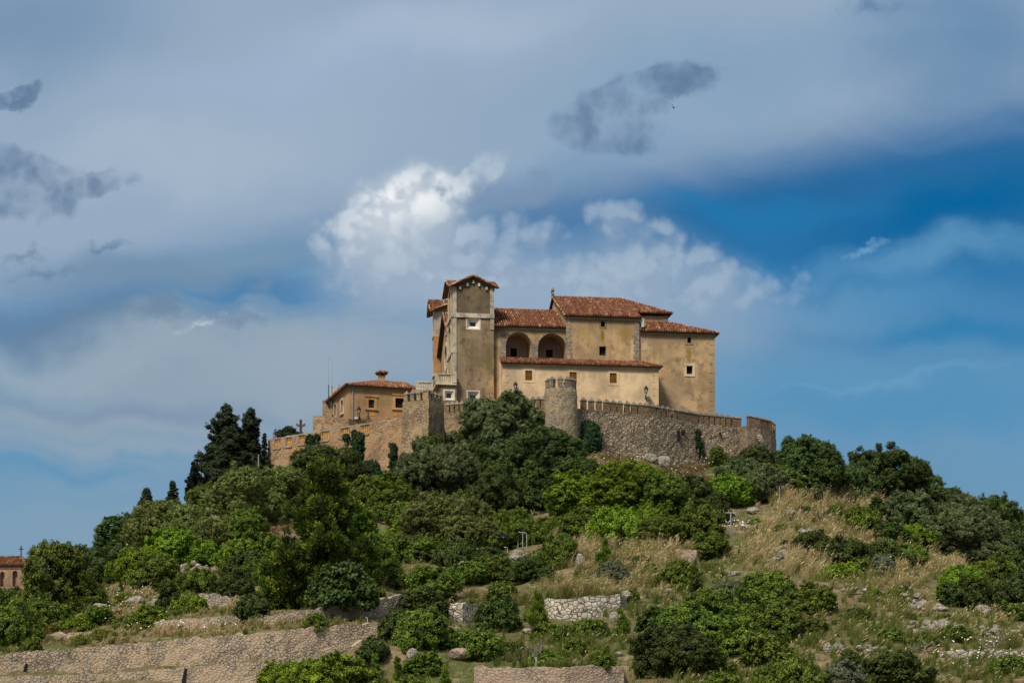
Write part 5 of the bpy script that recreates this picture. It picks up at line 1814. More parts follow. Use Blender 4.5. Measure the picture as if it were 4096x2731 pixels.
sc = empty('stone_cross', (xof(1203, 231.5), 231.5, zof(1740, 231.5)))
tag(sc, 'weathered stone cross standing behind the terrace parapet against the sky', 'cross')
mb = MB()
mb.lathe((0, 0, -1.6), [(0.34, 0), (0.34, 0.5), (0.20, 0.6), (0.15, 1.0)], 8)
mb.box((-0.13, -0.1, -0.6), (0.13, 0.1, zof(1678, 231.5) - zof(1740, 231.5)))
mb.build('shaft', M['dark_wood'], sc)
mb = MB()
for s in (-1, 1):
    mb.add([(s * 0.132, -0.1, 0.88), (s * 0.5, -0.1, 1.02), (s * 0.5, -0.1, 1.30), (s * 0.132, -0.1, 1.12), (s * 0.132, 0.1, 0.88), (s * 0.5, 0.1, 1.02), (s * 0.5, 0.1, 1.30), (s * 0.132, 0.1, 1.12)],
           [(0, 1, 2, 3), (7, 6, 5, 4), (0, 4, 5, 1), (1, 5, 6, 2), (2, 6, 7, 3), (3, 7, 4, 0)])
mb.build('arms', plain('brown_stone', (0.14, 0.085, 0.055), 0.9), sc)


def person(px, py_head, Y, lab, shirt, hair, lean=0.0, turn=0.0, skin=(0.45, 0.27, 0.19)):
    """standing visitor, one skinned body; head top falls on row py_head"""
    z = zof(py_head, Y) - 1.70
    root = empty('person', (xof(px, Y), Y, z), R(turn))
    tag(root, lab, 'person', 'visitors on the castle walls')
    V_ = [(0, 0, 0.95), (0, 0.01, 1.15), (0, -lean * 0.4, 1.38), (0, -lean * 0.75, 1.48), (0, -lean - 0.01, 1.58),
          (0.10, 0, 0.88), (0.11, 0.01, 0.48), (0.11, 0.03, 0.08), (0.12, -0.10, 0.04),
          (-0.10, 0, 0.88), (-0.11, 0.01, 0.48), (-0.11, 0.03, 0.08), (-0.12, -0.10, 0.04),
          (0.19, -lean * 0.4, 1.40), (0.27, -0.04 - lean * 0.5, 1.15), (0.22, -0.30 - lean, 1.08), (0.18, -0.38 - lean, 1.10),
          (-0.19, -lean * 0.4, 1.40), (-0.27, -0.04 - lean * 0.5, 1.15), (-0.22, -0.30 - lean, 1.08), (-0.18, -0.38 - lean, 1.10),
          (0, -lean * 1.05 - 0.02, 1.66)]
    E_ = [(0, 1), (1, 2), (2, 3), (3, 4), (4, 21), (0, 5), (5, 6), (6, 7), (7, 8), (0, 9), (9, 10), (10, 11), (11, 12), (2, 13), (13, 14), (14, 15), (15, 16), (2, 17), (17, 18), (18, 19), (19, 20)]
    rad = [(.15, .11), (.14, .10), (.16, .11), (.055, .055), (.085, .095), (.085, .085), (.06, .06), (.045, .045), (.04, .03), (.085, .085), (.06, .06), (.045, .045), (.04, .03),
           (.06, .06), (.045, .045), (.035, .035), (.04, .025), (.06, .06), (.045, .045), (.035, .035), (.04, .025), (.08, .09)]
    me = bpy.data.meshes.new('body')
    me.from_pydata(V_, E_, [])
    me.update()
    o = bpy.data.objects.new('body', me)
    COL.objects.link(o)
    o.parent = root
    md = o.modifiers.new('skin', 'SKIN')
    for i, d in enumerate(me.skin_vertices[0].data):
        d.radius = rad[i]
        d.use_root = (i == 0)
    o.modifiers.new('sub', 'SUBSURF').levels = 1
    o.modifiers['sub'].render_levels = 1
    m, q = new_mat('visitor_clothes')
    sp = q.n('ShaderNodeSeparateXYZ')
    q.l(objco(q), sp.inputs[0])
    ax = q.math('ABSOLUTE', sp.outputs[0])
    c = q.mix(q.sstep(sp.outputs[2], 0.98, 0.99), (0.05, 0.055, 0.08), shirt)
    c = q.mix(q.sstep(sp.outputs[2], 1.475, 1.485), c, skin)
    c = q.mix(q.math('MULTIPLY', q.sstep(sp.outputs[1], -0.16 - lean, -0.18 - lean), q.sstep(sp.outputs[2], 1.3, 1.28)), c, skin)
    c = q.mix(q.sstep(sp.outputs[2], 0.09, 0.08), c, (0.03, 0.03, 0.03))
    finish(q, c, 0.8)
    me.materials.append(m)
    mb = MB()
    hy = -lean * 1.05
    mb.lathe((0, hy + 0.015, 1.60), [(0.098, 0.0), (0.112, 0.04), (0.105, 0.09), (0.07, 0.125), (0.01, 0.138)], 10)
    mb.build('hair', plain('hair', hair, 0.8), root, smooth=True)
    mb = MB()
    mb.lathe((0, hy - 0.105, 1.585), [(0.006, 0), (0.016, 0.012), (0.008, 0.05)], 6)
    for s in (-1, 1):
        mb.lathe((0.09 * s, hy, 1.575), [(0.01, 0), (0.02, 0.02), (0.012, 0.05)], 5)
    mb.build('nose_and_ears', plain('skin', skin, 0.6), root, smooth=True)
    mb = MB()
    for s in (-1, 1):
        mb.lathe((0.035 * s, hy - 0.098, 1.622), [(0.004, 0), (0.012, 0.008), (0.004, 0.016)], 6)
    mb.box((-0.025, hy - 0.107, 1.55), (0.025, hy - 0.09, 1.558))
    mb.build('eyes_and_mouth', plain('dark_eyes', (0.05, 0.02, 0.02), 0.5), root)


pe = along(TERR, 1098)
person(1097, 1731, pe[1] + 0.55, 'person in a lilac shirt leaning over the left end of the terrace parapet', (0.30, 0.25, 0.38), (0.03, 0.02, 0.015), 0.12, 30)
person(1638.5, 1571, ST.Y(-su + 0.7, 0.75), 'person in a pale blue and white shirt between merlons on the square tower', (0.50, 0.55, 0.68), (0.10, 0.07, 0.05), 0.0, 10)
person(2256.5, 1530, RY + 0.3, 'person in a light blue shirt behind the merlons of the round tower', (0.36, 0.42, 0.75), (0.08, 0.05, 0.03), 0.05, -20)

# a bird high over the church
b = MB()
b.tube([(0, -0.16, 0), (0, -0.05, 0.02), (0, 0.1, 0.02), (0, 0.22, 0)], [0.015, 0.05, 0.045, 0.02], 6)
b.add([(0, -0.06, 0.03), (0, 0.08, 0.03), (0.2, 0.06, 0.16), (0.42, 0.12, 0.22), (0.2, -0.05, 0.17), (-0.2, 0.06, 0.16), (-0.42, 0.12, 0.22), (-0.2, -0.05, 0.17)],
      [(0, 1, 2, 4), (4, 2, 3), (1, 0, 7, 5), (5, 7, 6)])
b.add([(0, 0.2, 0), (0.07, 0.36, 0), (-0.07, 0.36, 0)], [(0, 1, 2)])
o = b.build('bird', plain('dark_plumage', (0.02, 0.02, 0.022), 0.8))
o.location = (xof(2694, 150), 150, zof(433, 150))
o.rotation_euler = (0.5, 0.3, 0.4)
tag(o, 'tiny dark bird flying in the sky right of the dark cloud', 'bird')

# ------------------------------------------------------------------ vegetation
LEAF = {
    'mastic': leaf_mat('mastic_leaves', (0.0185, 0.0312, 0.0054), (0.1108, 0.1604, 0.0162), (0.2386, 0.2822, 0.0297)),
    'bright': leaf_mat('bright_broom_leaves', (0.0277, 0.0505, 0.0054), (0.1539, 0.2376, 0.0121), (0.3154, 0.3936, 0.0243)),
    'dark': leaf_mat('dark_oak_leaves', (0.0123, 0.0208, 0.0054), (0.0616, 0.0891, 0.0149), (0.1354, 0.1663, 0.0270)),
    'olive': leaf_mat('olive_leaves', (0.0246, 0.0327, 0.0121), (0.1139, 0.1426, 0.0486), (0.2462, 0.2673, 0.1080)),
    'green': leaf_mat('evergreen_leaves', (0.0138, 0.0238, 0.0068), (0.0739, 0.1099, 0.0230), (0.1693, 0.2079, 0.0486)),
    'pine': leaf_mat('pine_needles', (0.0160, 0.0286, 0.0060), (0.0969, 0.1540, 0.0160), (0.3420, 0.3630, 0.0260), 0.3),
    'young': leaf_mat('young_pine_needles', (0.0462, 0.0817, 0.0108), (0.1617, 0.2451, 0.0243), (0.2924, 0.3342, 0.0338)),
    'fig': leaf_mat('fig_leaves', (0.0137, 0.0253, 0.0050), (0.0593, 0.1012, 0.0180), (0.1197, 0.1705, 0.0340)),
    'almond': leaf_mat('almond_leaves', (0.0339, 0.0446, 0.0108), (0.1508, 0.1752, 0.0378), (0.2924, 0.3044, 0.0810)),
    'cypress': leaf_mat('cypress_scales', (0.008, 0.012, 0.006), (0.034, 0.048, 0.018), (0.075, 0.094, 0.034)),
    'ivy': leaf_mat('ivy_leaves', (0.0068, 0.0165, 0.0060), (0.0228, 0.0528, 0.0140), (0.0456, 0.0880, 0.0240)),
    'herb': leaf_mat('yellow_herb', (0.0692, 0.0817, 0.0162), (0.2001, 0.2079, 0.0338), (0.3694, 0.2970, 0.0405)),
    'grey': leaf_mat('grey_scrub_leaves', (0.0462, 0.0505, 0.0270), (0.1385, 0.1485, 0.0783), (0.2308, 0.2302, 0.1350)),
    'rust': leaf_mat('rusty_dry_leaves', (0.0616, 0.0327, 0.0162), (0.2001, 0.1040, 0.0432), (0.3232, 0.1857, 0.0743)),
}
# leaf shape, crown outline, clump size and density of each kind
KIND = {   # profile, lobes, lobe radius, clump radius (m), leaf length, leaf width, layers, upward bias, droop
    'mastic': ('dome', 20, 0.215, 0.28, 0.14, 0.080, 2.0, 0.6),
    'bright': ('dome', 22, 0.20, 0.25, 0.13, 0.075, 2.1, 0.7),
    'dark': ('dome', 18, 0.23, 0.30, 0.15, 0.085, 2.1, 0.5),
    'olive': ('oval', 26, 0.20, 0.30, 0.18, 0.055, 2.2, 0.6),
    'green': ('oval', 24, 0.20, 0.32, 0.16, 0.075, 2.1, 0.6),
    'pine': ('pine', 46, 0.17, 0.48, 0.30, 0.085, 3.4, 0.95),
    'young': ('cone', 16, 0.18, 0.22, 0.26, 0.040, 2.4, 1.6),
    'fig': ('dome', 16, 0.25, 0.34, 0.24, 0.17, 2.2, 0.5),
    'almond': ('oval', 22, 0.20, 0.26, 0.17, 0.070, 1.25, 0.5),
    'cypress': ('column', 34, 0.20, 0.24, 0.20, 0.070, 3.0, 1.5),
    'ragged': ('ragged', 70, 0.13, 0.24, 0.20, 0.080, 2.4, 0.5),
    'ivy': ('pillar', 22, 0.22, 0.24, 0.15, 0.12, 2.2, 0.1),
    'herb': ('dome', 14, 0.24, 0.20, 0.16, 0.050, 1.4, 1.2),
    'grey': ('dome', 14, 0.26, 0.22, 0.15, 0.050, 1.8, 0.9),
    'rust': ('dome', 14, 0.22, 0.26, 0.15, 0.075, 1.2, 0.5),
}


def prof_r(kind, z, g):
    if kind == 'dome':
        return math.sqrt(max(0.0, 1 - (z * 0.92) ** 2.2))
    if kind == 'oval':
        return max(0.15, math.sin(math.pi * min(1, 0.18 + 0.68 * z)) ** 0.6)
    if kind == 'pine':
        return (1 - 0.78 * z ** 1.6) * (0.80 + 0.2 * min(1, z * 4))
    if kind == 'cone':
        return max(0.08, 1 - 0.95 * z)
    if kind == 'column':
        return min(1.0, 0.62 + 1.6 * z) * max(0.06, 1 - z ** 2.6)
    if kind == 'ragged':
        return max(0.10, (1 - z) ** 0.60) * g.uniform(0.30, 1.35)
    if kind == 'pillar':
        return (0.95 - 0.45 * z) * g.uniform(0.75, 1.05)
    return 1.0


CROWNS = {}


def crown_mesh(kind, W, H, var, lean=0.0):
    """crown of leaf-sized faces: lobes -> leafy clumps on the lobes -> leaves; cached by kind, size class and variant"""
    size = max(0.5, round(math.log(W, 1.38)))
    asp = round(H / W * 3) / 3 or 0.33
    key = (kind, size, asp, var)
    if key in CROWNS:
        return CROWNS[key]
    W0 = 1.38 ** size
    H0 = W0 * asp
    prof, nl, lr, cr, ll, lw, layers, upb = KIND[kind]
    g = np.random.default_rng(len(CROWNS) * 77 + 5)
    nl = int(nl * (1.0 + 0.16 * W0))
    cr = cr * min(1.0, 0.45 + W0 / 7)
    big = 1.0 if W0 > 1.5 else 0.75
    L = []
    ph = g.uniform(0, 6.28, 3)
    for i in range(nl):
        z = ((i + g.uniform(0, 1)) / nl) ** 0.85
        a = i * 2.39996 + g.uniform(-0.5, 0.5)
        rr = prof_r(prof, z, g) * (1 + 0.22 * math.sin(2 * a + ph[0] + 2 * z) + 0.16 * math.sin(3 * a + ph[1] - 3 * z))
        rad = lr * (0.45 + 0.9 * g.uniform(0, 1) ** 1.6)
        if prof in ('pine', 'column', 'ragged', 'cone'):
            rad *= max(0.30, 1 - 0.62 * z)
        out = max(0.0, rr * 0.5 - rad * 0.55) * (g.uniform(0.60, 1.22) if i % 4 else g.uniform(0, 0.6))
        L.append((out * math.cos(a) * W0, out * math.sin(a) * W0, (0.03 + z * (1 - rad * W0 / H0 * 0.8)) * H0, rad * W0))
    if prof in ('dome', 'oval'):
        for i in range(int(nl * 0.9)):        # stray boughs that break the outline
            z = g.uniform(0.12, 1.0)
            a = g.uniform(0, 6.28)
            rr = prof_r(prof, z, g) * g.uniform(0.86, 1.2)
            L.append((rr * 0.46 * math.cos(a) * W0, rr * 0.46 * math.sin(a) * W0, z * H0 * g.uniform(0.92, 1.08), lr * W0 * g.uniform(0.18, 0.42)))
        L.append((0, 0, H0 * 0.38, 0.27 * W0))
    L = np.array(L)
    sq = np.array([1, 1, min(1.0, 0.75 if prof in ('ragged', 'pine') else 0.85)])
    C, N = [], []
    for i, (x, y, z, r) in enumerate(L):
        area = 4 * math.pi * r * r
        n = max(4, int(area / (cr * cr * 1.5)))
        d = g.normal(size=(n, 3))
        d /= np.linalg.norm(d, axis=1)[:, None]
        p = np.array([x, y, z]) + d * r * sq * g.uniform(0.82, 1.06, (n, 1))
        keep = p[:, 2] > -0.05 * H0
        for j in range(len(L)):
            if j != i:
                q = (p - L[j, :3]) / (L[j, 3] * sq)
                keep &= (np.sum(q * q, axis=1) > 0.62)
        C.append(p[keep])
        N.append(d[keep])
    C = np.concatenate(C)
    N = np.concatenate(N)
    nleaf = max(6, int(layers * 3.4 * cr * cr / (ll * lw * big * big)))
    nleaf = min(nleaf, 70)
    m = len(C)
    ci = np.repeat(np.arange(m), nleaf)
    T = len(ci)
    tone = g.uniform(0, 1, m)
    shoot = N * g.uniform(0.0, 1.0, (m, 1)) + np.array([0, 0, 0.45 + 0.5 * min(upb, 1.0)]) + g.normal(size=(m, 3)) * 0.35
    shoot /= np.linalg.norm(shoot, axis=1)[:, None]
    slen = np.where(g.uniform(0, 1, m) < 0.38, g.uniform(0.5, 1.5, m), g.uniform(0.0, 0.35, m))[:, None] * cr
    off = g.normal(size=(T, 3))
    off /= np.linalg.norm(off, axis=1)[:, None]
    off *= (g.uniform(0, 1, (T, 1)) ** 0.45) * cr * np.array([1, 1, 0.8])
    if prof in ('ragged',):
        off *= np.array([1.3, 1.3, 0.8])
    along_ = g.uniform(0, 1, (T, 1))
    pos = C[ci] + off * (1 - 0.55 * along_ * np.minimum(1, slen[ci] / cr)) + shoot[ci] * slen[ci] * along_
    nrm = N[ci] * 0.75 + off / cr * 0.45 + g.normal(size=(T, 3)) * 0.45 + np.array([0, 0, 0.35])
    nrm /= np.linalg.norm(nrm, axis=1)[:, None]
    if upb > 0.9:        # needles: leaf axis follows the shoot
        ax = N[ci] * 0.7 + off / cr * 0.5 + np.array([0, 0, upb * 0.55]) + g.normal(size=(T, 3)) * 0.35
    else:
        ax = np.cross(nrm, g.normal(size=(T, 3))) + np.array([0, 0, upb * 0.3])
    ax /= np.linalg.norm(ax, axis=1)[:, None]
    sd_ = np.cross(ax, nrm)
    sd_ /= np.maximum(1e-5, np.linalg.norm(sd_, axis=1))[:, None]
    k = g.uniform(0.7, 1.3, (T, 1)) * big
    a_ = ax * ll * 0.5 * k
    b_ = sd_ * lw * 0.5 * k
    V = np.stack([pos - a_, pos + b_, pos + a_, pos - b_], 1).reshape(-1, 3)
    V[:, 2] = np.maximum(V[:, 2], -0.25)
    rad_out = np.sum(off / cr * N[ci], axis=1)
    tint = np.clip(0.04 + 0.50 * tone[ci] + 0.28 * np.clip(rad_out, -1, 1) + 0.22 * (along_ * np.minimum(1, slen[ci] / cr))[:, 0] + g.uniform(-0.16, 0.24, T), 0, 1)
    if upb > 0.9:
        tint = np.clip(0.02 + 0.40 * tone[ci] ** 2 + 0.22 * rad_out + 0.55 * along_[:, 0] * (slen[ci, 0] / cr > 0.25) + g.uniform(-0.1, 0.16, T), 0, 1)  # pale new growth, tint contrast raised to paint sunlit needle tips
    F = np.arange(T * 4).reshape(-1, 4)
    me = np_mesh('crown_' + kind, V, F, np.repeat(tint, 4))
    CROWNS[key] = (me, W0, H0, L)
    return CROWNS[key]


def stem_mesh(W, H, L, W0, H0, var, bare=False):
    """tapered trunk with limbs reaching to some of the crown's lobes"""
    mb = MB()
    r0 = 0.035 * W + 0.06
    th = H * 0.45
    mb.tube([(0, 0, -0.4), (0.02 * W, 0.01 * W, th * 0.5), (-0.01 * W, 0.02 * W, th), (0, 0, th * 1.35)], [r0 * 1.3, r0, r0 * 0.75, r0 * 0.35], 8)
    for i in range(0, len(L), max(1, len(L) // 9)):
        x, y, z, r = L[i]
        e = Vector((x * W / W0, y * W / W0, z * H / H0))
        s = Vector((0, 0, min(th, max(0.15 * H, e.z * 0.55))))
        mid = s.lerp(e, 0.5) + Vector((0, 0, 0.06 * H))
        mb.tube([s, mid, e], [r0 * 0.5, r0 * 0.3, r0 * 0.1], 5, caps=False)
    return mb


NAMES = {'mastic': ('mastic_shrub', 'shrub'), 'bright': ('broom_shrub', 'shrub'), 'dark': ('oak_shrub', 'shrub'), 'olive': ('olive_tree', 'tree'), 'green': ('evergreen_tree', 'tree'),
         'pine': ('pine_tree', 'tree'), 'young': ('young_pine', 'tree'), 'fig': ('fig_tree', 'tree'), 'almond': ('almond_tree', 'tree'), 'cypress': ('cypress_tree', 'tree'), 'ragged': ('cypress_tree', 'tree'),
         'ivy': ('climbing_ivy', 'ivy'), 'herb': ('flowering_herb', 'herb'), 'grey': ('grey_shrub', 'shrub'), 'rust': ('dry_shrub', 'shrub')}
GROUPS = {'shrub': 'shrubs on the hillside', 'tree': 'trees on the hillside', 'ivy': 'ivy on the castle walls', 'herb': 'flowering herbs on the terraces'}
count = {}


def plant(kind, px, base, w, h, label, Y=None, dz=0.0):
    """one shrub or tree: w x h in photo pixels at its own distance, standing where column px, row base meets the ground"""
    if Y is None:
        p = on_ground(px, min(base, 2800))
        Y = p.y
        X, Z = p.x, p.z
        if base > 2800:
            Z = zof(base, Y)
    else:
        X, Z = xof(px, Y), zof(base, Y)
    Wm, Hm = w / FP * Y, max(0.4, zof(base - h, Y) - Z)
    n = count[kind] = count.get(kind, 0) + 1
    if kind in ('mastic', 'dark', 'bright') and Y < 212:
        Wm *= 0.92
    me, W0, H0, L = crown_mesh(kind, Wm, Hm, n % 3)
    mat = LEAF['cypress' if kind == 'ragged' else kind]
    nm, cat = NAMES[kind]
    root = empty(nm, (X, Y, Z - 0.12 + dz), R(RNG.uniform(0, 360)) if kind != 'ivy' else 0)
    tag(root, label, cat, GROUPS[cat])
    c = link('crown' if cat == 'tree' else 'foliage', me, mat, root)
    c.scale = (Wm / W0 * 1.0, Wm / W0, Hm / H0)
    if kind == 'ivy':
        c.scale = (Wm / W0, 0.55, Hm / H0)
    stem_mesh(Wm, Hm, L, W0, H0, n).build('trunk' if cat == 'tree' else 'stem', M['bark'], root)
    return root


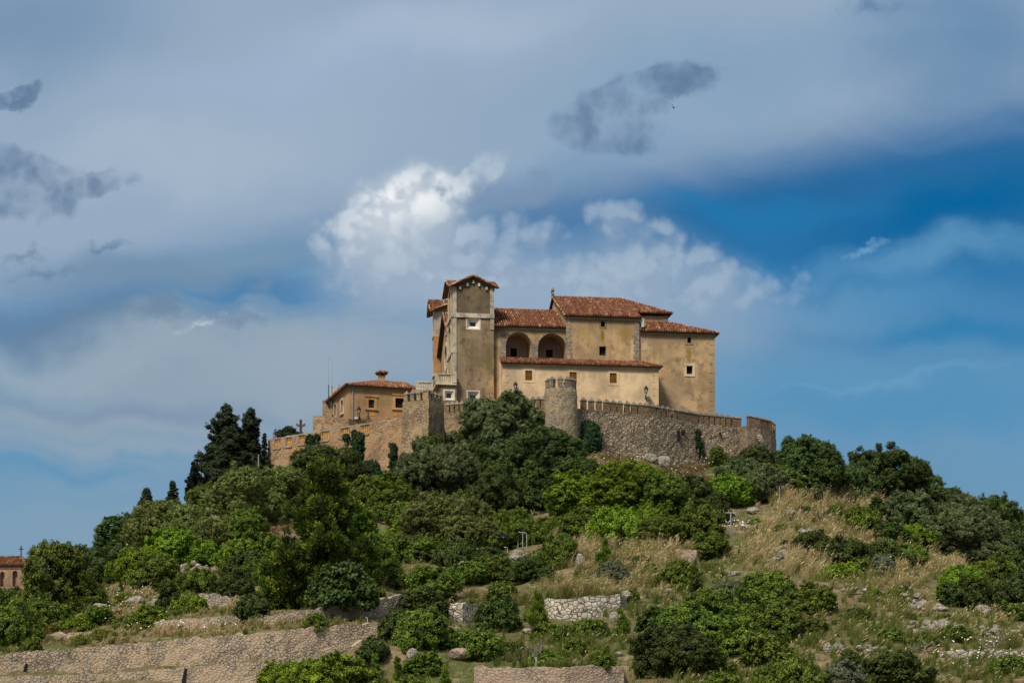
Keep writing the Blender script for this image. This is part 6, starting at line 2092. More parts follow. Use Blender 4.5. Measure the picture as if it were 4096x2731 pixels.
PL = [
 # --- skyline left: cypresses and pines (back to front)
 ('ragged', 905, 1990, 270, 365, 'tallest ragged dark cypress on the left skyline'),
 ('ragged', 1003, 1930, 190, 292, 'second tall ragged dark cypress, right of the tallest one'),
 ('ragged', 955, 1960, 190, 240, 'ragged dark cypress filling the gap between the two tallest ones'),
 ('ragged', 870, 1985, 150, 230, 'shorter ragged cypress leaning left in front of the tallest one'),
 ('ragged', 1058, 1870, 50, 135, 'slim dark cypress close to the left corner of the terrace wall'),
 ('cypress', 778, 2005, 92, 158, 'low dense column cypress at the left foot of the tall cypresses'),
 ('cypress', 835, 2000, 84, 200, 'narrow column cypress tucked against the left side of the tallest cypress'),
 ('ragged', 586, 2075, 140, 118, 'spreading dark conifer top on the left skyline, left of the small one'),
 ('ragged', 690, 2030, 84, 105, 'small dark conifer top standing alone between the spreading one and the cypresses'),
 ('dark', 905, 1905, 70, 30, 'low dark shrub among the cypress trunks'),
 ('ragged', 1155, 1752, 110, 46, 'dark bush top showing above the terrace parapet left of the stone cross'),
 ('green', 1000, 1925, 140, 112, 'rounded dark olive green tree below the slim cypress by the terrace wall corner'),
 ('green', 925, 1965, 110, 70, 'dark green bush between the tall cypresses and the sparse pale tree'),
 ('mastic', 830, 2045, 165, 105, 'rounded fresh green bush left of the tall ochre retaining wall end'),
 # --- left slope
 ('almond', 985, 2110, 260, 240, 'large sparse pale green tree beside the tall ochre retaining wall end'),
 ('almond', 1130, 2030, 190, 165, 'sparse yellow green tree in front of the left end of the terrace wall'),
 ('rust', 1190, 2020, 110, 120, 'rusty brown thin shrub against the terrace wall foot'),
 ('almond', 640, 2180, 240, 170, 'wide pale olive green tree on the left slope below the dark conifer tops'),
 ('almond', 750, 2170, 190, 150, 'pale green tree right of the wide pale one on the left slope'),
 ('fig', 450, 2235, 150, 160, 'open dark leaved tree against the sky on the left slope'),
 ('green', 545, 2200, 160, 140, 'dark green tree below the spreading conifer top'),
 ('green', 345, 2370, 190, 185, 'dark grey green tree right of the big tree near the chapel'),
 ('mastic', 225, 2480, 310, 305, 'big rounded green tree beside the far chapel'),
 ('green', 470, 2330, 230, 140, 'dark green tree mass in the dip below the open dark leaved tree'),
 ('bright', 560, 2340, 230, 145, 'bright green mound left of the single floodlight pole'),
 ('bright', 690, 2270, 250, 150, 'bright green mound behind the single floodlight pole'),
 ('mastic', 640, 2350, 200, 130, 'rounded olive green mound in front of the bright mounds by the floodlight pole'),
 ('bright', 815, 2265, 130, 110, 'bright green shrub right of the single floodlight pole'),
 ('almond', 880, 2210, 220, 140, 'thin olive shrub thicket below the ochre retaining wall end'),
 ('mastic', 980, 2190, 210, 150, 'olive green thicket below the large sparse pale tree'),
 ('bright', 960, 2275, 180, 120, 'bright green bush left of the big pine, above the young pine'),
 ('dark', 1010, 2330, 190, 125, 'dark green bush behind the yellow green young pine'),
 ('mastic', 1080, 2260, 150, 110, 'mid green bush close to the left side of the big pine'),
 ('young', 1022, 2345, 62, 120, 'small yellow green young pine left of the big pine'),
 ('young', 905, 2300, 80, 90, 'small yellow green young pine near the bank wall'),
 # --- far left bottom
 ('green', 30, 2500, 230, 140, 'dark tree below the chapel windows at the left edge'),
 ('mastic', 25, 2590, 280, 215, 'large dark green bush in the lower left corner above the cobblestone wall'),
 ('mastic', 200, 2515, 220, 110, 'rounded mid green shrub right of the large dark corner bush'),
 ('dark', 170, 2500, 150, 140, 'dark bush at the foot of the big tree by the chapel'),
 ('mastic', 390, 2500, 150, 75, 'dark green shrub in the dry grass of the left terraces'),
 ('bright', 305, 2525, 120, 50, 'small yellow green shrub at the end of the pale stub wall'),
 ('mastic', 130, 2615, 82, 72, 'small dark shrub on top of the long cobblestone wall'),
 ('mastic', 490, 2520, 90, 50, 'small olive shrub left of the bright bush on the left terrace'),
 ('bright', 600, 2500, 125, 80, 'bright green bush at the left end of the long dry stone wall'),
 ('dark', 672, 2435, 84, 115, 'dark upright bush left of the upper stub wall'),
 ('bright', 772, 2440, 125, 55, 'low bright green bush in front of the upper stub wall'),
 ('mastic', 790, 2372, 190, 85, 'green shrub band above the upper stub wall'),
 ('dark', 930, 2395, 180, 105, 'dark olive shrub above the long dry stone wall, left of the pine'),
 ('dark', 1005, 2482, 135, 108, 'dark round bush standing on the long dry stone wall'),
 ('mastic', 700, 2470, 50, 30, 'tiny green shrub on the long dry stone wall'),
 ('herb', 240, 2530, 120, 40, 'yellow flowering herb patch above the pale stub wall'),
 ('herb', 420, 2555, 110, 38, 'yellow flowering herb patch right of the pale stub wall'),
 ('herb', 330, 2575, 90, 35, 'yellow flowering herb patch at the edge of the long cobblestone wall'),
 ('herb', 500, 2410, 90, 40, 'pale flowering herb in the dry grass of the left slope'),
 # --- big pine and its neighbours
 ('green', 1310, 1960, 250, 165, 'grey green tree behind the top of the big pine, at the terrace wall'),
 ('pine', 1290, 2425, 420, 570, 'big dark pine with yellow green tips, largest tree on the slope'),
 ('pine', 1450, 2350, 240, 300, 'smaller pine leaning out from the right side of the big pine'),
 ('pine', 1130, 2430, 190, 220, 'low pine at the left foot of the big pine'),
 ('pine', 1520, 2300, 150, 130, 'low dark pine bough shrub right of the smaller pine'),
 ('fig', 1375, 2435, 250, 175, 'broad leaved dark fig tree at the right foot of the big pine'),
 ('dark', 1225, 2430, 120, 95, 'dark shadowy bush at the foot of the big pine'),
 ('mastic', 1450, 2425, 120, 70, 'green bush on the long dry stone wall right of the fig tree'),
 ('bright', 1410, 2425, 70, 48, 'small bright green bush on the long dry stone wall below the fig tree'),
 ('mastic', 1258, 2524, 98, 72, 'small round bush on the long cobblestone wall below the big pine'),
 # --- ivy and shrubs along the castle walls
 ('ivy', 1430, 1912, 92, 190, 'tall ivy column with white flowers on the terrace wall'),
 ('ivy', 1492, 1945, 135, 100, 'rounded ivy mound with white flowers at the foot of the terrace wall'),
 ('ivy', 1573, 1900, 52, 132, 'narrow ivy column beside the square tower'),
 ('ivy', 1242, 1808, 56, 72, 'ivy patch hanging on the terrace wall below the balusters'),
 ('ivy', 1385, 1758, 40, 26, 'small ivy tuft below the fourth baluster opening'),
 ('ivy', 1268, 1752, 28, 20, 'tiny ivy tuft under a baluster sill'),
 ('ivy', 1766, 1762, 40, 56, 'dark ivy clump at the right foot of the square tower'),
 ('ivy', 2362, 1795, 104, 112, 'dark ivy mound on the curtain wall right of the round tower'),
 ('ivy', 2793, 1790, 32, 76, 'narrow dark ivy strip on the curtain wall right of the wall opening'),
 ('ivy', 2805, 1825, 30, 60, 'trailing ivy below the narrow strip on the curtain wall'),
 ('mastic', 2868, 1862, 62, 72, 'bright round bush alone at the foot of the curtain wall'),
 ('dark', 3025, 1878, 130, 92, 'dark round bush at the foot of the corner bastion'),
 ('dark', 2938, 1892, 92, 66, 'small dark bush left of the corner bastion foot'),
 ('dark', 3075, 1868, 70, 60, 'dark bush in the shade of the corner bastion'),
 # --- centre top
 ('dark', 1712, 1850, 150, 110, 'dark leafy bush in front of the square tower foot'),
 ('olive', 1915, 1885, 160, 285, 'left one of the two olive trees in front of the middle castle wall'),
 ('olive', 2045, 1890, 200, 318, 'taller olive tree in front of the lean-to lantern, left of the round tower'),
 ('olive', 1985, 1870, 150, 180, 'low olive growth between the two olive trees'),
 ('bright', 1880, 1830, 95, 140, 'bright green shrub left of the two olive trees'),
 ('green', 1950, 1905, 180, 130, 'grey green tree in front of the two olive trees'),
 ('olive', 1765, 2015, 320, 230, 'wide silvery olive tree below the square tower'),
 ('olive', 1660, 1990, 150, 140, 'rounded silvery olive at the left of the wide silvery olive tree'),
 ('green', 2195, 1985, 300, 262, 'broad dark juniper like tree below the round tower'),
 ('green', 2060, 1960, 200, 190, 'brownish green tree left of the broad dark one below the round tower'),
 ('dark', 2330, 1985, 180, 150, 'dark tree right part below the round tower'),
 ('dark', 2140, 2030, 240, 150, 'dark green undergrowth below the broad dark tree'),
 ('green', 1985, 2055, 190, 150, 'rounded blue green tree beside the dead palm fronds'),
 ('mastic', 1560, 2075, 220, 170, 'mid green tree between the big pine and the wide silvery olive'),
 ('mastic', 1470, 2040, 170, 130, 'green bush under the rounded ivy mound'),
 ('mastic', 1620, 2130, 180, 120, 'leafy green bush below the wide silvery olive'),
 ('dark', 1720, 2110, 220, 120, 'dark bush between the silvery olive and the bare branched shrub'),
 ('dark', 1880, 2080, 180, 110, 'dark bush left of the rounded blue green tree'),
 ('almond', 1790, 2200, 330, 210, 'wide light green shrub with bare pale branches at the slope centre'),
 ('almond', 1905, 2170, 170, 140, 'light green shrub at the right end of the bare branched one'),
 ('bright', 1625, 2190, 160, 110, 'bright green bush right of the smaller pine'),
 ('mastic', 1580, 2240, 150, 100, 'mid green bush right of the smaller pine, below the bright bush'),
 ('mastic', 1700, 2245, 180, 90, 'low green bush below the bare branched shrub'),
 ('dark', 1830, 2255, 190, 85, 'dark low bush below the bare branched shrub'),
 ('mastic', 2050, 2190, 210, 150, 'dark green bush left of the pale rock and cactus'),
 ('mastic', 1960, 2200, 160, 100, 'green bush behind the four lamp floodlight'),
 ('dark', 1960, 2265, 150, 75, 'dark bush in front of the four lamp floodlight'),
 # --- centre right green bank
 ('bright', 2310, 2110, 270, 210, 'large light green loose shrub right of the pale rock'),
 ('bright', 2470, 2090, 300, 240, 'vivid green mound at the centre of the slope'),
 ('bright', 2540, 1975, 200, 125, 'vivid green shrub just below the curtain wall'),
 ('mastic', 2420, 1990, 150, 80, 'green shrub under the brown grass below the curtain wall'),
 ('mastic', 2660, 2090, 220, 190, 'grey green rounded shrub right of the vivid green mound'),
 ('green', 2760, 2060, 170, 160, 'darker rounded tree below the brown grass slope'),
 ('mastic', 2650, 1945, 110, 60, 'dark shrub below the rocky foot of the curtain wall'),
 ('mastic', 2330, 2160, 240, 120, 'dark green bush below the light green loose shrub'),
 ('mastic', 2200, 2160, 170, 90, 'dark green low bush behind the bent lamp posts'),
 ('bright', 2480, 2170, 280, 120, 'vivid green low bush above the tall dry grass'),
 ('mastic', 2640, 2180, 220, 110, 'green bush above the small square stub wall'),
 ('bright', 2620, 2130, 160, 90, 'yellow green shrub amid the green bank'),
 ('mastic', 2790, 2160, 210, 130, 'green bush left of the antenna topped pole'),
 ('mastic', 2840, 2230, 180, 100, 'low green bush at the foot of the antenna topped pole'),
 ('dark', 2860, 2090, 130, 120, 'dark bush behind the antenna topped pole'),
 ('bright', 2920, 2020, 220, 120, 'bright green bush right of the brown grass slope'),
 ('olive', 2985, 2000, 240, 150, 'light olive green tree below the corner bastion'),
 ('olive', 3080, 2000, 180, 130, 'silvery olive tree behind the two floodlight poles'),
 ('mastic', 2900, 1985, 130, 80, 'dark green shrub between the round bush and the light olive tree'),
 # --- right skyline
 ('green', 3225, 1995, 250, 238, 'large dark rounded tree right of the corner bastion'),
 ('green', 3300, 2000, 160, 190, 'right part tree of the large dark pair by the bastion'),
 ('mastic', 3150, 1995, 130, 130, 'leafy green tree at the left of the large dark pair by the bastion'),
 ('green', 3390, 2000, 170, 130, 'lower dark tree in the skyline gap right of the bastion trees'),
 ('green', 3475, 2005, 150, 205, 'tree with two pointed tops on the right skyline'),
 ('green', 3570, 2020, 250, 215, 'broad grey green tree on the right skyline'),
 ('green', 3660, 2020, 150, 175, 'tree at the right shoulder of the broad skyline tree'),
 ('olive', 3640, 2120, 160, 150, 'grey olive shrub in front of the broad skyline tree'),
 ('green', 3740, 2070, 110, 130, 'slender tree on the skyline right of the broad one'),
 ('green', 3725, 2120, 110, 110, 'dark shrub right of the grey olive shrub'),
 ('green', 3800, 2090, 130, 140, 'tree with thin top on the right skyline, left of the last group'),
 ('olive', 3830, 2110, 170, 130, 'light olive crown behind the large rounded olive tree'),
 ('green', 3900, 2110, 130, 110, 'small skyline tree above the large rounded olive tree'),
 ('green', 3975, 2150, 190, 160, 'skyline tree at right behind the large rounded olive tree'),
 ('green', 4050, 2170, 130, 130, 'last skyline tree near the right edge'),
 ('olive', 3860, 2240, 320, 210, 'large rounded light olive tree near the right edge'),
 ('green', 4060, 2240, 170, 140, 'dark tree at the right edge beside the large rounded olive'),
 ('dark', 4050, 2330, 190, 140, 'dark bush at the right edge below the skyline trees'),
 ('mastic', 3960, 2360, 220, 120, 'dark green bush below the large rounded olive tree'),
 ('grey', 4010, 2310, 90, 70, 'grey green bush in the dark thicket at the right edge'),
 # --- right middle
 ('mastic', 3440, 2120, 190, 75, 'green bush in the tall dry grass of the right slope'),
 ('dark', 3505, 2085, 70, 100, 'upright dark shrub at the right end of the tall dry grass'),
 ('bright', 3640, 2165, 170, 62, 'bright green low bush left of the large rounded olive tree'),
 ('dark', 3560, 2170, 150, 80, 'dark low bush beside the bright low one on the right slope'),
 ('dark', 3250, 2220, 180, 95, 'dark low spreading bush below the leafless dark tree'),
 ('dark', 3370, 2255, 220, 90, 'dark spreading bush in the middle of the right slope'),
 ('dark', 3520, 2255, 220, 80, 'dark spreading bush right of the middle one'),
 ('mastic', 3640, 2245, 170, 60, 'olive green low bush at the right end of the spreading bushes'),
 ('grey', 3530, 2300, 100, 76, 'grey green rounded herb bush on the right slope'),
 ('bright', 3370, 2310, 150, 55, 'yellow green low bush on the right slope'),
 ('mastic', 3450, 2290, 120, 60, 'green low bush left of the grey rounded herb bush'),
 ('bright', 3850, 2400, 210, 140, 'yellow green tipped bush on the right, above the loose rocks'),
 ('dark', 3900, 2435, 220, 120, 'dark bush under the yellow green tipped bush'),
 ('dark', 3800, 2420, 110, 95, 'dark shrub at the left end of the yellow green tipped bush'),
 ('green', 4070, 2460, 150, 160, 'tall dark shrub at the right edge above the rocks'),
 ('mastic', 4060, 2480, 90, 70, 'bright green small shrub at the right edge'),
 # --- lower centre
 ('mastic', 2235, 2262, 165, 118, 'dense green mound with dark underside left of the tall dry grass'),
 ('young', 2420, 2280, 100, 130, 'feathery green young pine in the tall dry grass'),
 ('grey', 2450, 2330, 130, 90, 'grey green bush below the feathery young pine'),
 ('mastic', 2725, 2360, 170, 115, 'dense green mound below the small square stub wall'),
 ('mastic', 1980, 2320, 190, 100, 'olive green bush below the bent lamp posts'),
 ('dark', 2110, 2320, 170, 85, 'dark green bush right of the olive bush below the lamps'),
 ('mastic', 2010, 2400, 140, 70, 'green bush above the grey stone panel'),
 ('mastic', 1740, 2400, 240, 130, 'wide grey green bush above the end of the long dry stone wall'),
 ('dark', 1690, 2470, 180, 110, 'dark bush at the right end of the long dry stone wall'),
 ('mastic', 1870, 2330, 170, 85, 'olive shrub left of the lamps and above the grey stone panel'),
 ('mastic', 1590, 2350, 110, 60, 'low green shrub behind the dark small wall panel'),
 ('dark', 1995, 2520, 185, 125, 'dark rounded bush between the grey panel and the limestone wall'),
 ('young', 2150, 2500, 160, 130, 'feathery bright green pine shrub at the left end of the limestone wall'),
 ('mastic', 1680, 2590, 240, 150, 'large dark green bush right of the cobblestone wall ends'),
 ('dark', 1590, 2560, 160, 120, 'dark bush hiding the end of the long cobblestone wall'),
 ('mastic', 1770, 2590, 150, 80, 'mid green shrub right of the large dark bush by the cobblestone walls'),
 ('dark', 1500, 2640, 130, 90, 'dark shrub at the right end of the lowest cobblestone wall'),
 ('mastic', 1930, 2635, 170, 110, 'rounded green bush above the left end of the bottom wall'),
 ('mastic', 1860, 2590, 130, 60, 'low green shrub left of the white rocks'),
 ('young', 1500, 2720, 70, 110, 'small feathery pine near the bottom edge left of the brightest young pine'),
 ('young', 1590, 2770, 95, 150, 'brightest yellow green young pine at the bottom edge'),
 ('young', 1622, 2620, 52, 66, 'small young pine in front of the large dark bush'),
 ('young', 1780, 2760, 80, 90, 'young pine at the bottom edge left of the bottom wall'),
 ('bright', 1180, 2780, 330, 125, 'large bright green bush at the bottom edge, left part'),
 ('bright', 1340, 2780, 300, 160, 'large bright green bush at the bottom edge, right part'),
 ('mastic', 1430, 2735, 120, 80, 'dark green shrub right of the bright bottom bushes'),
 ('mastic', 1700, 2700, 180, 90, 'grassy green shrub near the bottom edge centre left'),
 ('mastic', 1650, 2790, 150, 90, 'green shrub at the bottom edge beside the brightest young pine'),
 ('young', 2490, 2565, 96, 122, 'yellow green young pine right of the limestone wall'),
 ('mastic', 2360, 2540, 140, 60, 'low green shrub under the limestone wall'),
 ('mastic', 2200, 2560, 150, 60, 'olive shrub left of the pale boulder below the limestone wall'),
 ('mastic', 2405, 2695, 105, 92, 'small round dark bush standing on the bottom wall'),
 ('mastic', 2190, 2668, 150, 70, 'shrub on the bottom wall beside the small dead tree'),
 ('mastic', 2520, 2420, 80, 70, 'small green shrub at the right end of the limestone wall'),
 ('dark', 2610, 2560, 110, 140, 'dark upright bush right of the yellow green young pine'),
 ('dark', 2680, 2690, 330, 190, 'widest dark bush mass at the bottom centre right'),
 ('mastic', 2730, 2580, 260, 160, 'dark green bush mass above the widest dark one'),
 ('mastic', 2900, 2600, 260, 150, 'green bush mass right of the dark ones at the bottom centre'),
 ('mastic', 2850, 2480, 240, 120, 'grey green bush on the slope below the stub wall mound'),
 ('grey', 2930, 2410, 160, 80, 'grey twiggy bush above the green bush masses'),
 ('mastic', 3060, 2430, 250, 140, 'mid green mound on the right below the pale rocks'),
 ('mastic', 3250, 2450, 220, 110, 'bright mid green bush on the right slope centre'),
 ('mastic', 3070, 2560, 260, 140, 'wide mid green bush in the lower right'),
 ('mastic', 3250, 2540, 140, 70, 'low bush amid olive grass in the lower right'),
 ('mastic', 3060, 2660, 230, 130, 'wide green bush at the lower right near the bottom edge'),
 ('mastic', 2830, 2700, 190, 110, 'olive bush at the bottom edge right of the widest dark bush'),
 ('mastic', 3150, 2760, 270, 110, 'green bush at the bottom edge in the lower right'),
 ('grey', 3370, 2750, 170, 100, 'grey twiggy bush at the bottom edge in the lower right'),
 ('dark', 3580, 2740, 240, 125, 'dark green bush at the bottom edge below the rubble wall'),
 ('dark', 3400, 2690, 120, 80, 'small dark bush left of the dark one below the rubble wall'),
 ('mastic', 2900, 2800, 220, 110, 'low bush at the bottom edge between the green bushes'),
 ('mastic', 3490, 2400, 90, 45, 'small bright shrub beside the rubble on the right slope'),
 ('mastic', 3780, 2490, 60, 40, 'tiny bright green shrub growing among the pale rocks'),
 ('mastic', 3820, 2560, 110, 60, 'low green shrub below the pale rocks'),
 ('mastic', 4040, 2700, 150, 80, 'low green shrub below the corner dry stone wall'),
 ('mastic', 3120, 2130, 60, 34, 'small green scrub in the golden grass below the twin floodlight pole'),
 ('dark', 3215, 2065, 70, 40, 'low dark scrub patch left of the leafless dark tree'),
 ('mastic', 3345, 2060, 64, 40, 'low green scrub right of the leafless dark tree'),
 ('dark', 3150, 2195, 70, 36, 'low dark scrub between grass and the dark low spreading bush'),
 ('mastic', 3020, 2110, 60, 36, 'green scrub at the grass edge right of the antenna topped pole'),
 ('bright', 3300, 2320, 80, 36, 'yellowish low scrub left of the yellow green low bush'),
 ('mastic', 3600, 2390, 90, 38, 'low green scrub above the broken terrace line'),
 ('dark', 3430, 2480, 110, 44, 'low dark scrub in olive grass left of the wide stone heap'),
 ('mastic', 3560, 2560, 120, 44, 'low green scrub between the wide stone heap and the long rubble wall'),
 ('mastic', 3700, 2590, 110, 46, 'green scrub at the right end of the long rubble wall'),
 ('dark', 2560, 2270, 80, 44, 'small dark scrub in the tall dry grass above the limestone wall'),
 ('mastic', 2600, 2300, 70, 44, 'small green scrub left of the dense mound below the stub wall'),
 ('mastic', 2330, 2340, 70, 40, 'small green scrub above the middle of the limestone wall'),
 ('mastic', 2310, 2620, 130, 60, 'low green scrub above the middle of the bottom wall'),
 ('dark', 2060, 2620, 110, 54, 'low dark scrub above the left part of the bottom wall'),
 ('mastic', 3900, 2640, 90, 44, 'low scrub in front of the corner dry stone wall'),
]
for a in PL:
    Y = None
    if a[0] == 'ivy':
        k, px, base, w, h, lab = a
        seq = TERR if px < 1600 else (CURT_M if px < 2200 else CURT_R)
        q_ = along(seq, px)
        Y = q_[1] - 0.35 - (0.055 * max(0, q_[2] - zof(base - h * 0.3, q_[1])) if px < 1600 else 0.1)
    if a[5].startswith('dark bush top showing'):
        Y = 238.0
    plant(*a, Y=Y)


# ------------------------------------------------------------------ grass, herbs, stones, small things of the slope
_col = {}


def quick_ground(px, py):
    """like on_ground, from cached view columns"""
    k = int(round(px / 6.0))
    if k not in _col:
        y = np.arange(100.0, 240.0, 0.25)
        z = ground((k * 6.0 - CX) / FP * y, y)
        _col[k] = (y, np.minimum.accumulate(HY - (z - ZC) / y * FP))
    y, r = _col[k]
    i = int(np.searchsorted(-r, -py))
    if i >= len(y):
        return None
    Y = float(y[i])
    return xof(px, Y), Y, float(ground(np.array([xof(px, Y)]), np.array([Y]))[0])


LEAF['straw'] = leaf_mat('grass_blades', (0.080, 0.125, 0.017), (0.255, 0.228, 0.072), (0.57, 0.445, 0.225), 0.25, 0.8, 0.0)
LEAF['rusty'] = leaf_mat('rusty_grass_blades', (0.07, 0.055, 0.022), (0.20, 0.115, 0.052), (0.33, 0.215, 0.115), 0.25, 0.8, 0.0)


class Grass:
    def __init__(s):
        s.V, s.T = [], []

    def tufts(s, P, nb, h, tone, spread=0.16, droop=0.5, wid=0.024, plume=0.0, wind=0.12):
        """P (n,3) tuft feet, h and tone per tuft; curved blades of two quads, plumes = pale seed heads"""
        P = np.asarray(P, float)
        n = len(P)
        if n == 0:
            return
        g = RNG
        i = np.repeat(np.arange(n), nb)
        T = len(i)
        hh = np.asarray(h)[i] * g.uniform(0.55, 1.12, T)
        a = g.uniform(0, 2 * math.pi, T)
        out = np.abs(g.normal(0, 1, T))
        d = np.stack([np.cos(a), np.sin(a), np.zeros(T)], 1)
        base = P[i] + d * (out * spread * 0.35 * np.asarray(h)[i])[:, None]
        base[:, 2] -= 0.05
        ben = d * (hh * np.clip(out, 0, 2.2) * droop * 0.42)[:, None] + np.array([wind, 0.02, 0]) * hh[:, None]
        mid = base + ben * 0.35 + np.array([0, 0, 1]) * (hh * 0.58)[:, None]
        tip = base + ben + np.array([0, 0, 1]) * (hh * (1 - 0.20 * np.clip(out, 0, 2.2) * droop))[:, None]
        pa = g.uniform(0, math.pi, T)
        w = np.stack([np.cos(pa), np.sin(pa), np.zeros(T)], 1) * wid * 0.5
        tn = np.clip(np.asarray(tone)[i] + g.normal(0, 0.13, T), 0, 1)
        q1 = np.stack([base - w, base + w, mid + w * 0.85, mid - w * 0.85], 1)
        q2 = np.stack([mid - w * 0.85, mid + w * 0.85, tip + w * 0.25, tip - w * 0.25], 1)
        s.V += [q1.reshape(-1, 3), q2.reshape(-1, 3)]
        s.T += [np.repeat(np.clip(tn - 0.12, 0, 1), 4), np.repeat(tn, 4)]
        if plume > 0:
            m = g.uniform(0, 1, T) < plume
            t0 = tip[m]
            k = len(t0)
            dr = ben[m] / np.maximum(1e-4, np.linalg.norm(ben[m], axis=1))[:, None] * 0.6 + np.array([0.35, 0, 0.5]) + g.normal(0, 0.25, (k, 3))
            ln = g.uniform(0.16, 0.34, k)[:, None]
            ww = w[m] / (wid * 0.5) * 0.040
            e = t0 + dr * ln
            me_ = t0 + dr * ln * 0.5 + np.array([0, 0, 0.03])
            s.V += [np.stack([t0 - ww * 0.2, t0 + ww * 0.2, me_ + ww, me_ - ww], 1).reshape(-1, 3), np.stack([me_ - ww, me_ + ww, e + ww * 0.15, e - ww * 0.15], 1).reshape(-1, 3)]
            s.T += [np.full(k * 4, 0.93), np.full(k * 4, 1.0)]

    def build(s, name, mat, kind='stuff'):
        V = np.concatenate(s.V)
        me = np_mesh(name, V, np.arange(len(V)).reshape(-1, 4), np.concatenate(s.T))
        return tag(link(name, me, mat), kind=kind)


def zone(px, py, rx, ry, n):
    P = []
    for _ in range(n):
        a, r = random.uniform(0, 2 * math.pi), math.sqrt(random.random())
        p = quick_ground(px + rx * r * math.cos(a), py + ry * r * math.sin(a))
        if p:
            P.append(p)
    return P


# low sward over the whole visible slope
sw = Grass()
n = 17000
Ys = RNG.uniform(108, 236, n)
pxs = RNG.uniform(-420, 4520, n)
Xs = (pxs - CX) / FP * Ys
Zs = ground(Xs, Ys)
pat = np.sin(Xs * 0.31 + Ys * 0.22) + np.sin(Xs * 0.13 - Ys * 0.17 + 1.3) + np.sin(Xs * 0.67 + 2.0) * 0.6
tone = np.clip(0.33 + 0.13 * pat + RNG.normal(0, 0.08, n) - 0.12 * (pxs > 2900) * (Ys < 150) + 0.22 * (pxs < 1500) * (Ys < 160), 0.02, 0.9)
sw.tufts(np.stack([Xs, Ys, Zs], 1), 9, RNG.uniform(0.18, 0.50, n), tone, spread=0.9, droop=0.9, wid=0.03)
sw.build('short_grass', LEAF['straw'])

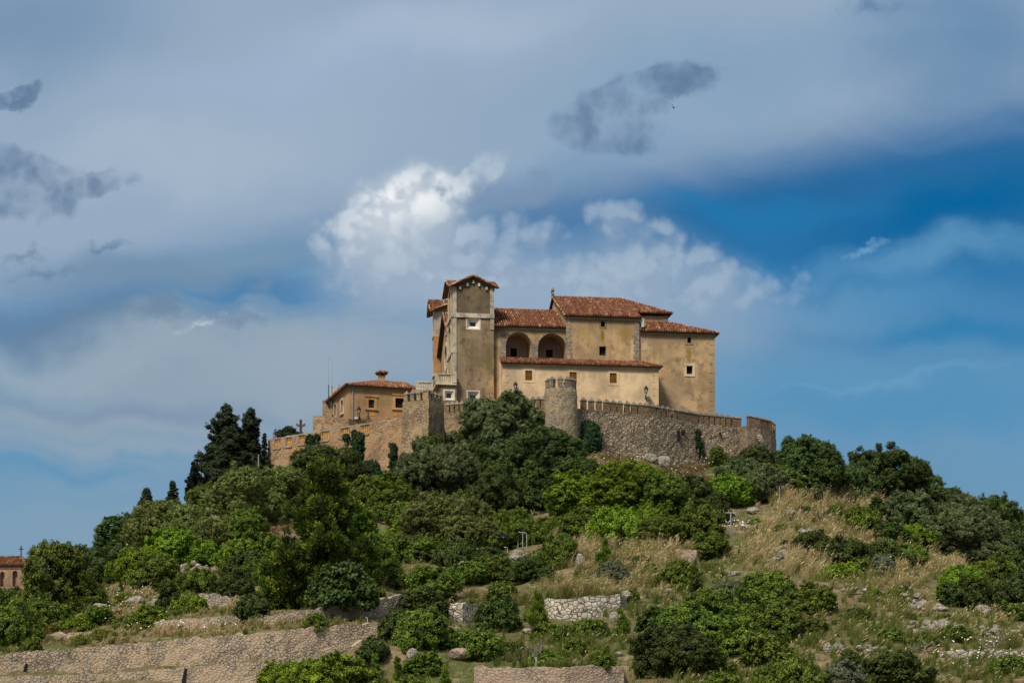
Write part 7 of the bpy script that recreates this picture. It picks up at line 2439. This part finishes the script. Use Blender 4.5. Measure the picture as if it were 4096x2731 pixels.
# tall dry grass
dg_ = Grass()
ZONES = [  # px, py, rx, ry, tufts, height, tone, plume
 (2330, 2185, 150, 45, 48, 1.15, 0.80, 0.22), (2420, 2255, 260, 55, 88, 1.0, 0.64, 0.13), (2620, 2225, 160, 55, 64, 1.0, 0.80, 0.19), (2500, 2310, 200, 55, 64, 0.95, 0.66, 0.12),
 (2350, 2375, 190, 22, 48, 0.85, 0.58, 0.07), (2220, 2360, 120, 40, 28, 0.8, 0.40, 0.03), (2650, 2330, 130, 50, 32, 0.8, 0.54, 0.09), (2260, 2250, 90, 40, 20, 0.9, 0.62, 0.12),
 (2600, 2450, 200, 60, 56, 0.75, 0.26, 0.03), (2330, 2590, 240, 55, 72, 0.75, 0.22, 0.03), (2100, 2640, 170, 35, 48, 0.6, 0.18, 0.01), (2300, 2640, 170, 25, 36, 0.6, 0.22, 0.01), (2050, 2590, 120, 40, 32, 0.6, 0.29, 0.01),
 (3300, 2000, 200, 55, 88, 1.35, 0.86, 0.26), (3470, 2020, 150, 45, 56, 1.25, 0.86, 0.26), (3150, 2070, 150, 60, 64, 1.0, 0.82, 0.19), (3060, 2170, 110, 70, 64, 0.95, 0.84, 0.19), (3230, 2110, 130, 50, 48, 0.95, 0.72, 0.15),
 (3370, 2160, 130, 40, 40, 0.95, 0.74, 0.19), (3500, 2190, 110, 35, 35, 0.9, 0.78, 0.19), (3080, 2260, 120, 50, 44, 0.95, 0.78, 0.15), (3230, 2290, 90, 60, 43, 1.1, 0.78, 0.15), (3640, 2310, 170, 45, 72, 0.9, 0.74, 0.12),
 (3780, 2290, 90, 40, 32, 1.1, 0.78, 0.18), (3680, 2205, 60, 35, 16, 0.9, 0.70, 0.15), (3420, 2350, 120, 30, 32, 0.7, 0.52, 0.06), (3000, 2010, 90, 25, 24, 0.5, 0.72, 0.08), (2940, 2240, 80, 50, 27, 0.8, 0.62, 0.12),
 (3500, 2430, 240, 60, 88, 0.7, 0.36, 0.04), (3300, 2540, 200, 60, 72, 0.65, 0.24, 0.03), (3600, 2520, 260, 60, 88, 0.65, 0.26, 0.03), (3900, 2540, 220, 60, 72, 0.65, 0.30, 0.04), (3450, 2580, 200, 50, 56, 0.6, 0.22, 0.02),
 (3700, 2650, 280, 50, 72, 0.6, 0.23, 0.02), (3950, 2690, 200, 45, 56, 0.6, 0.22, 0.02), (3300, 2650, 200, 50, 56, 0.6, 0.22, 0.03), (2950, 2720, 300, 40, 64, 0.7, 0.26, 0.04), (3950, 2470, 130, 40, 35, 0.7, 0.52, 0.09),
 (2150, 2420, 130, 40, 27, 0.7, 0.32, 0.02), (1690, 2255, 90, 30, 20, 0.6, 0.36, 0.01), (1840, 2220, 80, 20, 12, 0.9, 0.70, 0.22), (1880, 2150, 40, 40, 9, 1.0, 0.70, 0.22), (1880, 2420, 130, 40, 32, 0.6, 0.36, 0.02), (1850, 2520, 150, 30, 28, 0.5, 0.32, 0.01),
 (620, 2300, 60, 30, 20, 0.95, 0.70, 0.21), (570, 2370, 60, 40, 24, 0.85, 0.54, 0.18), (660, 2335, 90, 20, 19, 0.6, 0.58, 0.12), (440, 2390, 110, 35, 40, 0.6, 0.40, 0.02), (450, 2450, 120, 45, 48, 0.55, 0.60, 0.05), (930, 2440, 20, 25, 9, 0.9, 0.72, 0.18),
 (300, 2578, 320, 14, 72, 0.5, 0.36, 0.01), (700, 2535, 320, 14, 80, 0.55, 0.52, 0.03), (1050, 2510, 250, 12, 56, 0.55, 0.40, 0.01), (1330, 2490, 160, 12, 32, 0.55, 0.32, 0.01), (800, 2450, 180, 14, 40, 0.5, 0.32, 0.01),
 (80, 2610, 140, 10, 32, 0.5, 0.30, 0.01), (600, 2510, 160, 20, 35, 0.5, 0.40, 0.01), (1290, 2425, 60, 10, 8, 0.9, 0.72, 0.18), (1240, 2600, 40, 12, 8, 0.5, 0.29, 0.00), (1350, 2590, 30, 10, 6, 0.5, 0.29, 0.00),
 (2440, 1850, 110, 30, 48, 0.5, 0.62, 0.01), (2620, 1950, 60, 20, 19, 0.5, 0.70, 0.04), (1950, 2280, 60, 30, 16, 0.6, 0.40, 0.01), (2080, 2240, 60, 20, 16, 0.45, 0.36, 0.00),
 (2840, 2300, 100, 45, 40, 0.6, 0.30, 0.03), (2780, 2400, 120, 40, 36, 0.6, 0.25, 0.03), (2580, 2380, 120, 40, 40, 0.7, 0.45, 0.05), (1560, 2300, 60, 30, 20, 0.5, 0.3, 0.0), (1950, 2480, 90, 40, 26, 0.5, 0.3, 0.0), (2260, 2700, 200, 20, 30, 0.6, 0.3, 0.02), (3250, 2740, 260, 30, 50, 0.6, 0.3, 0.05), (3800, 2740, 260, 30, 50, 0.6, 0.25, 0.03),
]
for px, py, rx, ry, n, h, tn, pl in ZONES:
    if px < 1100:
        tn = min(0.82, tn * 1.8)
    P = zone(px, py, rx, ry, int(n * (0.74 if px > 2900 and py < 2400 else 0.9)))
    k = len(P)
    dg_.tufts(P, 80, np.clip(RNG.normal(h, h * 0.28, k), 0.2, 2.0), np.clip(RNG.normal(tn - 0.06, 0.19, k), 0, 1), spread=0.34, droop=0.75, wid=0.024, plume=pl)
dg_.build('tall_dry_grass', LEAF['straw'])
rg = Grass()
for px, py, rx, ry, n, h, tn in ((2740, 1860, 90, 70, 130, 0.55, 0.55), (2680, 1900, 90, 40, 60, 0.5, 0.5), (2480, 1855, 120, 35, 60, 0.5, 0.55), (2560, 1890, 70, 25, 30, 0.5, 0.6), (2780, 1925, 70, 40, 50, 0.5, 0.6),
                                 (1180, 2080, 50, 40, 30, 0.6, 0.5), (1100, 2140, 70, 40, 40, 0.5, 0.5), (480, 2480, 90, 25, 40, 0.45, 0.55), (1950, 2570, 120, 20, 30, 0.4, 0.6), (210, 2560, 100, 20, 34, 0.45, 0.5)):
    P = zone(px, py, rx, ry, n)
    k = len(P)
    rg.tufts(P, 50, np.clip(RNG.normal(h, 0.1, k), 0.2, 2), np.clip(RNG.normal(tn, 0.12, k), 0, 1), spread=0.7, droop=0.8, wid=0.026, plume=0.04)
rg.build('rusty_dry_grass', LEAF['rusty'])

# single tussocks that stand out
tb = {}


def tussock(px, py, w, label, tone=0.6, plume=0.1):
    p = quick_ground(px, py)
    h = w / FP * p[1] * 0.62
    G = Grass()
    G.tufts([(0, 0, 0)], 620, [h], [tone], spread=0.75, droop=1.15, wid=0.022, plume=plume)
    V = np.concatenate(G.V)
    me = np_mesh('grass_tussock', V, np.arange(len(V)).reshape(-1, 4), np.concatenate(G.T))
    o = link('grass_tussock', me, LEAF['straw'])
    o.location = p
    tag(o, label, 'grass tussock', 'grass tussocks on the slope')


for a in [(1662, 2312, 110, 'large rounded drooping grass tussock right of the big pine, below the bare branched shrub', 0.62, 0.03),
          (1878, 2235, 80, 'tall plumed grass tussock left of the four lamp floodlight', 0.6, 0.25), (1845, 2248, 60, 'low straw coloured tussock by the mid stone wall piece', 0.7, 0.05),
          (1885, 2405, 100, 'green straw tussock above the grey stone panel', 0.45, 0.05), (2090, 2420, 100, 'drooping tussock left of the limestone wall', 0.55, 0.1),
          (2260, 2385, 130, 'golden tussock on the limestone wall, left one', 0.72, 0.1), (2400, 2375, 120, 'golden tussock on the limestone wall, right one', 0.74, 0.1),
          (2680, 2245, 90, 'drooping straw tussock against the small square stub wall', 0.66, 0.1), (2340, 2245, 110, 'tall pale plumed tussock right of the dense green mound', 0.85, 0.3),
          (1245, 2612, 46, 'small green tussock on the ledge of the cobblestone walls', 0.4, 0.0), (1335, 2600, 40, 'smaller pale tussock on the ledge of the cobblestone walls', 0.5, 0.0),
          (3130, 2015, 120, 'tall golden plumed tussock beside the twin floodlight pole', 0.7, 0.3), (3870, 2560, 90, 'dark green tussock left of the bottom right dead tree', 0.3, 0.03),
          (4040, 2590, 110, 'green straw tussock above the corner dry stone wall', 0.42, 0.03), (3240, 2310, 90, 'pale dry tussock below the dark spreading bushes', 0.85, 0.2)]:
    tussock(*a)

# white umbel flowers scattered in patches
fl = []
for px, py, rx, ry, n in ((3050, 1985, 100, 25, 60), (2760, 1870, 100, 60, 50), (2940, 2125, 60, 14, 40), (2480, 1860, 100, 20, 24), (480, 2400, 110, 30, 14), (480, 2480, 120, 40, 16), (3600, 2240, 120, 40, 26), (3850, 2640, 200, 60, 40), (700, 2530, 250, 14, 20), (2950, 2580, 200, 40, 16), (800, 2240, 60, 30, 16)):
    for p in zone(px, py, rx, ry, n):
        fl.append((p[0], p[1], p[2] + random.uniform(0.45, 0.95)))
fl = np.array(fl)
g = RNG
k = len(fl)
r = g.uniform(0.035, 0.06, k)[:, None]
a1 = np.array([1.0, 0, 0.15]) * r
a2 = np.array([0, 0.8, 0.75]) * r
V = np.stack([fl - a1, fl - a2, fl + a1, fl + a2], 1).reshape(-1, 3)
tag(link('white_flowers', np_mesh('white_flowers', V, np.arange(4 * k).reshape(-1, 4)), plain('white_petals', (0.70, 0.70, 0.62), 0.8)), kind='stuff')


# rocks -----------------------------------------------------------
def rock_verts(seed, sub=2):
    bm = bmesh.new()
    bmesh.ops.create_icosphere(bm, subdivisions=sub, radius=1.0)
    g = np.random.default_rng(seed)
    pl = g.normal(size=(9, 3))
    pl /= np.linalg.norm(pl, axis=1)[:, None]
    ds = g.uniform(0.55, 0.95, 9)
    vs = np.array([v.co[:] for v in bm.verts])
    for q, d in zip(pl, ds):         # cut flats, as broken limestone has
        s = vs @ q
        vs = vs - np.outer(np.maximum(0, s - d), q) * 0.9
    vs += g.normal(0, 0.02, vs.shape)
    fs = [tuple(v.index for v in f.verts) for f in bm.faces]
    bm.free()
    return vs, fs


ROCKS = [rock_verts(s) for s in range(8)]


def rock(px, base, w, h, label, mat='rock'):
    p = on_ground(px, base)
    k = p.y / FP
    vs, fs = ROCKS[random.randrange(8)]
    me = bpy.data.meshes.new('rock')
    sc_ = np.array([w / 2, w * 0.42, h * 0.62]) * k
    me.from_pydata([tuple(v * sc_) for v in vs], [], fs)
    o = link('rock', me, M[mat])
    o.location = (p.x, p.y, p.z + h * k * 0.38)
    o.rotation_euler = (0, 0, random.uniform(-0.4, 0.4))
    tag(o, label, 'rock', 'pale rocks on the slope')


for a in [(2235, 2055, 110, 80, 'pale rock outcrop beside the lone cactus at the slope centre'), (2070, 2238, 60, 40, 'upper pale rock of the pair under the bent lamp posts'), (2052, 2262, 60, 44, 'lower pale rock of the pair under the bent lamp posts'),
          (1800, 2545, 50, 26, 'flat white rock, left of the cluster above the bottom wall'), (1830, 2540, 40, 34, 'white rock at the centre of the cluster above the bottom wall'), (1795, 2580, 40, 60, 'upright white rock below the cluster above the bottom wall'), (1735, 2545, 26, 20, 'small white rock left of the cluster above the bottom wall'),
          (2170, 2545, 70, 34, 'long pale boulder lying in grass below the limestone wall'), (2110, 2535, 60, 24, 'flat grey boulder left of the long pale boulder'), (2455, 2490, 44, 50, 'white boulder between the limestone wall and the yellow green young pine'),
          (2475, 2625, 40, 20, 'small pale stone behind the round bush on the bottom wall'), (2320, 2290, 50, 80, 'pinkish rock face below the dense green mound'), (1650, 2650, 60, 60, 'pale rock beside the young pine at the bottom'), (1840, 2640, 100, 50, 'ochre earth outcrop above the left end of the bottom wall', 'rosewall'),
          (3160, 2075, 70, 36, 'grey rock in dry grass below the twin floodlight pole'), (3010, 2055, 60, 30, 'flat pale rock left of the twin floodlight pole'), (2990, 2120, 60, 24, 'grey rock ledge right of the antenna topped pole'),
          (3135, 2235, 56, 40, 'white boulder in dry grass below the dark low spreading bush'), (3085, 2235, 50, 30, 'pale flat boulder left of the white boulder in dry grass'),
          (3310, 2622, 40, 54, 'tall white rock at the left end of the lower rubble wall'), (3350, 2615, 60, 46, 'broad white rock in the lower rubble wall'), (3770, 2530, 80, 56, 'biggest pale boulder among the upper right rocks'), (3830, 2535, 70, 40, 'pale boulder right of the biggest one on the right'),
          (3725, 2535, 50, 44, 'rough boulder left of the biggest one on the right'), (3980, 2545, 60, 36, 'pale rock left of the corner dry stone wall tops'), (3930, 2455, 70, 40, 'grey rock under the yellow green tipped bush'), (3690, 2425, 60, 26, 'low pale rock in the broken terrace line on the right'),
          (3760, 2445, 80, 22, 'flat pale rock in the broken terrace line on the right'), (2030, 1985, 50, 40, 'brown rock under the dead palm fronds'), (2655, 1870, 50, 40, 'small grey rock in the brown grass under the curtain wall'),
          (2500, 2420, 60, 40, 'grey stones right of the limestone wall end'), (2600, 1850, 60, 40, 'rocky outcrop at the curtain wall foot, left part'), (2655, 1840, 70, 40, 'rocky outcrop at the curtain wall foot, right part'), (540, 2420, 90, 40, 'brown rock bank in the left slope grass'), (620, 2425, 40, 30, 'grey rock beside the dark upright bush on the left'),
          (400, 2435, 70, 26, 'low rocks at the left end of the brown rock bank')]:
    rock(*a)


def rubble(px0, px1, top, bot, label, mat='rock', size=20, n=None):
    """remains of a dry stone wall: one heap of tumbled stones"""
    p = on_ground((px0 + px1) / 2, bot)
    k = p.y / FP
    root = Vector((p.x, p.y, p.z))
    mb = MB()
    n = n or int((px1 - px0) * (bot - top) / (size * size) * 1.7)
    for _ in range(n):
        px = random.uniform(px0, px1)
        f = random.random() ** 1.2
        ww = size * random.uniform(0.6, 1.5) * k
        q = on_ground(px, bot + random.uniform(-4, 4))
        vs, fs = ROCKS[random.randrange(8)]
        a = random.uniform(0, 6.28)
        rot = np.array([[math.cos(a), -math.sin(a), 0], [math.sin(a), math.cos(a), 0], [0, 0, 1]])
        v2 = (vs * np.array([0.58, 0.5, 0.42]) * ww) @ rot.T
        v2 += np.array([q.x - root.x, q.y - root.y + f * 0.4, q.z - root.z + f * (bot - top) * k * 0.9])
        mb.add([tuple(x) for x in v2], fs)
    o = mb.build('rubble_wall', M[mat])
    o.location = root
    tag(o, label, 'rubble wall', 'tumbled dry stone walls')


for a in [(3375, 3487, 2344, 2378, 'short tumbled stone wall on the right slope, highest of the rubble heaps there'), (3585, 3650, 2340, 2372, 'small heap of stones right of the highest rubble wall'), (3620, 3690, 2372, 2420, 'slanting line of stones leading down to the broken terrace'),
          (3610, 3830, 2415, 2440, 'long low broken terrace line of stones on the right'), (3620, 3870, 2482, 2530, 'wide heap of pale stones around the biggest boulder on the right'), (3300, 3565, 2583, 2615, 'long rubble wall near the bottom right, below olive grass'),
          (3880, 4000, 2500, 2540, 'loose stones right of the wide heap of pale stones'), (3190, 3265, 2108, 2140, 'small heap of grey stones under the leafless dark tree'), (3066, 3158, 2222, 2246, 'pale stone heap beside the white boulder in dry grass'),
          (2905, 3000, 2290, 2305, 'scattered stones in the dry grass right of the stub wall mound'), (2040, 2110, 2210, 2265, 'stacked stones under the bent lamp posts'), (2120, 2180, 2520, 2545, 'small stone heap beside the flat grey boulder'),
          (4000, 4110, 2520, 2545, 'stones at the right edge above the corner dry stone wall'), (2600, 2700, 2360, 2395, 'stone heap left of the dense mound below the stub wall'), (700, 880, 2270, 2300, 'stony bank edge below the single floodlight pole'), (1500, 1600, 2290, 2335, 'broken stones above the long dry stone wall right of the pine')]:
    rubble(*a)


# dead wood ---------------------------------------------------------
def dead_tree(px, base, w, h, label, mat, seed, lean=0.0):
    p = on_ground(px, base)
    k = p.y / FP
    g = random.Random(seed)
    root = empty('dead_tree', p)
    tag(root, label, 'dead tree', 'leafless trees on the slope')
    H = h * k
    tr = MB()
    top = Vector((lean * H, 0, H * 0.45))
    tr.tube([(0, 0, -0.2), tuple(top * 0.5 + Vector((0.05 * H, 0, 0))), tuple(top)], [0.045 * H + 0.03, 0.035 * H + 0.02, 0.028 * H + 0.015], 7)
    tr.build('trunk', M[mat], root)
    br = MB()

    def grow_(s, d, ln, r, lv):
        m = s + d * ln * 0.5 + Vector((g.uniform(-1, 1), g.uniform(-1, 1), g.uniform(-0.3, 0.6))) * ln * 0.14
        e = s + d * ln + Vector((g.uniform(-1, 1), g.uniform(-1, 1), g.uniform(-0.2, 0.7))) * ln * 0.15
        br.tube([s, m, e], [r, r * 0.8, r * 0.55], 5, caps=False)
        if lv:
            for _ in range(g.choice((2, 3, 3))):
                nd = (d + Vector((g.uniform(-1, 1), g.uniform(-0.8, 0.8), g.uniform(-0.5, 0.8))) * 0.9).normalized()
                grow_(e if g.random() < 0.6 else m, nd, ln * g.uniform(0.5, 0.8), r * 0.55, lv - 1)
    for i in range(5):
        a = i * 1.26 + g.uniform(-0.3, 0.3)
        d = Vector((math.cos(a) * w / h, math.sin(a) * w / h * 0.7, g.uniform(0.35, 1.0))).normalized()
        grow_(top * g.uniform(0.7, 1.0), d, H * 0.34, 0.018 * H + 0.012, 3)
    br.build('branches', M[mat], root)


dead_tree(3292, 2112, 90, 85, 'leafless dark tree in the dry grass of the right slope', 'dark_wood', 3, -0.12)
dead_tree(3975, 2640, 130, 120, 'leafless grey tree near the bottom right corner', 'dead_wood', 5)
dead_tree(3715, 2640, 140, 90, 'low leafless grey tree left of the one near the bottom right corner', 'dead_wood', 8, -0.2)
dead_tree(2135, 2725, 70, 110, 'small forked dead tree with pale bark in front of the bottom wall', 'dead_wood', 12, 0.1)
dead_tree(2085, 2745, 110, 90, 'dark leafless branches at the bottom wall, left of the pale forked dead tree', 'dark_wood', 14, -0.1)
dead_tree(1790, 2195, 180, 130, 'bare pale branches hanging out of the wide light green shrub', 'dead_wood', 21)
dead_tree(2055, 1975, 130, 110, 'bare twisted branches under the broad dark tree below the round tower', 'dead_wood', 23, 0.2)
dead_tree(2730, 1935, 90, 40, 'fallen bare branches on the brown grass slope under the curtain wall', 'dead_wood', 25, 0.5)
dead_tree(2760, 2650, 120, 80, 'bare grey twigs in front of the widest dark bush', 'dead_wood', 27)
dead_tree(860, 2090, 110, 120, 'bare thin branches beside the stepped low stone wall', 'dead_wood', 29)


# prickly pears -------------------------------------------------------
def cactus(px, base, w, h, label, col=(0.16, 0.21, 0.10), n=22, seed=1):
    p = on_ground(px, base)
    k = p.y / FP
    g = random.Random(seed)
    mb = MB()
    W_, H_ = w * k, h * k
    pads = [(Vector((g.uniform(-0.3, 0.3) * W_, g.uniform(-0.1, 0.1), 0)), Vector((g.uniform(-0.4, 0.4), 0, 1))) for _ in range(4)]
    i = 0
    while i < n and pads:
        s, d = pads.pop(0)
        ln = g.uniform(0.20, 0.30) * max(0.7, H_ * 0.8)
        d.normalize()
        side = Vector((d.z, g.uniform(-0.6, 0.6), -d.x)).normalized()
        c = s + d * ln * 0.5
        nn = d.cross(side).normalized()
        vs, fs = ROCKS[0][0], ROCKS[0][1]
        bmv = []
        for t in range(5):
            f = t / 4
            for q in range(10):
                a = 2 * math.pi * q / 10
                rr = math.sin(math.pi * (0.08 + 0.84 * f))
                bmv.append(s + d * ln * f + side * math.cos(a) * ln * 0.32 * rr + nn * math.sin(a) * 0.035)
        mb.add(bmv, [(t * 10 + q, t * 10 + (q + 1) % 10, t * 10 + 10 + (q + 1) % 10, t * 10 + 10 + q) for t in range(4) for q in range(10)] + [tuple(range(40, 50))], g.random())
        e = s + d * ln * 0.93
        if e.z < H_ * 0.85:
            for sx in (-1, 1):
                if g.random() < 0.85:
                    pads.append((e + side * sx * ln * 0.15, d + side * sx * g.uniform(0.3, 0.9) + Vector((0, 0, 0.35))))
        i += 1
    o = mb.build('prickly_pear', tinted('cactus_pads', [(0, mul(col, 0.7)), (1, mul(col, 1.4))], 0.6))
    o.location = p
    tag(o, label, 'cactus', 'prickly pear cacti')


cactus(448, 2335, 80, 62, 'prickly pear cactus against dark bushes on the left slope', seed=2, n=26)
cactus(890, 1962, 70, 60, 'pale blue green prickly pear on top of the ochre retaining wall end', (0.19, 0.26, 0.17), 30, 3)
cactus(2140, 2060, 50, 62, 'lone yellowish prickly pear pads beside the pale rock outcrop', (0.34, 0.36, 0.14), 6, 4)
cactus(1455, 2655, 70, 60, 'dark prickly pear at the right end of the lowest cobblestone wall', (0.09, 0.12, 0.06), 14, 5)


def dead_fronds(px, base, w, h, label, seed):
    p = on_ground(px, base)
    k = p.y / FP
    g = random.Random(seed)
    mb = MB()
    for _ in range(46):
        a = g.uniform(-1.3, 1.3)
        ln = h * k * g.uniform(0.6, 1.1)
        s = Vector((g.uniform(-0.15, 0.15) * w * k, g.uniform(-0.3, 0), h * k))
        e = s + Vector((math.sin(a) * w * k * 0.5, -0.3 - g.uniform(0, 0.4), -ln * math.cos(a * 0.7)))
        m = s.lerp(e, 0.5) + Vector((0, -0.12, 0.10 * ln))
        wd = Vector((0.03, 0.01, 0.02))
        mb.add([s - wd, s + wd, m + wd, m - wd, e + wd * 0.4, e - wd * 0.4], [(0, 1, 2, 3), (3, 2, 4, 5)], g.random())
    o = mb.build('dead_fronds', tinted('grey_dead_fronds', [(0, (0.10, 0.085, 0.075)), (1, (0.33, 0.28, 0.25))], 0.9))
    o.location = p + Vector((0, -0.9, 0.1))
    tag(o, label, 'dead palm', 'dead palm fronds')


dead_fronds(2052, 1955, 46, 44, 'upper hanging cluster of grey dead palm fronds below the dark tree', 3)
dead_fronds(2082, 1992, 50, 42, 'middle hanging cluster of grey dead palm fronds', 4)
dead_fronds(2070, 2022, 66, 44, 'lowest and widest cluster of grey dead palm fronds', 5)


# floodlight poles and pipes ---------------------------------------------
def pole(px, base, top, label, lamps, box=True, cat='floodlight', Y=None, arm=0.5, group='floodlight poles on the hill'):
    p = on_ground(px, base) if Y is None else Vector((xof(px, Y), Y, zof(base, Y)))
    h = zof(top, p.y) - p.z
    o = empty('floodlight_pole', p)
    tag(o, label, cat, group)
    mb = MB()
    mb.tube([(0, 0, -0.4), (0, 0, h)], 0.055, 8)
    mb.build('pole', M['steel'], o)
    if lamps:
        mb = MB()
        xs = [l for l, s in lamps]
        mb.box((min(xs) - 0.1, -0.035, h + 0.002), (max(xs) + 0.1, 0.035, h + 0.06))
        mb.build('crossarm', M['steel'], o)
        for x, s in lamps:
            mb = MB()
            mb.box((x - 0.20 * s, -0.16, h + 0.064), (x + 0.20 * s, 0.10, h + 0.064 + 0.20 * s), taper=0.02)
            mb.box((x - 0.17 * s, -0.175, h + 0.09), (x + 0.17 * s, -0.161, h + 0.05 + 0.18 * s))
            mb.build('lamp_head', M['iron'], o)
    if box:
        mb = MB()
        mb.box((0.06, -0.1, 0.15), (0.34, 0.1, 0.45))
        mb.build('control_box', M['pale_metal'], o)


pole(775, 2248, 2164, 'single grey floodlight pole on the left slope between bright green mounds', [(-0.25, 0.7), (0.3, 0.7)])
pole(3118, 2022, 1942, 'grey pole with twin black floodlights in the dry grass, right one of two', [(-0.34, 1.0), (0.02, 0.7), (0.4, 1.0)])
pole(3029, 2008, 1940, 'slim grey pole with small flat arm, left of the twin floodlight pole', [(-0.12, 0.35), (0.16, 0.35)], False)
pole(1985, 2215, 2148, 'pale pole with four wide black floodlights at the slope centre', [(-0.75, 1.1), (-0.28, 1.1), (0.28, 1.1), (0.85, 1.1)], False)
pole(1034, 1878, 1818, 'grey pole with one lamp arm at the left corner of the terrace wall', [(0.3, 0.5)], False, Y=228)
pole(911, 2090, 2046, 'thin grey pole in front of the ochre retaining wall end', [(-0.1, 0.5)], False)
pole(1048, 2165, 2146, 'small double white lamp head left of the big pine', [(-0.2, 0.5), (0.25, 0.5)], False)
# pole topped by a forked bracket
p = on_ground(2923, 2145)
o = empty('floodlight_pole', p)
tag(o, 'antenna topped pale pole with pronged crossbar right of the green bank', 'floodlight', 'floodlight poles on the hill')
h = zof(2050, p.y) - p.z
mb = MB()
mb.tube([(0, 0, -0.4), (0, 0, h)], 0.055, 8)
mb.build('pole', M['steel'], o)
mb = MB()
mb.tube([(-0.42, 0, h), (0.42, 0, h)], 0.03, 6)
for x in (-0.62, -0.2, 0.25, 0.62):
    mb.tube([(x * 0.7, 0, h), (x, 0, h + 0.10), (x, 0, h + 0.26)], 0.02, 5)
mb.build('pronged_bracket', M['pale_metal'], o)


def bent_post(px, base, top, bx, label):
    p = on_ground(px, base)
    k = p.y / FP
    h = zof(top, p.y) - p.z
    mb = MB()
    mb.tube([(0, 0, -0.3), (0.0, 0, h * 0.93), (bx * k * 0.15, 0, h * 0.985), (bx * k, 0, h * 1.03)], [0.026, 0.026, 0.026, 0.034], 6)
    o = mb.build('bent_post', M['pale_metal'])
    o.location = p
    tag(o, label, 'post', 'thin bent white posts')


for a in [(2072, 2192, 2132, -18, 'leftmost of the three thin bent white posts at the slope centre'), (2091, 2192, 2128, -18, 'middle one of the three thin bent white posts'), (2107, 2190, 2130, -18, 'rightmost of the three thin bent white posts'),
          (1925, 2275, 2212, -10, 'lone thin bent white post below the four lamp floodlight'), (1896, 2328, 2262, 10, 'thin leaning white post above the grey stone panel'), (2030, 2215, 2188, -14, 'short bent white post left of the stacked stones'),
          (1470, 2500, 2468, -8, 'short white post on the long cobblestone wall'), (1340, 2628, 2585, -12, 'thin bent pipe on the ledge of the cobblestone walls')]:
    bent_post(*a)
p = on_ground(523, 2260)
mb = MB()
mb.lathe((0, 0, -0.3), [(0.10, 0), (0.10, 1.0), (0.085, 1.3), (0.085, 1.55), (0.05, 1.6)], 8)
o = mb.build('stone_post', M['trim'])
o.location = p + Vector((0, -2.0, 0.6))
tag(o, 'short pale stone post among bushes on the left slope', 'post')
# drain slits in the cobblestone walls
for px, py, w, h, lab in ((100, 2672, 20, 44, 'dark drain opening in the long cobblestone wall at the far left'), (737, 2700, 22, 60, 'dark drain opening in the lowest cobblestone wall')):
    nm = 'high_cobble' if py < 2680 else 'low_cobble'
    xs, yw, zt, zb = WALLS[nm]
    Y = float(np.interp(px, xs, yw))
    k = Y / FP
    mb = MB()
    x, z = xof(px, Y), zof(py, Y)
    mb.add([(x - w * k * 0.5, Y - 0.06, z - h * k / 2), (x + w * k * 0.2, Y - 0.06, z - h * k / 2), (x + w * k * 0.5, Y - 0.06, z + h * k * 0.45), (x + w * k * 0.1, Y - 0.06, z + h * k * 0.5),
            (x - w * k * 0.5, Y + 0.3, z - h * k / 2), (x + w * k * 0.2, Y + 0.3, z - h * k / 2), (x + w * k * 0.5, Y + 0.3, z + h * k * 0.45), (x + w * k * 0.1, Y + 0.3, z + h * k * 0.5)],
           [(0, 1, 2, 3), (4, 7, 6, 5), (0, 4, 5, 1), (1, 5, 6, 2), (2, 6, 7, 3), (3, 7, 4, 0)])
    tag(mb.build('drain_opening', M['black']), lab, 'drain')
